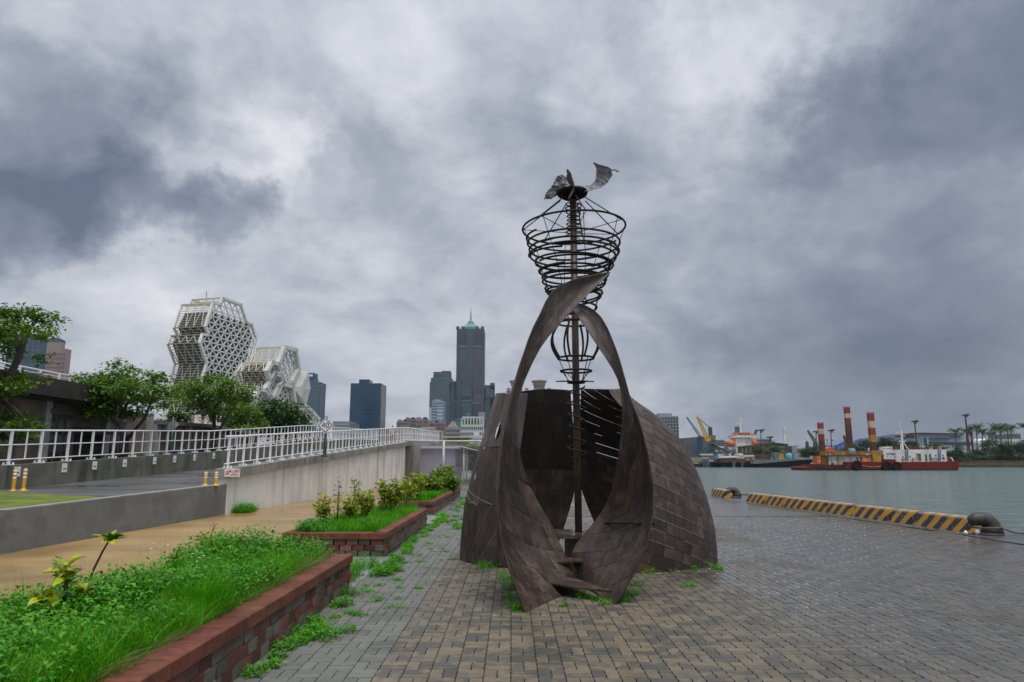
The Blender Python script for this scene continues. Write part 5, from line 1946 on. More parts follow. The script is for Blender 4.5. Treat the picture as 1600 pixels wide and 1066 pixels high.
tp = P(322.5, 466, 205)
d.tube([tp, P(322.5, 455, 205)], .15, 5)
d.build('antenna', M_GREY_MET, t)

A1 = P(425, 600, 186)
t = thing('concert_hall_wing', 'lower white wing of stepped hexagonal frames with louvres and a faceted end', 'building', (A1.x, A1.y, 0))
H = lambda L: zpx(L, .1407, 370, 530)
E2 = Vector((-8.6, 2.0, 0))
cells_ = [[(525, 90), (648, 125), (682, 330), (605, 480), (515, 470), (455, 275)], [(380, 258), (455, 280), (485, 385), (420, 382), (365, 465), (330, 355)],
          [(415, 388), (480, 405), (505, 475), (455, 525), (400, 645), (350, 635), (310, 555)], [(490, 500), (612, 530), (640, 720), (500, 760), (420, 650)],
          [(235, 552), (340, 582), (370, 665), (330, 760), (190, 760), (190, 655)]]
for c in cells_:
    pp = plane_pts(H(c), A1, D2)
    fr = frame(t, pp, 1.25, M_PANELW, 'hexagon_frame', 1.0)
    lattice(t, [p + E2.normalized() * .9 for p in pp], D2, 2.6, 2.0, .36, M_LATT)
    if c is cells_[0]:
        continue
lf = plane_pts(H([(525, 90), (455, 275), (380, 258), (330, 355), (362, 465), (310, 555), (235, 552), (190, 655), (160, 900)]), A1, D2)
louvres(t, [(lf[0], lf[1]), (lf[2], lf[3]), (lf[3], lf[4]), (lf[4], lf[5]), (lf[6], lf[7]), (lf[7], lf[8])], E2, .55, M_SLAT)
hull = plane_pts(H([(455, 290), (600, 330), (600, 490), (625, 700), (610, 1000), (180, 1000), (210, 640), (320, 570), (370, 470), (345, 360), (390, 280)]), A1, D2)
d = MB()
d.prism([Vector((p.x, p.y, max(0, p.z))) + E2.normalized() * 2.0 for p in hull], E2 * .7)
d.build('core', M_HALLD, t)
ring = plane_pts(H([(685, 335), (795, 365), (806, 460), (820, 550), (768, 735), (688, 700), (618, 525)]), A1, D2)
mid = plane_pts(H([(752, 455), (755, 455), (757, 458), (742, 570), (716, 655), (712, 655), (714, 540)]), A1, D2)
mid = [p + Vector((.6, -2.2, 0)) for p in mid]
d = MB()
b_ = ring + mid
d.add(b_, [(0, 1, 8, 7), (1, 2, 9, 8), (2, 3, 10, 9), (3, 4, 11, 10), (4, 5, 12, 11), (5, 6, 13, 12), (6, 0, 7, 13), (7, 8, 9, 10, 11, 12, 13)])
d.prism([p + Vector((0, .05, 0)) for p in ring], E2 * .5)
d.build('faceted_pod', M_PANELW, t)
tail = plane_pts(H([(650, 790), (760, 742), (830, 800), (910, 890), (885, 1060), (850, 1060), (850, 960), (790, 900), (700, 850)]), A1, D2)
frame(t, tail, .8, M_PANELW, 'tail_frame', 1.0)
lattice(t, tail, D2, 2.4, 2.0, .35, M_LATT, 'tail_lattice')

# ------------------------------------------------------------------ city skyline
def facade(t, x0, x1, z0, z1, Y, nx, nz, fx, fz, m, nm='windows', proud=.12, side=None):
    """rows of panes standing just proud of a wall; side=(x, y0, y1): on the right-hand flank"""
    mb = MB()
    for i in range(nx):
        for j in range(nz):
            a, b = z0 + (z1 - z0) * (j + .5 - fz / 2) / nz, z0 + (z1 - z0) * (j + .5 + fz / 2) / nz
            if side:
                sx, y0, y1 = side
                c, e = y0 + (y1 - y0) * (i + .5 - fx / 2) / nx, y0 + (y1 - y0) * (i + .5 + fx / 2) / nx
                mb.box(sx, sx + proud, c, e, a, b)
            else:
                c, e = x0 + (x1 - x0) * (i + .5 - fx / 2) / nx, x0 + (x1 - x0) * (i + .5 + fx / 2) / nx
                mb.box(c, e, Y - proud, Y, a, b)
    return mb.build(nm, m, t, kind='stuff')

def block(t, u0, u1, vt, vb, Y, depth, m, nm='wall', z0=None):
    vm = (vt + min(vb, 700)) / 2
    xa, xb = P(u0, vm, Y).x, P(u1, vm, Y).x
    z1 = Z(vt, Y)
    z0 = 0.0 if z0 is None else z0
    d = MB()
    d.box(xa, xb, Y, Y + depth, z0, z1)
    d.build(nm, m, t)
    return xa, xb, z0, z1

M_BLUEG = mat('deep blue curtain wall', (0.008, 0.055, 0.105), (0.013, 0.074, 0.135), 0.08, 0.12, spec=0.35)
M_BLUEF = mat('blue spandrel', (0.018, 0.062, 0.12), (0.024, 0.075, 0.14), 0.1, 0.3)
M_SLATE = mat('slate tower cladding', (0.021, 0.048, 0.062), (0.033, 0.068, 0.083), 0.05, 0.5)
M_BROWNG = mat('brown-grey tower panels', (0.056, 0.060, 0.074), (0.074, 0.077, 0.092), 0.05, 0.5)
M_TEAL = mat('teal tower glass', (0.025, 0.095, 0.115), (0.045, 0.14, 0.155), 0.09, 0.2)
M_TEALR = mat('teal copper roof', (0.10, 0.21, 0.20), (0.14, 0.27, 0.25), 0.1, 0.6)
M_GREYB = mat('blue-grey tower', (0.058, 0.105, 0.130), (0.08, 0.135, 0.16), 0.06, 0.5)
M_WINB = mat('dark blue panes', (0.030, 0.050, 0.075), (0.045, 0.07, 0.10), 0.1, 0.2)
M_PINK = mat('pinkish tile facade', (0.27, 0.20, 0.185), (0.33, 0.25, 0.23), 0.05, 0.8)
M_BRICKP = mat('brown brick flats', (0.20, 0.15, 0.14), (0.27, 0.21, 0.195), 0.05, 0.8)
M_BEIGE = mat('beige render', (0.36, 0.30, 0.235), (0.43, 0.37, 0.295), 0.08, 0.85)
M_ORANGEB = mat('orange brick', (0.26, 0.115, 0.075), (0.32, 0.15, 0.10), 0.1, 0.85)
M_OFFW = mat('off-white render', (0.50, 0.51, 0.50), (0.58, 0.59, 0.57), 0.08, 0.8)
M_GREYW = mat('grey render', (0.24, 0.255, 0.27), (0.30, 0.315, 0.33), 0.08, 0.8)
M_PALEB = mat('pale blue panels', (0.36, 0.44, 0.52), (0.43, 0.50, 0.57), 0.08, 0.4)

# blue office tower
Y = 520
t = thing('office_tower', 'plain deep blue glass office slab, standing alone', 'tower', P(573, 718, Y))
xa, xb, _, z1 = block(t, 546, 594, 599, 718, Y, 21, M_BLUEG)
facade(t, xa, xb, 3, z1 - .5, Y, 1, 22, 1.0, .16, M_BLUEF, 'floor_band')
facade(t, xa, xb, 2, z1, Y, 16, 1, .07, 1.0, M_BLUEF, 'mullions', .2)
d = MB()
xr = P(602, 650, Y).x
d.box(xb, xb + .25, Y + .3, Y + 20.7, 0, z1 - .2)
d.build('side_wall', mat('brown side glass', (0.12, 0.10, 0.115), (0.16, 0.14, 0.15), .06, .25), t)
block(t, 561, 577, 593, 598, Y + 3, 12, M_BLUEG, 'roof_plant', z1)
# grey-blue tower behind the hall wing
Y = 430
t = thing('office_tower', 'grey-blue glass tower rising behind the faceted end of the hall', 'tower', P(490, 718, Y))
xa, xb, _, z1 = block(t, 475, 498, 597, 718, Y, 13, mat('grey-blue glass', (.06, .10, .15), (.08, .13, .18), .06, .2))
facade(t, xa, xb, 2, z1, Y, 1, 24, 1.0, .14, M_GREYB, 'floor_band')
d = MB()
d.box(xb, xb + .25, Y + .3, Y + 12.7, 0, z1 - .2)
d.build('side_wall', mat('dark side glass', (.035, .06, .09), (.05, .08, .11), .06, .2), t)
a, b, c, z2 = block(t, 480, 492, 591, 597, Y + 2, 8, M_GREYB, 'roof_plant', z1)
a, b, c, z3 = block(t, 479.5, 491, 583, 591, Y + 1.5, 8, mat('blue sign box', (.02, .06, .20), None, 1, .5), 'sign_box', z2)
d = MB()
for k in range(4):
    x = a + 1.0 + k * (b - a - 2) / 4
    d.box(x, x + .65, Y + 1.35, Y + 1.5, z2 + 1.0, z3 - .9)
d.build('sign_strokes', M_SIGNW, t)
# low glass block
Y = 480
t = thing('office_block', 'low grey-green glass block left of the blue office slab', 'building', P(530, 718, Y))
xa, xb, _, z1 = block(t, 519, 546, 660, 718, Y, 30, mat('grey-green glass', (.13, .18, .19), (.17, .22, .23), .06, .3))
facade(t, xa, xb, 2, z1, Y, 1, 9, 1.0, .35, mat('pale green bands', (.26, .32, .33), None, 1, .5), 'floor_band')
block(t, 520, 545, 658.5, 660, Y + 2, 24, M_GREYW, 'roof_edge', z1)

# tallest tower
Y = 1000
t = thing('skyscraper', 'tallest dark tower with green pyramid roof and thin spire, fading into cloud', 'tower', P(734, 718, Y))
S4 = lambda x, y: (500 + x * .2439, 460 + y * .2439)
def blk4(x0, x1, y0, y1, Yd, dep, m, nm, base=None):
    (u0, v0), (u1, v1) = S4(x0, y0), S4(x1, y1)
    return block(t, u0, u1, v0, v1, Yd, dep, m, nm, base if base is not None else 0.0)
xa, xb, _, zt_ = blk4(872, 1050, 222, 830, Y, 42, M_SLATE, 'shaft')
for x0, x1 in ((872, 892), (1030, 1050), (905, 925), (996, 1016)):
    blk4(x0, x1, 205, 222, Y - .5, 8, M_SLATE, 'corner_turret', zt_)
for x0, x1 in ((893, 938), (983, 1032)):
    a, b, c, z = blk4(x0, x1, 333, 640, Y - 1.0, 1.0, M_BROWNG, 'panel_bay', Z(S4(0, 640)[1], Y))
    facade(t, a, b, c, z, Y - 1.0, 6, 34, .5, .4, M_SLATE, 'windows', .3)
    blk4(x0 - 3, x1 + 3, 330, 335, Y - 2, 1, mat('pale ledge', (.22, .20, .21), None, 1, .6), 'ledge', Z(S4(0, 336)[1], Y))
    a, b, c, z = blk4(x0, x1, 446, 462, Y - 1.5, .5, mat('maroon band', (.06, .042, .05), None, 1, .6), 'dark_band', Z(S4(0, 462)[1], Y))
a, b, c, z = blk4(941, 979, 222, 680, Y - .8, .8, M_TEAL, 'glass_strip', Z(S4(0, 690)[1], Y))
facade(t, a, b, c, z, Y - .8, 1, 70, 1.0, .3, M_SLATE, 'floor_band', .3)
facade(t, xa, xb, Z(S4(0, 330)[1], Y), zt_ - 2, Y, 1, 16, 1.0, .35, M_BROWNG, 'floor_band', .5)
pz0, ap = zt_, S4(960, 160)
x0, x1 = P(*S4(908, 210), Y).x, P(*S4(1013, 210), Y).x
za_ = Z(ap[1], Y + 10)
d = MB()
xm, ym, hw = (x0 + x1) / 2, Y + 20, (x1 - x0) / 2
d.lathe((xm, ym, 0), [(hw * 1.30, pz0), (hw * 1.30, pz0 + 4), (hw * .95, pz0 + 7), (hw * .42, za_ - 5), (hw * .36, za_ - 2), (.5, za_ + 1)], 8)
d.build('roof', M_TEALR, t)
d = MB()
d.tube([(xm, ym, za_), (xm, ym, Z(S4(0, 128)[1], Y + 20)), (xm, ym, Z(S4(0, 92)[1], Y + 20))], [1.6, 1.0, .3], 6)
d.build('spire', mat('reddish spire', (.30, .20, .20), None, 1, .6), t)
# shoulders and podium of the tallest tower
for (x0, x1, y0, yb, m, nm) in ((800, 872, 566, 830, M_SLATE, 'shoulder'), (820, 868, 556, 566, M_SLATE, 'shoulder_crown'), (868, 900, 545, 830, M_SLATE, 'buttress'), (900, 965, 585, 830, M_SLATE, 'shoulder'),
                               (1050, 1118, 582, 830, M_SLATE, 'shoulder'), (1090, 1118, 567, 582, M_SLATE, 'shoulder_crown'), (1032, 1062, 600, 830, M_SLATE, 'buttress')):
    blk4(x0, x1, y0, yb, Y - 10, 22, m, nm, None)
for x0, x1, y0, y1, m in ((812, 862, 612, 655, M_TEAL), (812, 866, 680, 800, M_TEAL), (906, 966, 600, 655, M_TEAL), (910, 970, 682, 800, M_TEAL), (985, 1032, 700, 830, mat('navy slot', (.012, .025, .055), None, 1, .3)), (1060, 1112, 610, 660, M_TEAL), (1056, 1070, 690, 800, M_TEAL)):
    a, b, c, z = blk4(x0, x1, y0, y1, Y - 11.2, 1.2, m, 'glass_bay', Z(S4(0, y1)[1], Y - 11))
    if m is M_TEAL:
        facade(t, a, b, c, z, Y - 11.2, 5, max(4, int((y1 - y0) / 8)), .8, .35, M_SLATE, 'spandrels', .3)
for x0, x1, y in ((808, 870, 679), (905, 970, 680), (978, 1034, 695)):
    blk4(x0, x1, y, y + 3, Y - 12, 1, mat('pale ledge', (.22, .20, .21), None, 1, .6), 'ledge', Z(S4(0, y + 4)[1], Y - 12))
a, b, c, z = blk4(985, 1032, 640, 695, Y - 10.5, .6, M_BROWNG, 'panel_bay', Z(S4(0, 695)[1], Y))
# tower left of it
Y = 940
t = thing('apartment_tower', 'stepped blue-grey residential tower left of the tallest tower', 'tower', P(690, 718, Y))
a, b, c, z = blk4(700, 822, 570, 830, Y, 30, M_GREYB, 'shaft')
facade(t, a, b, 4, z, Y, 13, 46, .55, .5, M_WINB, 'windows', .3)
a, b, c, z4 = blk4(710, 842, 535, 570, Y + 4, 24, M_GREYB, 'upper_storeys', z)
facade(t, a, b, z, z4, Y + 4, 13, 6, .55, .5, M_WINB, 'windows', .3)
blk4(702, 852, 560, 830, Y + 12, 18, M_SLATE, 'rear_shaft')
a, b, c, z5 = blk4(726, 836, 497, 535, Y + 8, 16, M_SLATE, 'crown', z4)
blk4(722, 838, 530, 536, Y + 7, 17, M_GREYB, 'terrace', z4 - 1)
facade(t, a, b, z4 + 4, z5 - 2, Y + 8, 9, 2, .4, .6, M_GREYB, 'windows', .3)
blk4(780, 835, 491, 497, Y + 10, 12, M_SLATE, 'roof_plant', z5)
Y = 880
t = thing('apartment_tower', 'smaller pale blue tower with white lower bands in front of the stepped tower', 'tower', P(682, 718, Y))
a, b, c, z = blk4(715, 798, 682, 830, Y, 25, mat('mid blue glass', (.085, .15, .22), (.11, .18, .26), .06, .3), 'shaft')
facade(t, a, b, 3, z, Y, 1, 20, 1.0, .3, M_PALEB, 'floor_band', .3)
blk4(700, 716, 725, 830, Y + 1, 20, M_PALEB, 'side_bay')
a, b, c, z6 = blk4(750, 786, 722, 830, Y - 1.5, 2, M_PALEB, 'white_bay')
facade(t, a, b, 3, z6, Y - 1.5, 3, 14, .6, .35, M_WINB, 'windows', .3)
a, b, c, z7 = blk4(725, 775, 676, 682, Y + 4, 14, M_PALEB, 'roof_slab', z)
d = MB()
p_ = P(*S4(742, 676), Y + 6)
d.tube([p_, P(*S4(742, 664), Y + 6)], .8, 6)
d.build('mast', M_ORANGEB, t)

# brick flats and lower town
def flats(label, x0, x1, y0, y1, Y, m, nx, nz, win, cat='building', nm='apartment_block', dep=24, crowns=0, flank=False, grp=None):
    global t
    (u0, v0), (u1, v1) = S4(x0, y0), S4(x1, y1)
    t = thing(nm, label, cat, P((u0 + u1) / 2, 718, Y), grp)
    a, b, c, z = block(t, u0, u1, v0, 718, Y, min(dep, 12), m)
    facade(t, a, b, max(1, z * .08), z - .4, Y, nx, nz, .55, .5, win, 'windows', .2)
    for i in range(crowns):
        w_ = (b - a) / crowns
        d = MB()
        d.prism([Vector((a + w_ * (i + .08), Y + 1, z)), Vector((a + w_ * (i + .92), Y + 1, z)), Vector((a + w_ * (i + .72), Y + 1, z + w_ * .38)), Vector((a + w_ * (i + .28), Y + 1, z + w_ * .38))], (0, dep * .5, 0))
        d.build('roof_gable', M_SLATE if i % 2 else m, t)
        d = MB()
        d.box(a + w_ * (i + .15), a + w_ * (i + .25), Y - .4, Y, z * .1, z * .96)
        d.build('bay_column', M_BRICKP, t)
    return a, b, z
flats('left brown-brick flats with stepped gable roofs', 488, 560, 815, 900, 640, M_BRICKP, 8, 9, M_WINB, crowns=2, grp='brown brick flats')
flats('tall grey-brown flats with several gables, right behind the first', 540, 640, 800, 900, 665, mat('grey-brown flats', (.17, .145, .15), (.22, .19, .19), .05, .8), 12, 10, M_WINB, crowns=3, grp='brown brick flats')
flats('right end of the brown flats with a flat corner', 610, 688, 802, 900, 650, M_BRICKP, 9, 9, M_WINB, crowns=2, grp='brown brick flats')
flats('reddish-brown flats below the stepped blue-grey tower', 692, 800, 822, 900, 690, mat('reddish flats', (.23, .15, .145), (.28, .19, .18), .05, .8), 11, 9, M_WINB, crowns=3, grp='brown brick flats')
flats('orange brick block next to the blue office slab', 414, 488, 860, 900, 470, M_ORANGEB, 9, 4, M_WINB, nm='brick_block')
flats('low beige block under the brown flats', 488, 570, 858, 900, 450, M_BEIGE, 9, 4, M_BROWNG, nm='beige_block', grp='beige town blocks')
flats('beige block behind the end of the white railing', 640, 730, 850, 930, 420, M_BEIGE, 8, 5, M_BROWNG, nm='beige_block', grp='beige town blocks')
flats('taller pale beige block with small windows right of the railing end', 722, 776, 872, 940, 380, M_BEIGE, 4, 6, M_BROWNG, nm='beige_block', grp='beige town blocks')
flats('grey block with a pale pointed roof hood', 806, 895, 855, 930, 430, M_GREYW, 9, 7, M_WINB, nm='grey_block')
d = MB()
a, b = P(*S4(812, 850), 430).x, P(*S4(880, 850), 430).x
zz = Z(S4(0, 853)[1], 430)
d.prism([Vector((a, 431, zz)), Vector((b, 431, zz)), Vector(((a + b) / 2, 431, zz + 4.2))], (0, 8, 0))
d.build('roof_hood', M_BEIGE, t)
Y = 360
flats('white gridded office block with many dark windows', 902, 1046, 835, 940, Y, M_OFFW, 11, 6, M_WINB, nm='office_block')
(u0, v0), (u1, v1) = S4(902, 822), S4(1046, 835)
zb_ = Z(v1, Y)
a, b = P(u0, 690, Y).x, P(u1, 690, Y).x
d = MB()
for x in np.linspace(a, b - .6, 8):
    d.box(x, x + .6, Y, Y + .6, zb_, zb_ + 3.4)
d.box(a, b, Y, Y + .6, zb_ + 3.4, zb_ + 4.2)
d.box(a, a + .6, Y, Y + 14, zb_ + 3.4, zb_ + 4.2)
d.build('roof_frame', M_OFFW, t)
d = MB()
d.box(a + 12, b - 3, Y + 6, Y + 14, zb_, zb_ + 7)
d.build('roof_plant', M_GREYW, t)
d = MB()
d.box(a + 2, b - 2, Y + 3, Y + 5, zb_, zb_ + 2)
d.build('roof_garden', M_FARLEAF, t)
flats('stepped white house in front of the gridded office', 960, 1040, 905, 980, 300, M_OFFW, 5, 5, M_GREYW, nm='white_house')
a, b, c, z = block(t, S4(985, 0)[0], S4(1015, 0)[0], S4(0, 880)[1], 718, 302, 8, M_OFFW, 'stair_tower')
flats('teal-roofed hall at the foot of the tallest tower', 858, 985, 792, 900, 620, M_TEAL, 8, 3, M_TEALR, nm='teal_hall')
d = MB()
p_ = P(*S4(950, 792), 622)
d.tube([p_, P(*S4(950, 755), 622)], .5, 5)
d.bar(P(*S4(935, 772), 622), P(*S4(968, 772), 622), .6)
d.build('roof_mast', M_TEALR, t)
# pavilion with flat yellowish canopy roof
Y = 120
t = thing('canopy_pavilion', 'flat yellowish canopy roof seen over the mesh fence', 'pavilion', P(725, 718, Y))
xa, xb = P(691, 684, Y).x, P(735, 684, Y).x
za, zb_ = Z(689, Y), Z(682, Y)
d = MB()
d.box(xa, xb, Y, Y + 8, zb_ - .25, zb_)
d.build('roof', mat('beige canopy', (.46, .40, .27), (.52, .46, .32), 1, .7), t)
d = MB()
d.box(xa + .8, xb - .6, Y + 1, Y + 7, 0, zb_ - .25)
d.build('wall', mat('olive yellow wall', (.26, .24, .10), (.30, .28, .13), 1, .8), t)
# far left hotel and glass tower
S0 = lambda x, y: (x * 969 / 969 * .4128, 440 + y * .4128)
Y = 420
t = thing('hotel', 'tall pinkish hotel block with arched top behind the leftmost tree', 'tower', P(80, 718, Y))
a, b, c, z = block(t, 62, 95, 545, 718, Y, 5, M_PINK)
facade(t, a, b, 6, z - 2, Y, 9, 22, .35, .4, mat('maroon panes', (.10, .065, .07), None, 1, .5), 'windows', .2)
a2, b2, c2, z2 = block(t, 66, 95, 535, 545, Y + .5, 4, M_PINK, 'upper_storey', z)
facade(t, a2, b2, z + .5, z2 - .5, Y + 2, 5, 1, .55, .75, mat('pale arches', (.45, .42, .40), None, 1, .6), 'arched_windows', .3)
d = MB()
d.prism([Vector((a2 + 1, Y + 1, z2)), Vector((b2, Y + 3, z2)), Vector((b2 - .6, Y + 3, z2 + 1.8)), Vector((b2 - 4, Y + 3, z2 + 3.4)), Vector((a2 + 3, Y + 3, z2 + 3.2))], (0, 2, 0))
d.build('roof', M_SLATE, t)
Y = 390
t = thing('office_tower', 'blue-grey glass tower beside the pinkish hotel, behind the leftmost tree', 'tower', P(30, 718, Y))
a, b, c, z = block(t, 2, 59, 522, 718, Y, 3, mat('steel blue glass', (.05, .085, .14), (.07, .11, .17), .06, .2))
facade(t, a, b, 4, z, Y, 1, 24, 1.0, .25, M_GREYB, 'floor_band')
facade(t, a, b, 4, z, Y, 7, 1, .06, 1.0, M_GREYB, 'mullions', .3)
# castle-like turrets over the back panel of the sculpture
Y = 600
t = thing('turreted_building', 'pinkish building with two flat-topped turrets showing above the sculpture', 'building', P(828, 718, Y))
a, b, c, z = block(t, 791, 872, 611, 718, Y, 30, M_PINK)
for u in (795, 809, 823, 838, 858):
    p_ = P(u, 611, Y)
    d = MB()
    d.box(p_.x - 1.6, p_.x + 1.6, Y - .5, Y + 3, z, z + 2.6)
    d.build('merlon', M_PINK, t)
for u, r in ((807.5, 4.6), (843, 4.8)):
    p_ = P(u, 600, Y)
    zt_ = Z(594, Y)
    d = MB()
    d.lathe((p_.x, Y + 6, 0), [(r * .95, z - 4), (r * .95, zt_ - 5.5), (r * 1.15, zt_ - 4), (r * 1.15, zt_ - 2.4), (r * 1.45, zt_ - 1), (r * 1.45, zt_)], 12)
    d.build('turret', M_PINK, t)
    d = MB()
    for k in range(6):
        an = math.pi + k * math.pi / 5
        d.box(p_.x + r * .96 * math.cos(an) - .4, p_.x + r * .96 * math.cos(an) + .4, Y + 5.9 + r * .96 * math.sin(an), Y + 6.1 + r * .96 * math.sin(an), zt_ - 9, zt_ - 6)
    d.build('turret_windows', M_BROWNG, t, kind='stuff')
p_ = P(843, 594, Y)
d = MB()
d.tube([(p_.x, Y + 6, Z(594, Y)), (p_.x, Y + 6, Z(589, Y))], .3, 5)
d.build('flagpole', M_GREY_MET, t)
# block behind the dome shell on the right
Y = 430
t = thing('office_block', 'dark gridded block just right of the dome of the sculpture', 'building', P(1045, 718, Y))
a, b, c, z = block(t, 1030, 1061, 650, 718, Y, 20, M_GREYW)
facade(t, a, b, 10, z - .6, Y, 7, 9, .7, .6, mat('teal black panes', (.03, .05, .055), None, 1, .3), 'windows', .2)
a, b, c, z2 = block(t, 1030, 1050, 646, 648, Y + 2, 12, M_GREYW, 'roof_slab', z)
# ------------------------------------------------------------------ kerb blocks and mooring bollards on the quay
def m_stripe():
    m = bpy.data.materials.new('black and yellow kerb paint')
    m.use_nodes = True
    k = NT(m.node_tree)
    tc = k.new('ShaderNodeTexCoord').outputs['Object']
    pos = k.new('ShaderNodeNewGeometry').outputs['Position']
    sp = k.new('ShaderNodeSeparateXYZ', {0: tc})
    # slanting bands on the faces, painted on: they rise away from the viewer
    s = k.math('ADD', k.math('ADD', k.math('MULTIPLY', sp.outputs[1], 2.35), k.math('MULTIPLY', sp.outputs[0], -1.8)), k.math('MULTIPLY', sp.outputs[2], 2.7))
    w = k.noise(pos, 6.0, 3, .5)
    s = k.math('ADD', s, k.math('MULTIPLY', w.outputs['Fac'], 0.06))
    fr = k.math('FRACT', k.math('ADD', s, 20.0))
    blk = k.rng(fr, .47, .50, 0, 1)
    n = k.noise(pos, 14.0, 5, .65)
    n2 = k.noise(pos, 3.0, 5, .65)
    yel = k.mix(n2.outputs['Fac'], (0.40, 0.185, 0.016), (0.55, 0.275, 0.035))
    c = k.mix(blk, yel, (0.022, 0.021, 0.022))
    c = k.mix(k.math('MULTIPLY', k.rng(n.outputs['Fac'], .52, .64, 0, 1), .75), c, (0.17, 0.145, 0.115))
    nsp = k.new('ShaderNodeSeparateXYZ', {0: k.new('ShaderNodeTexCoord').outputs['Normal']})
    c = k.mix(k.math('MULTIPLY', k.math('GREATER_THAN', k.math('ABSOLUTE', nsp.outputs[1]), 0.8), 0.0), c, yel)
    top = k.rng(sp.outputs[2], .26, .30, 0, 1)
    c = k.mix(k.math('MULTIPLY', top, .55), c, (0.44, 0.33, 0.21))
    b = k.new('ShaderNodeBsdfPrincipled', {'Base Color': c, 'Roughness': .55})
    k.new('ShaderNodeOutputMaterial', {'Surface': b.outputs[0]})
    return m
M_STRIPE = m_stripe()
M_IRON = mat('cast iron bollard', (0.030, 0.026, 0.026), (0.060, 0.050, 0.048), 6, 0.55, 0.006, 30)
def kerb_block(y0, y1, label):
    ym = (y0 + y1) / 2
    x0 = quay_x(ym) - .60 + RND.uniform(-.012, .012)
    dxdy = (quay_x(y1) - quay_x(y0)) / (y1 - y0)
    t = thing('kerb_block', label, 'kerb block', (x0, ym, 0.006), 'striped kerb blocks along the quay edge')
    L = y1 - y0
    a, b, h = .25, .16, .32
    v = [(-a, -L / 2, 0), (a, -L / 2, 0), (b, -L / 2 + .02, h - .03), (b - .02, -L / 2 + .035, h), (-b + .02, -L / 2 + .035, h), (-b, -L / 2 + .02, h - .03)]
    v2 = [(x, -y, z) for x, y, z in v]
    mb = MB()
    n = 6
    mb.v = v + v2
    mb.f = [tuple(range(n)), tuple(range(n, 2 * n))[::-1]] + [(i, n + i, n + (i + 1) % n, (i + 1) % n) for i in range(n)]
    me = mb.mesh('block_body', M_STRIPE)
    o = link('block_body', me, t)
    t.rotation_euler = (0, 0, -math.atan(dxdy) + RND.uniform(-.012, .012))
ys_k = []
edges_u = [(1165, 1191), (1193, 1222), (1223, 1256), (1257, 1289), (1290, 1330), (1331, 1389), (1391, 1427), (1429, 1511)]
def y_on_quay(u):
    best = None
    for y in np.arange(14.0, 31, .01):
        x = quay_x(y) - .85
        uu = 800 + x * F / (y * CP - EYE * SP)
        if best is None or abs(uu - u) < best[0]:
            best = (abs(uu - u), y)
    return best[1]
names = ['farthest striped kerb block of the long row', 'second striped kerb block from the far end of the row', 'third striped kerb block from the far end, with weeds at its foot', 'fourth striped kerb block from the far end of the row',
         'fourth striped kerb block from the big mooring bollard', 'long striped kerb block, third from the big mooring bollard', 'short striped kerb block, second from the big mooring bollard', 'nearest striped kerb block, touching the big mooring bollard']
for (ua, ub), nm in zip(edges_u, names):
    kerb_block(y_on_quay(ub) + (.22 if ub in (1389, 1427, 1330) else .07), y_on_quay(ua), nm)
kerb_block(29.6, 31.2, 'separate striped kerb block beyond the gap, beside the far mooring bollard')

def mooring(x, y, s, label):
    t = thing('mooring_bollard', label, 'mooring bollard', (x, y, 0.006), 'mooring bollards on the quay edge')
    b = MB()
    b.lathe((x, y, .006), [(.42 * s, 0), (.42 * s, .04 * s), (.30 * s, .07 * s)], 20)
    b.build('base_flange', M_IRON, t, True)
    b = MB()
    # bent neck and a long horn that leans towards the land
    pts = [Vector((x + q[0] * s, y, .03 + q[1] * s)) for q in ((.12, 0), (.13, .15), (.10, .28), (.00, .40), (-.18, .45), (-.38, .43), (-.52, .38), (-.585, .34))]
    b.tube(pts, [.33 * s, .29 * s, .26 * s, .235 * s, .215 * s, .20 * s, .15 * s, .03 * s], 16)
    b.build('horn', M_IRON, t, True)
    return t
p = G(1545, 836)
mooring(p.x, p.y, .68, 'big dark iron mooring bollard with its horn pointing left, at the right edge')
p2 = G(1141, 776)
mooring(p2.x + .05, p2.y - .5, .62, 'small far mooring bollard beside the sculpture dome')
rp = MB()
q = [Vector((p.x + .15, p.y + .05, .18)), Vector((p.x + .40, p.y + .1, .12)), Vector((p.x + .55, p.y, .05)), Vector((p.x + .85, p.y - .1, .03)), Vector((p.x + 1.4, p.y - .25, .0)), Vector((p.x + 2.2, p.y - .3, -.25))]
rp.tube(q, .022, 6)
rp.tube([Vector((p.x + .26 * math.cos(a), p.y + .26 * math.sin(a), .12 + .01 * a)) for a in np.linspace(0, 6, 26)], .018, 6)
o = rp.build('mooring_rope', mat('old rope', (.10, .085, .06), (.16, .14, .10), 20, .9), smooth=True)
o['label'], o['category'] = 'old rope wound round the big mooring bollard', 'rope'
rp = MB()
rp.tube([Vector((p2.x + .3, p2.y, .1)), Vector((p2.x + .9, p2.y, .06)), Vector((p2.x + 1.5, p2.y - .1, .02))], .03, 6)
o = rp.build('mooring_rope', MATS['old rope'], smooth=True)
o['label'], o['category'] = 'rope lying beside the small far mooring bollard', 'rope'
bt = MB()
bt.lathe((p.x - .50, p.y - .02, .01), [(.03, 0), (.05, .03), (.02, .08)], 7)
bt.lathe((p.x - .26, p.y - .04, .01), [(.04, 0), (.055, .06), (.03, .11)], 7)
o = bt.build('litter', M_SIGNW, smooth=True)
o['kind'] = 'stuff'

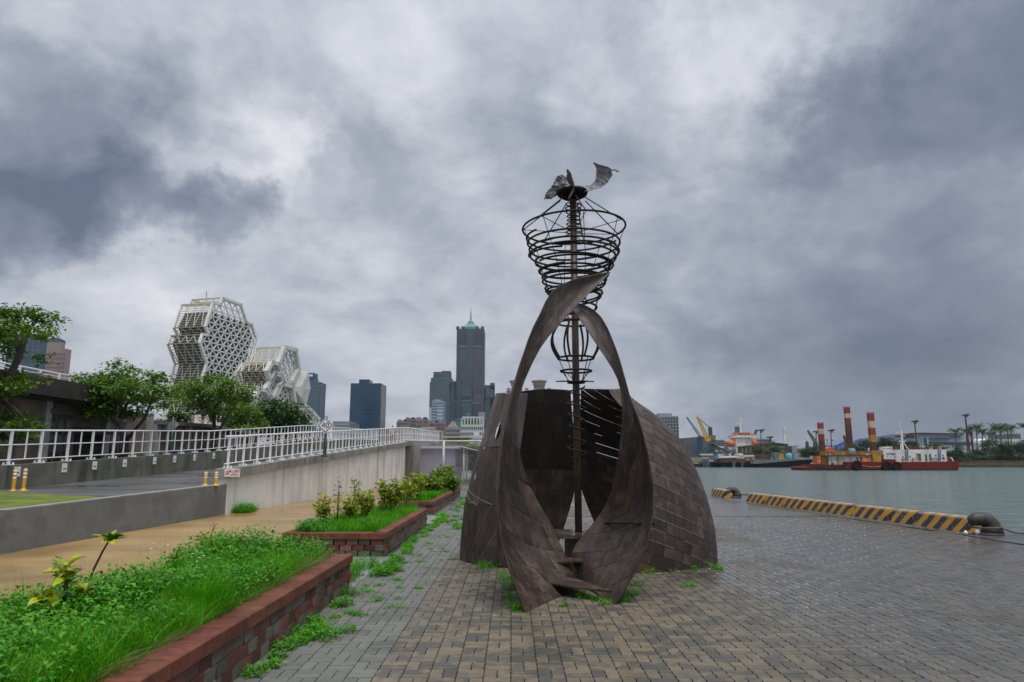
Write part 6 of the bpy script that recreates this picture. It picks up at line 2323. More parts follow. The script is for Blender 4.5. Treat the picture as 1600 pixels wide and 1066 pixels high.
# ------------------------------------------------------------------ harbour: ships, cranes, far shore
def rb(mb, u0, v0, u1, v1, Y, dep, b=0):
    vm = (v0 + v1) / 2
    xa, xb = P(u0, vm, Y).x, P(u1, vm, Y).x
    return mb.box(xa, xb, Y, Y + dep, Z(v1, Y), Z(v0, Y))
def part(t, nm, m, u0, v0, u1, v1, Y, dep, **k):
    mb = MB()
    rb(mb, u0, v0, u1, v1, Y, dep)
    return mb.build(nm, m, t, **k)
M_HULLR = mat('oxide red hull', (0.125, 0.014, 0.010), (0.185, 0.026, 0.018), 0.5, 0.7, spec=0.2, stain=(.06, .022, .016), stain_scale=(.5, .5, .25), stain_amt=.8)
M_SHIPW = mat('ship white', (0.62, 0.61, 0.57), (0.74, 0.73, 0.70), 0.3, 0.5, stain=(.34, .24, .16), stain_scale=(.9, .9, .12), stain_amt=.7)
M_SPUDR = mat('spud red', (0.20, 0.028, 0.025), (0.26, 0.045, 0.04), 0.5, 0.6)
M_SPUDW = mat('spud cream', (0.50, 0.42, 0.26), (0.60, 0.52, 0.35), 0.7, 0.6, stain=(.30, .14, .06), stain_scale=(.8, .8, .3), stain_amt=.6)
M_SPUDB = mat('rust brown', (0.070, 0.028, 0.018), (0.12, 0.05, 0.03), 0.4, 0.75)
M_DYEL = mat('deck yellow', (0.40, 0.20, 0.015), (0.50, 0.28, 0.03), 0.8, 0.6, stain=(.22, .08, .02), stain_scale=(.8, .8, .4), stain_amt=.7)
M_ORNG = mat('safety orange', (0.50, 0.10, 0.02), (0.60, 0.15, 0.03), 0.8, 0.6)
M_TYRE = mat('tyre rubber', (0.008, 0.008, 0.009), (0.016, 0.016, 0.016), 3, 0.9, spec=0.1)
M_SBLUE = mat('sea blue paint', (0.05, 0.13, 0.28), (0.08, 0.18, 0.34), 1, 0.5)
M_SGREEN = mat('door green', (0.03, 0.13, 0.08), (0.05, 0.17, 0.11), 1, 0.5)
YD = 190
DX = lambda x, y: (1250 + x * .16875, 630 + y * .16875)            # first close-up of the dredger
t = thing('dredger', 'red and white dredging pontoon with three red-and-white spud legs', 'dredger', P(1380, 735, YD))
def dp(nm, m, x0, y0, x1, y1, dy=0, dep=4, **k):
    (u0, v0), (u1, v1) = DX(x0, y0), DX(x1, y1)
    return part(t, nm, m, u0, v0, u1, v1, YD + dy, dep, **k)
# hull
h = MB()
def hull_poly(px, y0, dep):
    return h.prism([P(*DX(x, y), YD + y0) for x, y in px], (0, dep, 0))
hull_poly([(50, 598), (60, 590), (150, 588), (150, 570), (430, 570), (430, 545), (780, 545), (780, 520), (880, 520), (895, 548), (1470, 540), (1478, 560), (1460, 640), (60, 640)], 0, 10)
h.build('hull', M_HULLR, t)
hb = MB()
for x in range(155, 425, 14):
    (u0, v0), (u1, v1) = DX(x, 572), DX(x + 5, 605)
    rb(hb, u0, v0, u1, v1, YD - .3, .35)
hb.build('fender_ribs', M_SPUDB, t, kind='stuff')
dp('waterline_strake', mat('black boot top', (.015, .012, .012), (.03, .02, .018), .5, .7), 60, 606, 1462, 640, -.12, 1)
for x, y in ((528, 578), (802, 582), (897, 588)):
    c = P(*DX(x, y), YD - .5)
    mb = MB()
    mb.tube([c + Vector((1.02 * math.cos(a), 0, 1.02 * math.sin(a))) for a in np.linspace(0, 2 * math.pi, 20)[:-1]], .36, 8, closed=True)
    mb.build('tyre_fender', M_TYRE, t, True)
rp = MB()
rp.tube([P(*DX(x, y), YD - .4) for x, y in ((560, 572), (620, 588), (700, 592), (780, 578))], .09, 6)
rp.build('yellow_hose', M_DYEL, t, True)
# fore house
o = dp('deck_house', M_SHIPW, 268, 490, 680, 572, 2, 5)
for x in (283, 330, 375, 410):
    dp('porthole', M_BLACK, x - 4, 518, x + 4, 526, 1.93, .08).parent = o
dp('door', mat('dark opening', (.03, .03, .035), None, 1, .6), 290, 556, 318, 571, 1.92, .09).parent = o
dp('yellow_post', M_DYEL, 346, 488, 358, 570, 1.8, .3)
dp('door', M_SPUDR, 526, 500, 540, 545, 1.9, .12).parent = o
dp('side_opening', M_BLACK, 560, 498, 575, 535, 1.9, .12)
dp('side_opening', M_BLACK, 615, 495, 632, 535, 1.9, .12)
# winch in front
w_ = MB()
for x, y, r in ((590, 530, 22), (610, 522, 18), (625, 530, 14)):
    (u, v) = DX(x, y)
    c = P(u, v, YD + .8)
    w_.lathe((c.x, c.y, c.z - 1.2), [(r * .03, 0), (r * .035, .8), (r * .02, 1.6)], 10)
(u0, v0), (u1, v1) = DX(575, 530), DX(645, 546)
rb(w_, u0, v0, u1, v1, YD + .3, 1.2)
w_.build('winch', M_ORNG, t)
# upper deck with yellow rails
dp('upper_deck', M_SPUDB, 185, 482, 782, 490, 1.2, 6)
rl = MB()
for x in range(190, 781, 22):
    rl.bar(P(*DX(x, 448), YD + 1.3), P(*DX(x, 484), YD + 1.3), .12)
    rl.bar(P(*DX(x, 448), YD + 7), P(*DX(x, 484), YD + 7), .12)
for y in (448, 466):
    rl.bar(P(*DX(190, y), YD + 1.3), P(*DX(778, y), YD + 1.3), .11)
    rl.bar(P(*DX(190, y), YD + 7), P(*DX(778, y), YD + 7), .11)
rl.build('deck_railing', M_DYEL, t, kind='stuff')
dp('yellow_locker', M_DYEL, 385, 448, 418, 482, 3, 2)
dp('yellow_locker', M_DYEL, 560, 452, 600, 482, 4, 2)
bt = MB()
bt.tube([P(*DX(455, 455), YD + 4), P(*DX(502, 455), YD + 4)], 1.15, 10)
bt.build('blue_tank', mat('teal tank', (.10, .22, .26), None, 1, .5), t, True)
bt = MB()
bt.lathe(P(*DX(660, 440), YD + 5), [(.9, -.3), (.9, .4), (.5, .8)], 10)
bt.build('white_dome', M_SHIPW, t, True)
og = MB()
og.prism([P(*DX(x, y), YD + 5) for x, y in ((252, 450), (256, 420), (290, 405), (305, 412), (335, 440), (335, 450))], (0, 3, 0))
og.build('orange_boat', M_ORNG, t)
dp('orange_cabin', M_ORNG, 160, 492, 195, 560, 1.0, 3)
dp('orange_cabin_grille', M_SPUDW, 168, 535, 190, 548, .9, .12)
# spud legs
def spud(x0b, x1b, x0t, x1t, yb, yt, bands, dy, label):
    (ub0, vb), (ub1, _) = DX(x0b, yb), DX(x1b, yb)
    w__ = (ub1 - ub0) * YD / F
    c = P((ub0 + ub1) / 2, vb, YD + dy)
    z0, z1 = c.z, Z(DX(0, yt)[1], YD + dy)
    root = None
    for (f0, f1, m, nm) in bands:
        a, b = Z(DX(0, f0)[1], YD + dy), Z(DX(0, f1)[1], YD + dy)
        mb = MB()
        n = 8
        rr = w__ / 2 * 1.05
        pr = []
        mb.lathe((c.x, c.y + w__ / 2, 0), [(rr, b), (rr, a)], 8)
        for q in range(4):
            an = q * math.pi / 2 + math.pi / 4
            mb.box(c.x + rr * math.cos(an) - .14, c.x + rr * math.cos(an) + .14, c.y + w__ / 2 + rr * math.sin(an) - .14, c.y + w__ / 2 + rr * math.sin(an) + .14, b, a + (.5 if f0 == yt else 0))
        if root is None:
            root = mb.build('spud_leg', m, t)
        else:
            mb.build(nm, m, root)
spud(205, 248, 195, 238, 560, 195, [(195, 237, M_SPUDR, ''), (237, 286, M_SPUDW, 'cream_band'), (286, 350, M_SPUDR, 'red_band'), (350, 480, M_SPUDB, 'rusty_length'), (480, 570, M_DYEL, 'yellow_guide')], 2.5, '')
spud(458, 503, 440, 485, 480, 48, [(48, 95, M_SPUDR, ''), (95, 137, M_SPUDW, 'cream_band'), (137, 205, M_SPUDR, 'red_band'), (205, 480, M_SPUDB, 'rusty_length')], 6, '')
spud(680, 730, 660, 708, 545, 100, [(100, 165, M_SPUDR, ''), (165, 228, M_SPUDW, 'cream_band'), (228, 295, M_SPUDR, 'red_band'), (295, 360, M_DYEL, 'yellow_band'), (360, 440, M_SPUDB, 'rusty_length'), (440, 545, M_DYEL, 'yellow_guide')], 1.0, '')
dp('spud_housing', M_DYEL, 676, 486, 756, 546, 1.0, 1.2)
# main house
o = dp('main_house', M_SHIPW, 775, 436, 930, 548, 1.2, 6)
o2 = dp('main_house', M_SHIPW, 930, 430, 1358, 548, 1.4, 6)
EX = lambda x, y: (1340 + x * .10625, 680 + y * .10625)
def ep(nm, m, x0, y0, x1, y1, dy=1.2, dep=.15, par=None):
    (u0, v0), (u1, v1) = EX(x0, y0), EX(x1, y1)
    q = part(t, nm, m, u0, v0, u1, v1, YD + dy, dep)
    if par is not None:
        q.parent = par
    return q
c = P(*EX(490, 278), YD + 1.15)
text_mesh('合中建設', .56, M_SBLUE, Matrix.Translation(c) @ FACE @ Matrix.Diagonal((1.15, 1, 1, 1)), 'lettering', o, .06)
for x in (437, 492, 550):
    ep('porthole', M_BLACK, x - 5, 315, x + 5, 326, 1.1, .12, o)
ep('navy_stripe', M_SBLUE, 598, 240, 606, 400, 1.3, .12, o2)
for x0, x1 in ((705, 740), (1188, 1222)):
    mb = MB()
    for xx in (x0, x1):
        mb.bar(P(*EX(xx, 210), YD + 1.25), P(*EX(xx, 375), YD + 1.25), .13)
    for k in range(9):
        mb.bar(P(*EX(x0, 215 + k * 19), YD + 1.25), P(*EX(x1, 215 + k * 19), YD + 1.25), .09)
    mb.build('ladder', M_SBLUE, o2)
for x0, x1, y0, y1 in ((905, 935, 270, 375), (998, 1026, 282, 375), (1058, 1088, 280, 375)):
    ep('door', M_SGREEN, x0, y0, x1, y1, 1.3, .14, o2)
ep('door_hood', M_SHIPW, 885, 258, 938, 272, .6, .9, o2)
for x, y in ((668, 318), (777, 315), (1152, 300), (1258, 296)):
    ep('porthole', M_BLACK, x - 9, y - 9, x + 9, y + 9, 1.3, .14, o2)
c = P(*EX(672, 355), YD + 1.2)
mb = MB()
mb.tube([c + Vector((.30 * math.cos(a), 0, .30 * math.sin(a))) for a in np.linspace(0, 2 * math.pi, 16)[:-1]], .12, 6, closed=True)
mb.build('lifebuoy', M_ORNG, o2, True)
mb = MB()
mb.prism([P(*EX(x, y), YD + 1.25) for x, y in ((1245, 350), (1268, 318), (1290, 350))], (0, .1, 0))
mb.build('emblem', M_BLACK, o2)
ep('blue_table', M_SBLUE, 1120, 340, 1205, 352, .3, .8)
for x in (1125, 1160, 1198):
    ep('table_leg', M_SBLUE, x, 352, x + 6, 372, .4, .1)
ep('deck_box', M_SPUDW, 828, 335, 868, 395, .2, .9)
ep('deck_box', M_SPUDR, 1315, 330, 1400, 385, 2.0, 3)
mb = MB()
mb.bar(P(*EX(1375, 330), YD + 1.8), P(*EX(1408, 382), YD + 1.8), .35)
mb.build('ramp_board', M_SHIPW, t)
ep('red_bulwark', M_HULLR, 395, 360, 560, 400, .1, .6)
# roof gear, mast
for x0, x1, y0 in ((378, 412, 172), (432, 470, 170), (476, 512, 165)):
    ep('roof_box', M_SHIPW, x0, y0, x1, 228, 3, 2)
    ep('roof_box_mark', M_SPUDR, x0 + 6, y0 + 22, x1 - 6, y0 + 36, 2.9, .12)
ep('roof_boat', M_SPUDB, 515, 182, 600, 228, 4, 2.5)
for k in range(26):
    x = 700 + k * 23 + RND.uniform(-6, 6)
    y = RND.uniform(160, 196)
    ep('roof_clutter', (M_SPUDB, M_SHIPW, M_GREYW, M_SPUDR, M_SHIPW)[k % 5] if x > 920 else M_SPUDB, x, y, x + RND.uniform(14, 30), 214, 3 + RND.uniform(0, 3), 1.5)
mt = MB()
mt.bar(P(*EX(645, -60), YD + 4), P(*EX(665, 220), YD + 4), .38)
mt.bar(P(*EX(605, 95), YD + 4), P(*EX(708, 90), YD + 4), .28)
mt.bar(P(*EX(560, -50), YD + 4), P(*EX(700, 20), YD + 4), .14)
mt.bar(P(*EX(680, 110), YD + 4), P(*EX(750, 218), YD + 4), .16)
mt.bar(P(*EX(640, 120), YD + 4), P(*EX(632, 215), YD + 4), .16)
mt.bar(P(*EX(620, -210), YD + 4), P(*EX(642, -60), YD + 4), .09)
mt.build('mast', M_SHIPW, t)
cr = MB()
cr.bar(P(*DX(405, 300), YD + 5), P(*DX(432, 380), YD + 5), .5)
cr.bar(P(*DX(432, 380), YD + 5), P(*DX(430, 450), YD + 5), .7)
cr.build('deck_crane', M_SPUDB, t)
cr = MB()
cr.bar(P(*DX(405, 300), YD + 4.9), P(*DX(412, 318), YD + 4.9), .5)
cr.build('crane_tip', M_SPUDR, t)

# long moored barge and black-hulled boat
YB = 262
BX = lambda x, y: (1060 + x * .14375, 640 + y * .14375)
t = thing('work_barge', 'long blue-grey barge hung with tyres, moored left of the dredger', 'barge', P(1145, 730, YB))
def bp_(nm, m, x0, y0, x1, y1, dy=0, dep=4, **k):
    (u0, v0), (u1, v1) = BX(x0, y0), BX(x1, y1)
    return part(t, nm, m, u0, v0, u1, v1, YB + dy, dep, **k)
M_BARGE = mat('faded blue-grey hull', (0.075, 0.125, 0.145), (0.15, 0.19, 0.19), 0.25, 0.8, spec=.2, stain=(.05, .04, .03), stain_scale=(.4, .4, .1), stain_amt=.7)
bp_('hull', M_BARGE, 312, 568, 900, 640, 0, 12)
ty = MB()
for x, n in ((362, 2), (395, 2), (415, 2), (440, 3), (463, 2), (500, 2), (540, 2), (568, 3), (640, 2), (668, 2), (730, 3), (765, 2), (782, 2), (825, 2)):
    for k in range(n):
        c = P(*BX(x, 590 + k * 14), YB - .4)
        ty.tube([c + Vector((.52 * math.cos(a), 0, .52 * math.sin(a))) for a in np.linspace(0, 2 * math.pi, 10)[:-1]], .25, 5, closed=True)
ty.build('tyre_fenders', M_TYRE, t, kind='stuff')
for i, (x0, y0, x1, y1, m) in enumerate(((430, 512, 640, 530, M_SHIPW), (470, 500, 830, 522, M_SHIPW), (440, 524, 635, 532, M_HULLR), (635, 484, 705, 494, M_SHIPW))):
    mb = MB()
    mb.prism([P(*BX(x0, y1), YB + 2 + i), P(*BX(x1, y0 + 12), YB + 2 + i), P(*BX(x1 - 8, y0 - 6), YB + 2 + i), P(*BX(x0 + 4, y1 - 12), YB + 2 + i)], (0, 3, 0))
    mb.build('deck_cover', m, t)
bp_('cargo', M_SPUDB, 450, 532, 800, 570, 1.5, 8)
bp_('yellow_box', M_DYEL, 735, 540, 775, 556, .8, 2)
bp_('shed_roof', M_SPUDB, 810, 484, 1050, 494, 3, 6)
for x in (830, 890, 945, 990, 1040):
    bp_('roof_post', M_SPUDB, x, 492, x + 6, 570, 3, .3)
bp_('blue_cabin', M_SBLUE, 385, 515, 430, 545, 1, 4)

t = thing('cargo_boat', 'black-hulled boat with teal deck machines, its bow to the right', 'boat', P(1235, 730, YB))
mb = MB()
mb.prism([P(*BX(x, y), YB - 4) for x, y in ((855, 640), (860, 590), (900, 592), (1300, 560), (1500, 545), (1405, 605), (1385, 640))], (0, 9, 0))
mb.build('hull', mat('black hull', (.004, .005, .009), (.008, .009, .014), .3, .8, spec=.08), t)
mb = MB()
mb.prism([P(*BX(x, y), YB - 4.2) for x, y in ((820, 592), (825, 545), (1060, 545), (1510, 528), (1500, 541), (1300, 553), (900, 588))], (0, 9, 0))
mb.build('bulwark', mat('streaked blue bulwark', (.10, .14, .17), (.19, .21, .19), .25, .7, stain=(.22, .16, .06), stain_scale=(.3, .3, .5), stain_amt=.6), t)
for (x0, y0, x1, y1, m, nm) in ((1055, 466, 1075, 545, M_TEALR, 'frame_leg'), (1075, 470, 1100, 490, M_TEALR, 'frame_beam'), (1088, 480, 1145, 535, M_DYEL, 'cabin'), (1255, 470, 1310, 530, M_GREYW, 'deck_box'), (880, 500, 960, 545, M_SPUDB, 'machinery'), (1000, 520, 1050, 545, M_BARGE, 'machinery')):
    bp_(nm, m, x0, y0, x1, y1, -2, 4)
mb = MB()
mb.lathe(P(*BX(1208, 530), YB), [(1.5, -.9), (1.55, .2), (1.35, 1.2), (.9, 1.8), (.2, 2.0)], 12)
mb.v = [(P(*BX(1208, 530), YB).x + (x - P(*BX(1208, 530), YB).x) * 1.0, y, z) for x, y, z in mb.v]
mb.build('covered_machine', mat('bright teal tarpaulin', (.05, .30, .27), (.08, .38, .34), .4, .6), t, True)

# bulk carrier beyond the shed
YS = 430
t = thing('bulk_carrier', 'white-bridged cargo ship with dark blue funnel berthed behind the shed', 'ship', P(1180, 722, YS))
def sp_(nm, m, x0, y0, x1, y1, dy=0, dep=8, **k):
    (u0, v0), (u1, v1) = BX(x0, y0), BX(x1, y1)
    return part(t, nm, m, u0, v0, u1, v1, YS + dy, dep, **k)
o = sp_('superstructure', M_SHIPW, 625, 295, 800, 475)
sp_('bridge_wing', M_SHIPW, 572, 280, 850, 305, -1, 6)
o3 = sp_('bridge', M_SHIPW, 632, 262, 785, 282, 0, 6)
sp_('bridge_roof', M_ORNG, 625, 250, 788, 263, -.5, 7)
sp_('bridge_rail', M_ORNG, 572, 274, 630, 280, -1.2, .4)
sp_('bridge_rail', M_ORNG, 785, 270, 852, 277, -1.2, .4)
for k in range(5):
    sp_('bridge_window', M_NAVY, 645 + k * 27, 266, 666 + k * 27, 276, -.15, .2).parent = o3
for j, y in enumerate((313, 353)):
    for x in (652, 686, 732, 768):
        sp_('porthole', M_NAVY, x - 4, y - 5, x + 4, y + 5, -.2, .3).parent = o
sp_('funnel', M_SBLUE, 640, 185, 668, 252, 3, 5)
sp_('wing_house', M_SHIPW, 590, 300, 630, 330, 1, 5)
mb = MB()
mb.bar(P(*BX(668, 80), YS + 2), P(*BX(676, 250), YS + 2), 1.0)
mb.bar(P(*BX(628, 150), YS + 2), P(*BX(700, 140), YS + 2), .8)
mb.bar(P(*BX(655, 115), YS + 2), P(*BX(690, 115), YS + 2), 1.2)
mb.build('mast', M_SHIPW, t)
for x, y in ((570, 370), (828, 362)):
    c = P(*BX(x, y), YS - 2)
    mb = MB()
    mb.lathe((c.x, c.y, c.z - 2.4), [(.4, 0), (2.6 if x < 600 else 1.6, 1.2), (2.8 if x < 600 else 1.7, 3), (.6, 4.6)], 10)
    mb.build('lifeboat', M_ORNG, t, True)
for y in (395, 430):
    sp_('stair_rail', M_GREYW, 540, y, 626, y + 5, -1, .5)
sp_('aft_deck', M_GREYW, 540, 440, 630, 475, 2, 8)
mb = MB()
mb.bar(P(*BX(830, 268), YS), P(*BX(852, 222), YS), 1.2)
mb.build('derrick', M_SLATE, t)
mb = MB()
mb.bar(P(*BX(1150, 190), YS), P(*BX(1158, 370), YS), 1.1)
mb.bar(P(*BX(1140, 215), YS), P(*BX(1166, 215), YS), 1.6)
mb.bar(P(*BX(1146, 300), YS), P(*BX(1168, 300), YS), 1.0)
mb.build('foremast', M_SHIPW, t)
mb = MB()
mb.prism([P(*BX(x, y), YS - 2) for x, y in ((640, 520), (640, 478), (1180, 400), (1305, 392), (1275, 450), (1265, 520))], (0, 12, 0))
mb.build('hull', mat('dark ship hull', (.035, .03, .035), (.05, .042, .05), .2, .6), t)

# far shore
fs = MB()
fs.box(7.5, 2200, 268.5, 272, -4, -.1)
fs.build('far_shore', mat('dark quay stone', (.06, .055, .045), (.10, .09, .07), .3, .9), kind='structure')
t = thing('revetment', 'brownish stone bank at the foot of the hedge on the right shore', 'embankment', P(1560, 728, 262))
for k in range(3):
    mb = MB()
    a = 262 + k * 2.2
    mb.box(P(1484, 720, a).x, P(1700, 720, a).x, a, a + 9 - 2 * k, -2.2, -.5 + k * .85)
    mb.build('stone_course', mat('bank stone %d' % (k % 2), ((.050, .040, .024), (.09, .072, .042))[k % 2], ((.08, .066, .038), (.13, .105, .06))[k % 2], .35, .95, .2, 1.2), t)
def gable_shed():
    t = thing('long_shed', 'long dark-roofed quay shed in front of the white ship', 'building', P(1190, 712, 330))
    Ys = 330
    mb = MB()
    mb.prism([P(*BX(x, y), Ys) for x, y in ((670, 500), (665, 402), (940, 372), (1040, 362), (1190, 380), (1190, 500))], (0, 3, 0))
    mb.build('wall', mat('brown shed wall', (.085, .075, .062), (.13, .115, .09), .2, .8), t)
    mb = MB()
    mb.prism([P(*BX(x, y), Ys - 1) for x, y in ((655, 404), (940, 370), (1040, 358), (1200, 376), (1200, 386), (1040, 368), (940, 381), (660, 412))], (0, 4, 0))
    mb.build('roof', mat('dark brown roof', (.045, .032, .028), (.06, .045, .04), .2, .8), t)
    for k in range(6):
        (u0, v0), (u1, v1) = BX(680 + k * 46, 408 - k * 4), BX(708 + k * 46, 470)
        part(t, 'bay_door', mat('grey green bay', (.16, .17, .14), None, .5, .7), u0, v0, u1, v1, Ys - .3, .3)
    (u0, v0), (u1, v1) = BX(1060, 398), BX(1165, 416)
    part(t, 'white_panel', M_GREYW, u0, v0, u1, v1, Ys - .3, .3)
gable_shed()
Yc = 400
t = thing('quay_hall', 'grey-blue quay hall with hanging blue sheets and a yellow panel', 'building', P(1095, 718, Yc))
def cp_(nm, m, x0, y0, x1, y1, dy=0, dep=6, **k):
    (u0, v0), (u1, v1) = BX(x0, y0), BX(x1, y1)
    return part(t, nm, m, u0, v0, u1, v1, Yc + dy, dep, **k)
mb = MB()
mb.prism([P(*BX(x, y), Yc) for x, y in ((60, 540), (60, 310), (330, 290), (405, 280), (408, 380), (400, 540))], (0, 20, 0))
mb.build('wall', mat('grey-blue sheeting', (.075, .085, .095), (.11, .12, .13), .1, .8), t)
cp_('blue_sheet', mat('hanging blue sheet', (.035, .085, .19), (.06, .12, .24), .1, .7), 165, 362, 245, 470, -.3, .4)
cp_('blue_sheet', mat('dull blue sheet', (.05, .09, .15), None, .1, .7), 248, 390, 330, 470, -.3, .4)
cp_('yellow_panel', mat('dull yellow sign', (.30, .24, .015), None, 1, .6), 342, 302, 404, 332, -.4, .4)
lt = MB()
for k in range(5):
    (u0, v0), (u1, v1) = BX(350 + k * 10, 310), BX(356 + k * 10, 324)
    rb(lt, u0, v0, u1, v1, Yc - .5, .1)
lt.build('sign_marks', M_BLACK, t)
def crane(label, base, tip, w, m, struts, nm='harbour_crane', Yk=385):
    t = thing(nm, label, 'crane', P(*BX(base[0], 500), Yk))
    mb = MB()
    a, b = P(*BX(*base), Yk), P(*BX(*tip), Yk)
    off = Vector((w * .6, 0, w * .25))
    mb.bar(a - off, b - off * .35, w * .3)
    mb.bar(a + off, b + off * .35, w * .3)
    n = 12
    for i in range(n):
        p0, p1 = a.lerp(b, i / n), a.lerp(b, (i + 1) / n)
        k0, k1 = 1 - .65 * i / n, 1 - .65 * (i + 1) / n
        mb.bar(p0 - off * k0, p1 + off * k1, w * .2)
        mb.bar(p0 + off * k0, p1 - off * k1, w * .2)
    mb.build('jib', m, t)
    for (x0, y0, x1, y1, ww, mm, pn) in struts:
        mb = MB()
        mb.bar(P(*BX(x0, y0), Yk), P(*BX(x1, y1), Yk), ww)
        mb.build(pn, mm, t)
crane('yellow harbour crane with its jib raised to the left', (318, 325), (206, 80), 1.7, mat('crane yellow', (.52, .29, .03), (.60, .36, .05), .3, .5),
      [(345, 200, 350, 285, 1.8, M_SLATE, 'mast'), (332, 205, 362, 205, 1.5, M_SLATE, 'mast_head'), (206, 80, 290, 155, .35, M_SLATE, 'stay'), (290, 155, 345, 200, .35, M_SLATE, 'stay'), (318, 320, 322, 345, 2.5, MATS['crane yellow'], 'foot'), (355, 380, 355, 480, 3, M_SLATE, 'tower')])
crane('thin blue-grey crane jib left of the yellow crane', (235, 290), (90, 82), 1.1, mat('blue-grey steel', (.10, .115, .16), None, .3, .6), [(235, 290, 235, 500, 2.0, M_SLATE, 'tower')], Yk=400)
crane('dark lattice crane between the boat and the dredger', (1490, 355), (1405, 228), 1.2, mat('dark steel', (.05, .055, .065), None, .3, .6), [(1490, 355, 1490, 480, 1.6, M_SLATE, 'tower')], Yk=340)
# dark slanting loader legs
t = thing('ship_loader', 'dark slanting loader frame at the left end of the far quay', 'loader', P(1112, 715, 380))
mb = MB()
for x0, y0, x1, y1 in ((355, 378, 230, 468), (355, 378, 540, 475), (355, 378, 470, 470), (355, 378, 300, 470), (365, 378, 560, 470)):
    mb.bar(P(*BX(x0, y0), 380), P(*BX(x1, y1), 380), .7)
mb.build('legs', M_SLATE, t)
(u0, v0), (u1, v1) = BX(215, 462), BX(480, 482)
part(t, 'deck', M_SLATE, u0, v0, u1, v1, 379, 8)
(u0, v0), (u1, v1) = BX(240, 482), BX(380, 498)
part(t, 'pale_hut', M_OFFW, u0, v0, u1, v1, 378, 5)
(u0, v0), (u1, v1) = BX(430, 484), BX(475, 508)
part(t, 'pale_hut', M_OFFW, u0, v0, u1, v1, 378, 5)
def far_block(lab, x0, y0, x1, y1, Y, m, nx, nz, nm='far_building'):
    global t
    (u0, v0), (u1, v1) = BX(x0, y0), BX(x1, y1)
    t = thing(nm, lab, 'building', P((u0 + u1) / 2, 718, Y), 'distant harbour buildings')
    a, b, c, z = block(t, u0, u1, v0, 718, Y, 25, m)
    facade(t, a, b, z * .2, z - .5, Y, nx, nz, .6, .5, M_WINB, 'windows', .3)
far_block('hazy grey block between the quay hall and the white ship', 412, 345, 545, 450, 700, M_GREYW, 14, 6)
far_block('taller part of the hazy grey block left of the ship', 440, 330, 500, 450, 690, mat('hazy blue grey', (.14, .16, .19), None, .1, .8), 6, 7)
far_block('hazy pale block at the left foot of the ship', 420, 400, 500, 470, 520, M_OFFW, 8, 3)
far_block('long grey block behind the ship, right of its bridge', 805, 315, 920, 420, 640, M_GREYW, 12, 6)
far_block('stepped grey block right of the one behind the ship', 920, 320, 1015, 420, 660, mat('hazy slate', (.12, .13, .15), None, .1, .8), 10, 6)
far_block('lowest grey block under the foremast', 1000, 338, 1050, 420, 670, M_GREYW, 5, 4)
far_block('small pale shed between the bow and the trees', 1290, 400, 1390, 470, 420, M_OFFW, 8, 2)
far_block('low cluttered huts at the left end of the quay', 255, 520, 330, 570, 280, M_BEIGE, 6, 2)
t = thing('silo', 'small dark round silo behind the trees left of the dredger', 'silo', P(*BX(1400, 420), 420))
mb = MB()
c = P(*BX(1403, 420), 420)
mb.lathe((c.x, c.y, 0), [(1.0, 0), (1.0, c.z + 3.0), (.8, c.z + 4.0), (.2, c.z + 4.4)], 12)
mb.build('body', M_SLATE, t, True)
# red-and-white chimneys
for i, (x0, x1, lab) in enumerate(((190, 208, 'left'), (246, 262, 'middle'), (292, 312, 'right'))):
    Yk = 560
    t = thing('striped_chimney', f'red and white banded chimney, {lab} one of three behind the dredger', 'chimney', P(*DX((x0 + x1) / 2, 520), Yk), 'red and white chimneys')
    for k in range(6):
        a, b = Z(DX(0, 320 + k * 16)[1], Yk), Z(DX(0, 336 + k * 16)[1], Yk)
        c = P(*DX((x0 + x1) / 2, 360), Yk)
        mb = MB()
        r = (x1 - x0) * .16875 / 2 * Yk / F
        mb.lathe((c.x, c.y, 0), [(r, b if k < 5 else 0), (r, a)], 10)
        mb.build('band', (M_SHIPW, mat('chimney red', (.42, .06, .05), None, 1, .6))[k % 2], t)
# floodlight masts
def flood(label, ux, vt, vb, Y, lean_u, w):
    t = thing('floodlight_mast', label, 'light mast', P(ux, vb, Y), 'floodlight masts of the port')
    top = P(ux + lean_u, vt, Y)
    mb = MB()
    mb.tube([Vector((P(ux, vb, Y).x, Y, 0)), top], [w * 1.15, w * .7], 8)
    mb.build('pole', M_SPUDB, t)
    k = Y / F
    mb = MB()
    mb.bar(top + Vector((-4.5 * k, 0, -.6)), top + Vector((5.5 * k, 0, -.1)), .5)
    for q in (-4.2, -2.6, 2.8, 4.6):
        mb.obox(top + Vector((q * k, -.3, -.5)), 1.6 * k, .5, 1.5 * k)
    mb.build('lamp_bar', mat('dark rust steel', (.05, .03, .028), None, 1, .7), t)
    mb = MB()
    mb.bar(top + Vector((1.5 * k, 0, -5 * k)), top + Vector((1.5 * k, 0, -2 * k)), .7)
    mb.build('control_box', MATS['dark rust steel'], t)
flood('floodlight mast left of the left spud leg', 1275.5, 673, 706, 300, -.5, .28)
flood('floodlight mast right of the left spud leg', 1299, 671, 706, 300, -1, .28)
flood('floodlight mast behind the white main house of the dredger', 1433, 657, 702, 285, -4, .33)
flood('tallest floodlight mast, among the palms', 1516, 647, 712, 272, -8, .38)
flood('shorter mast right of the tallest one, among the palms', 1520, 668, 712, 285, -3, .30)
flood('dark mast behind the white ship bridge', 1189, 671, 694, 340, -.5, .28)
flood('dark mast over the roof of the long shed', 1202, 682, 694, 335, 0, .3)
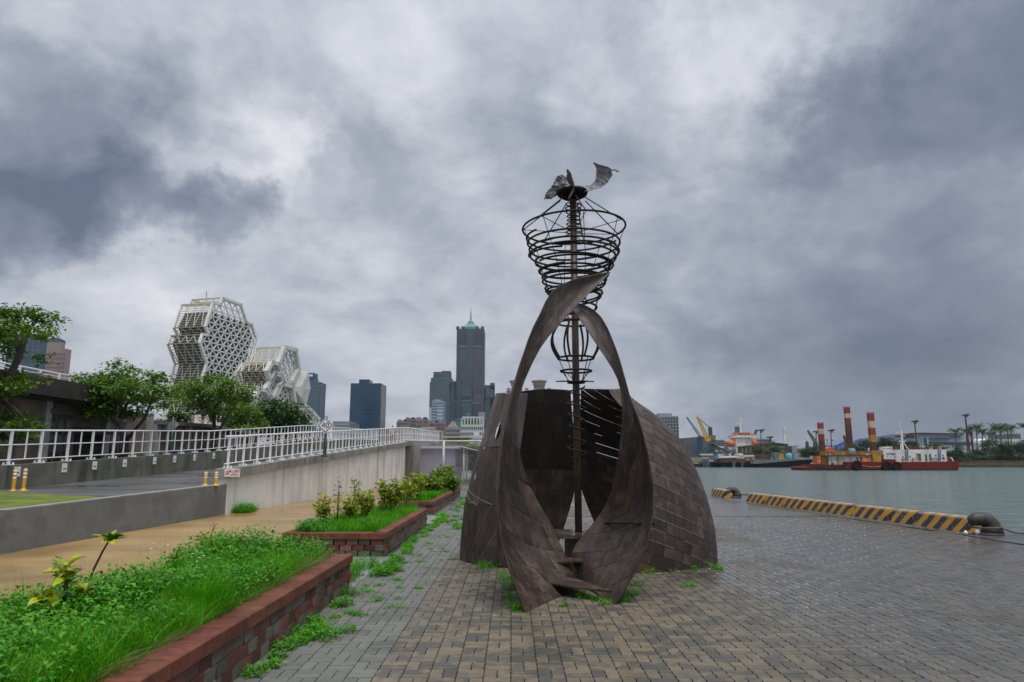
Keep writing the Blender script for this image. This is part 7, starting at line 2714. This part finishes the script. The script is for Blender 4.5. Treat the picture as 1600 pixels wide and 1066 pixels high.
# pale blue warehouse
Yw = 330
t = thing('blue_warehouse', 'long pale blue warehouse with dark roof behind the palms', 'building', P(1480, 718, Yw))
WXp = lambda x, y: (1410 + x * .11875, 630 + y * .11875)
mb = MB()
mb.prism([P(*WXp(x, y), Yw) for x, y in ((20, 560), (20, 440), (160, 398), (640, 402), (800, 410), (1110, 470), (1110, 560))], (0, 6, 0))
mb.build('wall', mat('pale blue sheeting', (.27, .34, .43), (.32, .39, .47), .15, .6, stain=(.24, .29, .36), stain_scale=(.3, .3, .05)), t)
mb = MB()
mb.prism([P(*WXp(x, y), Yw - 1.5) for x, y in ((15, 425), (110, 394), (240, 388), (640, 396), (810, 404), (810, 412), (640, 405), (180, 402), (40, 440))], (0, 8, 0))
mb.build('roof', MATS['dark brown roof'], t)
def wpart(nm, m, x0, y0, x1, y1, dy=-.3, dep=.4):
    (u0, v0), (u1, v1) = WXp(x0, y0), WXp(x1, y1)
    return part(t, nm, m, u0, v0, u1, v1, Yw + dy, dep)
wpart('dark_gable', M_SLATE, 30, 430, 160, 462)
wpart('door', mat('dark blue door', (.05, .07, .12), None, .3, .5), 275, 465, 328, 552)
wpart('door_frame', mat('light blue frame', (.36, .43, .50), None, .3, .6), 262, 452, 275, 560, -.5, .6)
wpart('door_frame', MATS['light blue frame'], 328, 452, 345, 560, -.5, .6)
wpart('canopy_line', M_SLATE, 370, 462, 640, 468, -1.5, 1.6)
wpart('gutter_line', M_SLATE, 640, 440, 760, 450, -.6, .8)
wpart('dark_base', M_SLATE, 350, 515, 1100, 545, -.5, .7)
wpart('low_annex', M_GREYW, 150, 520, 250, 560, -2, 2)
for k in range(3):
    c = P(*WXp(978 + 48 * k, 480), Yw - 4)
    mb = MB()
    mb.lathe((c.x, c.y, c.z - 3), [(1.6, 0), (1.7, 1.5), (1.5, 2.7), (.4, 3.4)], 10)
    mb.build('white_tank', M_SHIPW, t, True)
t = thing('grey_tank_house', 'dark grey tank house with small pale chimneys at the right edge', 'building', P(*WXp(1500, 520), 400))
wq = MB()
(u0, v0), (u1, v1) = WXp(1440, 405), WXp(1560, 475)
part(t, 'body', mat('dark grey sheeting', (.09, .09, .105), None, .2, .7), u0, v0, u1, v1, 400, 20)
(u0, v0), (u1, v1) = WXp(1380, 472), WXp(1640, 510)
part(t, 'base', M_OFFW, u0, v0, u1, v1, 398, 24)
for k in range(4):
    (u0, v0), (u1, v1) = WXp(1432 + k * 28, 395), WXp(1442 + k * 28, 412)
    part(t, 'chimney', M_BEIGE, u0, v0, u1, v1, 399, 1.2)

# palms
def palm(label, u, vt, vb, Y, s, seed):
    t = thing('palm_tree', label, 'palm', P(u, vb, Y), 'palms along the right shore')
    r = random.Random(seed)
    top = P(u, vt, Y)
    bx = P(u + r.uniform(-1, 1), vb, Y)
    mb = MB()
    mb.tube([Vector((bx.x, Y, 0)), top.lerp(Vector((bx.x, Y, 0)), .5) + Vector((r.uniform(-.3, .3), 0, 0)), top], [.34, .26, .20], 8)
    mb.build('trunk', mat('palm trunk', (.11, .10, .09), (.16, .145, .13), 1, .9), t, True)
    mb = MB()
    n = 20
    for i in range(n):
        a = i * 2.4 + r.uniform(-.2, .2)
        el = r.uniform(-.1, 1.4)
        L = s * r.uniform(.8, 1.1)
        pts = []
        for q in range(7):
            f = q / 6
            e = el
            pts.append(top + Vector((math.cos(a) * L * f * math.cos(el * (1 - f * .4)), math.sin(a) * L * f, L * (math.sin(el) * f * 1.15 - (.45 + .3 * math.cos(el)) * f * f))))
        d = Vector((-math.sin(a), math.cos(a), 0))
        for q in range(6):
            p0, p1 = pts[q], pts[q + 1]
            for sgn in (-1, 1):
                for k in range(2):
                    pm_ = p0.lerp(p1, k * .5)
                    pn = p0.lerp(p1, k * .5 + .42)
                    wl = L * .32 * math.sin(math.pi * min(1, .15 + .8 * (q + k * .5) / 6)) + .1
                    tipp = pn + d * sgn * wl + Vector((0, 0, -wl * .55))
                    mb.add([pm_, pn, tipp], [(0, 1, 2)])
    mb.build('fronds', mat('palm fronds', (.016, .055, .008), (.042, .095, .012), .5, .5, rnd=.4, translucent=.2), t, kind='stuff')
for i, (u, vt, vb, s, lab) in enumerate(((1492.5, 674, 708, 2.4, 'leftmost palm, in front of the pale blue warehouse'), (1510, 674, 708, 2.3, 'palm crossed by the tallest floodlight mast'), (1518, 672, 706, 2.2, 'palm just right of the tallest floodlight mast'),
                                 (1526, 668, 704, 2.4, 'tall palm in the middle of the first cluster'), (1535, 675, 704, 2.3, 'palm at the right end of the first cluster'), (1555, 669, 700, 2.6, 'full palm at the left of the second cluster'),
                                 (1550, 678, 700, 1.8, 'small palm tucked under the left palm of the second cluster'), (1564, 668, 700, 2.5, 'second full palm of the second cluster'), (1574, 668, 700, 2.4, 'third palm of the second cluster'), (1579.5, 669, 700, 2.3, 'fourth palm of the second cluster'),
                                 (1601, 667, 700, 2.6, 'palm cut by the right picture edge'))):
    palm(lab, u, vt, vb, 283 + (i % 3) * 5, s * 1.35, i)

# far trees and hedges
def far_tree(label, u, vc, ru, rv, Y, n, m, seed, group, nm='far_tree', cat='tree'):
    k = Y / F
    r = random.Random(seed)
    c = P(u, vc, Y)
    bl = []
    for q in range(7):
        bl.append((tuple(c + Vector((r.uniform(-.6, .6) * ru * k, r.uniform(-.4, .4) * ru * k, r.uniform(-.5, .5) * rv * k))), ru * k * r.uniform(.4, .65), rv * k * r.uniform(.4, .65)))
    t = tree(label, Vector((c.x, c.y, 0)), [Vector((c.x, c.y, -.2)), Vector((c.x, c.y, max(.5, c.z - rv * k * .4))), c], [], bl, max(.6, 2.6 * k), n, m, group, nm, seed, max(.12, ru * k * .05))
    return t
g1, g2 = 'trees on the far shore', 'bushes on the right bank'
for i, (u, vc, ru, rv, Y, n, m, lab) in enumerate((
        (1187, 702, 14, 9, 300, 1500, M_OLIVE, 'olive-brown tree in front of the long shed'), (1208, 703, 14, 8, 298, 1500, mat('fresh far foliage', (.028, .095, .006), (.055, .135, .010), .3, .6, rnd=.5, translucent=.2), 'fresh green tree beside the olive one'),
        (1254, 707, 9, 7, 300, 1100, MATS['fresh far foliage'], 'light green round tree right of the teal machine'), (1272, 706, 16, 9, 296, 1500, M_FARLEAF, 'dark green trees behind the left end of the dredger'),
        (1292, 703, 16, 9, 305, 1200, M_FARLEAF, 'dark tree behind the left spud leg'), (1340, 703, 12, 9, 290, 1200, M_FARLEAF, 'tree right of the middle spud leg'),
        (1358, 697, 18, 12, 285, 2200, M_FARLEAF, 'dark dome-shaped tree behind the dredger deck'), (1385, 692, 20, 12, 282, 2600, M_FARLEAF, 'spreading layered dark tree behind the right spud leg'),
        (1408, 700, 18, 12, 284, 2000, M_FARLEAF, 'dark tree left of the pale blue warehouse'), (1426, 698, 14, 10, 288, 1500, MATS['fresh far foliage'], 'lighter tree at the corner of the warehouse'),
        (1462, 697, 16, 5, 300, 1200, MATS['fresh far foliage'], 'low hedge in front of the warehouse door'), (1320, 706, 12, 7, 300, 1000, MATS['fresh far foliage'], 'light green tree left of the middle spud leg'), (1545, 692, 12, 6, 295, 900, MATS['fresh far foliage'], 'small tree between the palm clusters'))):
    far_tree(lab, u, vc, ru, rv, Y, n, m, 200 + i, g1)
for i, (u, vc, ru, rv, n, lab) in enumerate(((1492, 708, 22, 16, 3800, 'big round bush beside the dredger stern'), (1533, 709, 14, 12, 2200, 'round bush right of the tallest mast'), (1558, 704, 18, 15, 2600, 'tall dense bush below the second palm cluster'),
                                       (1580, 704, 18, 15, 2600, 'dense bush near the right picture edge'), (1604, 703, 18, 16, 2400, 'bush cut by the right picture edge'), (1515, 716, 12, 8, 1600, 'low light bush on the stone bank'), (1536, 717, 14, 7, 1500, 'low bush on the stone bank below the round one'),
                                       (1565, 717, 18, 7, 1500, 'low creeping bush on the bank, right part'), (1592, 716, 18, 7, 1500, 'low creeping bush on the bank at the edge'))):
    far_tree(lab, u, vc, ru, rv, 270 + (i % 2) * 3, n, M_FARLEAF if i not in (5, 6) else MATS['fresh far foliage'], 300 + i, g2, 'bank_bush', 'bush')
# long blue roof on the skyline and a blue conveyor
t = thing('blue_roof_hall', 'far hall with a long pale violet-blue roof behind the dredger', 'building', P(1350, 718, 520))
mb = MB()
mb.prism([P(*DX(x, y), 520) for x, y in ((400, 460), (420, 385), (560, 330), (850, 290), (900, 290), (900, 460))], (0, 40, 0))
mb.build('roof', mat('violet blue roof', (.13, .16, .30), (.16, .19, .34), .05, .6), t)
t = thing('conveyor', 'sloping bright blue conveyor arm behind the dredger deck', 'conveyor', P(1312, 718, 300))
mb = MB()
mb.bar(P(*DX(330, 405), 300), P(*DX(420, 362), 300), 1.3)
mb.build('arm', M_SBLUE, t)
mb = MB()
mb.bar(P(*DX(335, 405), 300), Vector((P(*DX(335, 405), 300).x, 300, 0)), .7)
mb.build('support', M_SBLUE, t)

# ------------------------------------------------------------------ haze
HAZE = 0.00011
hm = bpy.data.materials.new('haze')
hm.use_nodes = True
k = NT(hm.node_tree)
pv = k.new('ShaderNodeVolumePrincipled', {'Color': (0.86, 0.90, 0.97), 'Density': HAZE, 'Anisotropy': 0.2})
k.new('ShaderNodeOutputMaterial', {'Volume': pv.outputs[0]})
hz = MB()
hz.box(-2300, 2300, -120, 2700, -5.5, 262)
hz.build('haze', hm, kind='stuff')
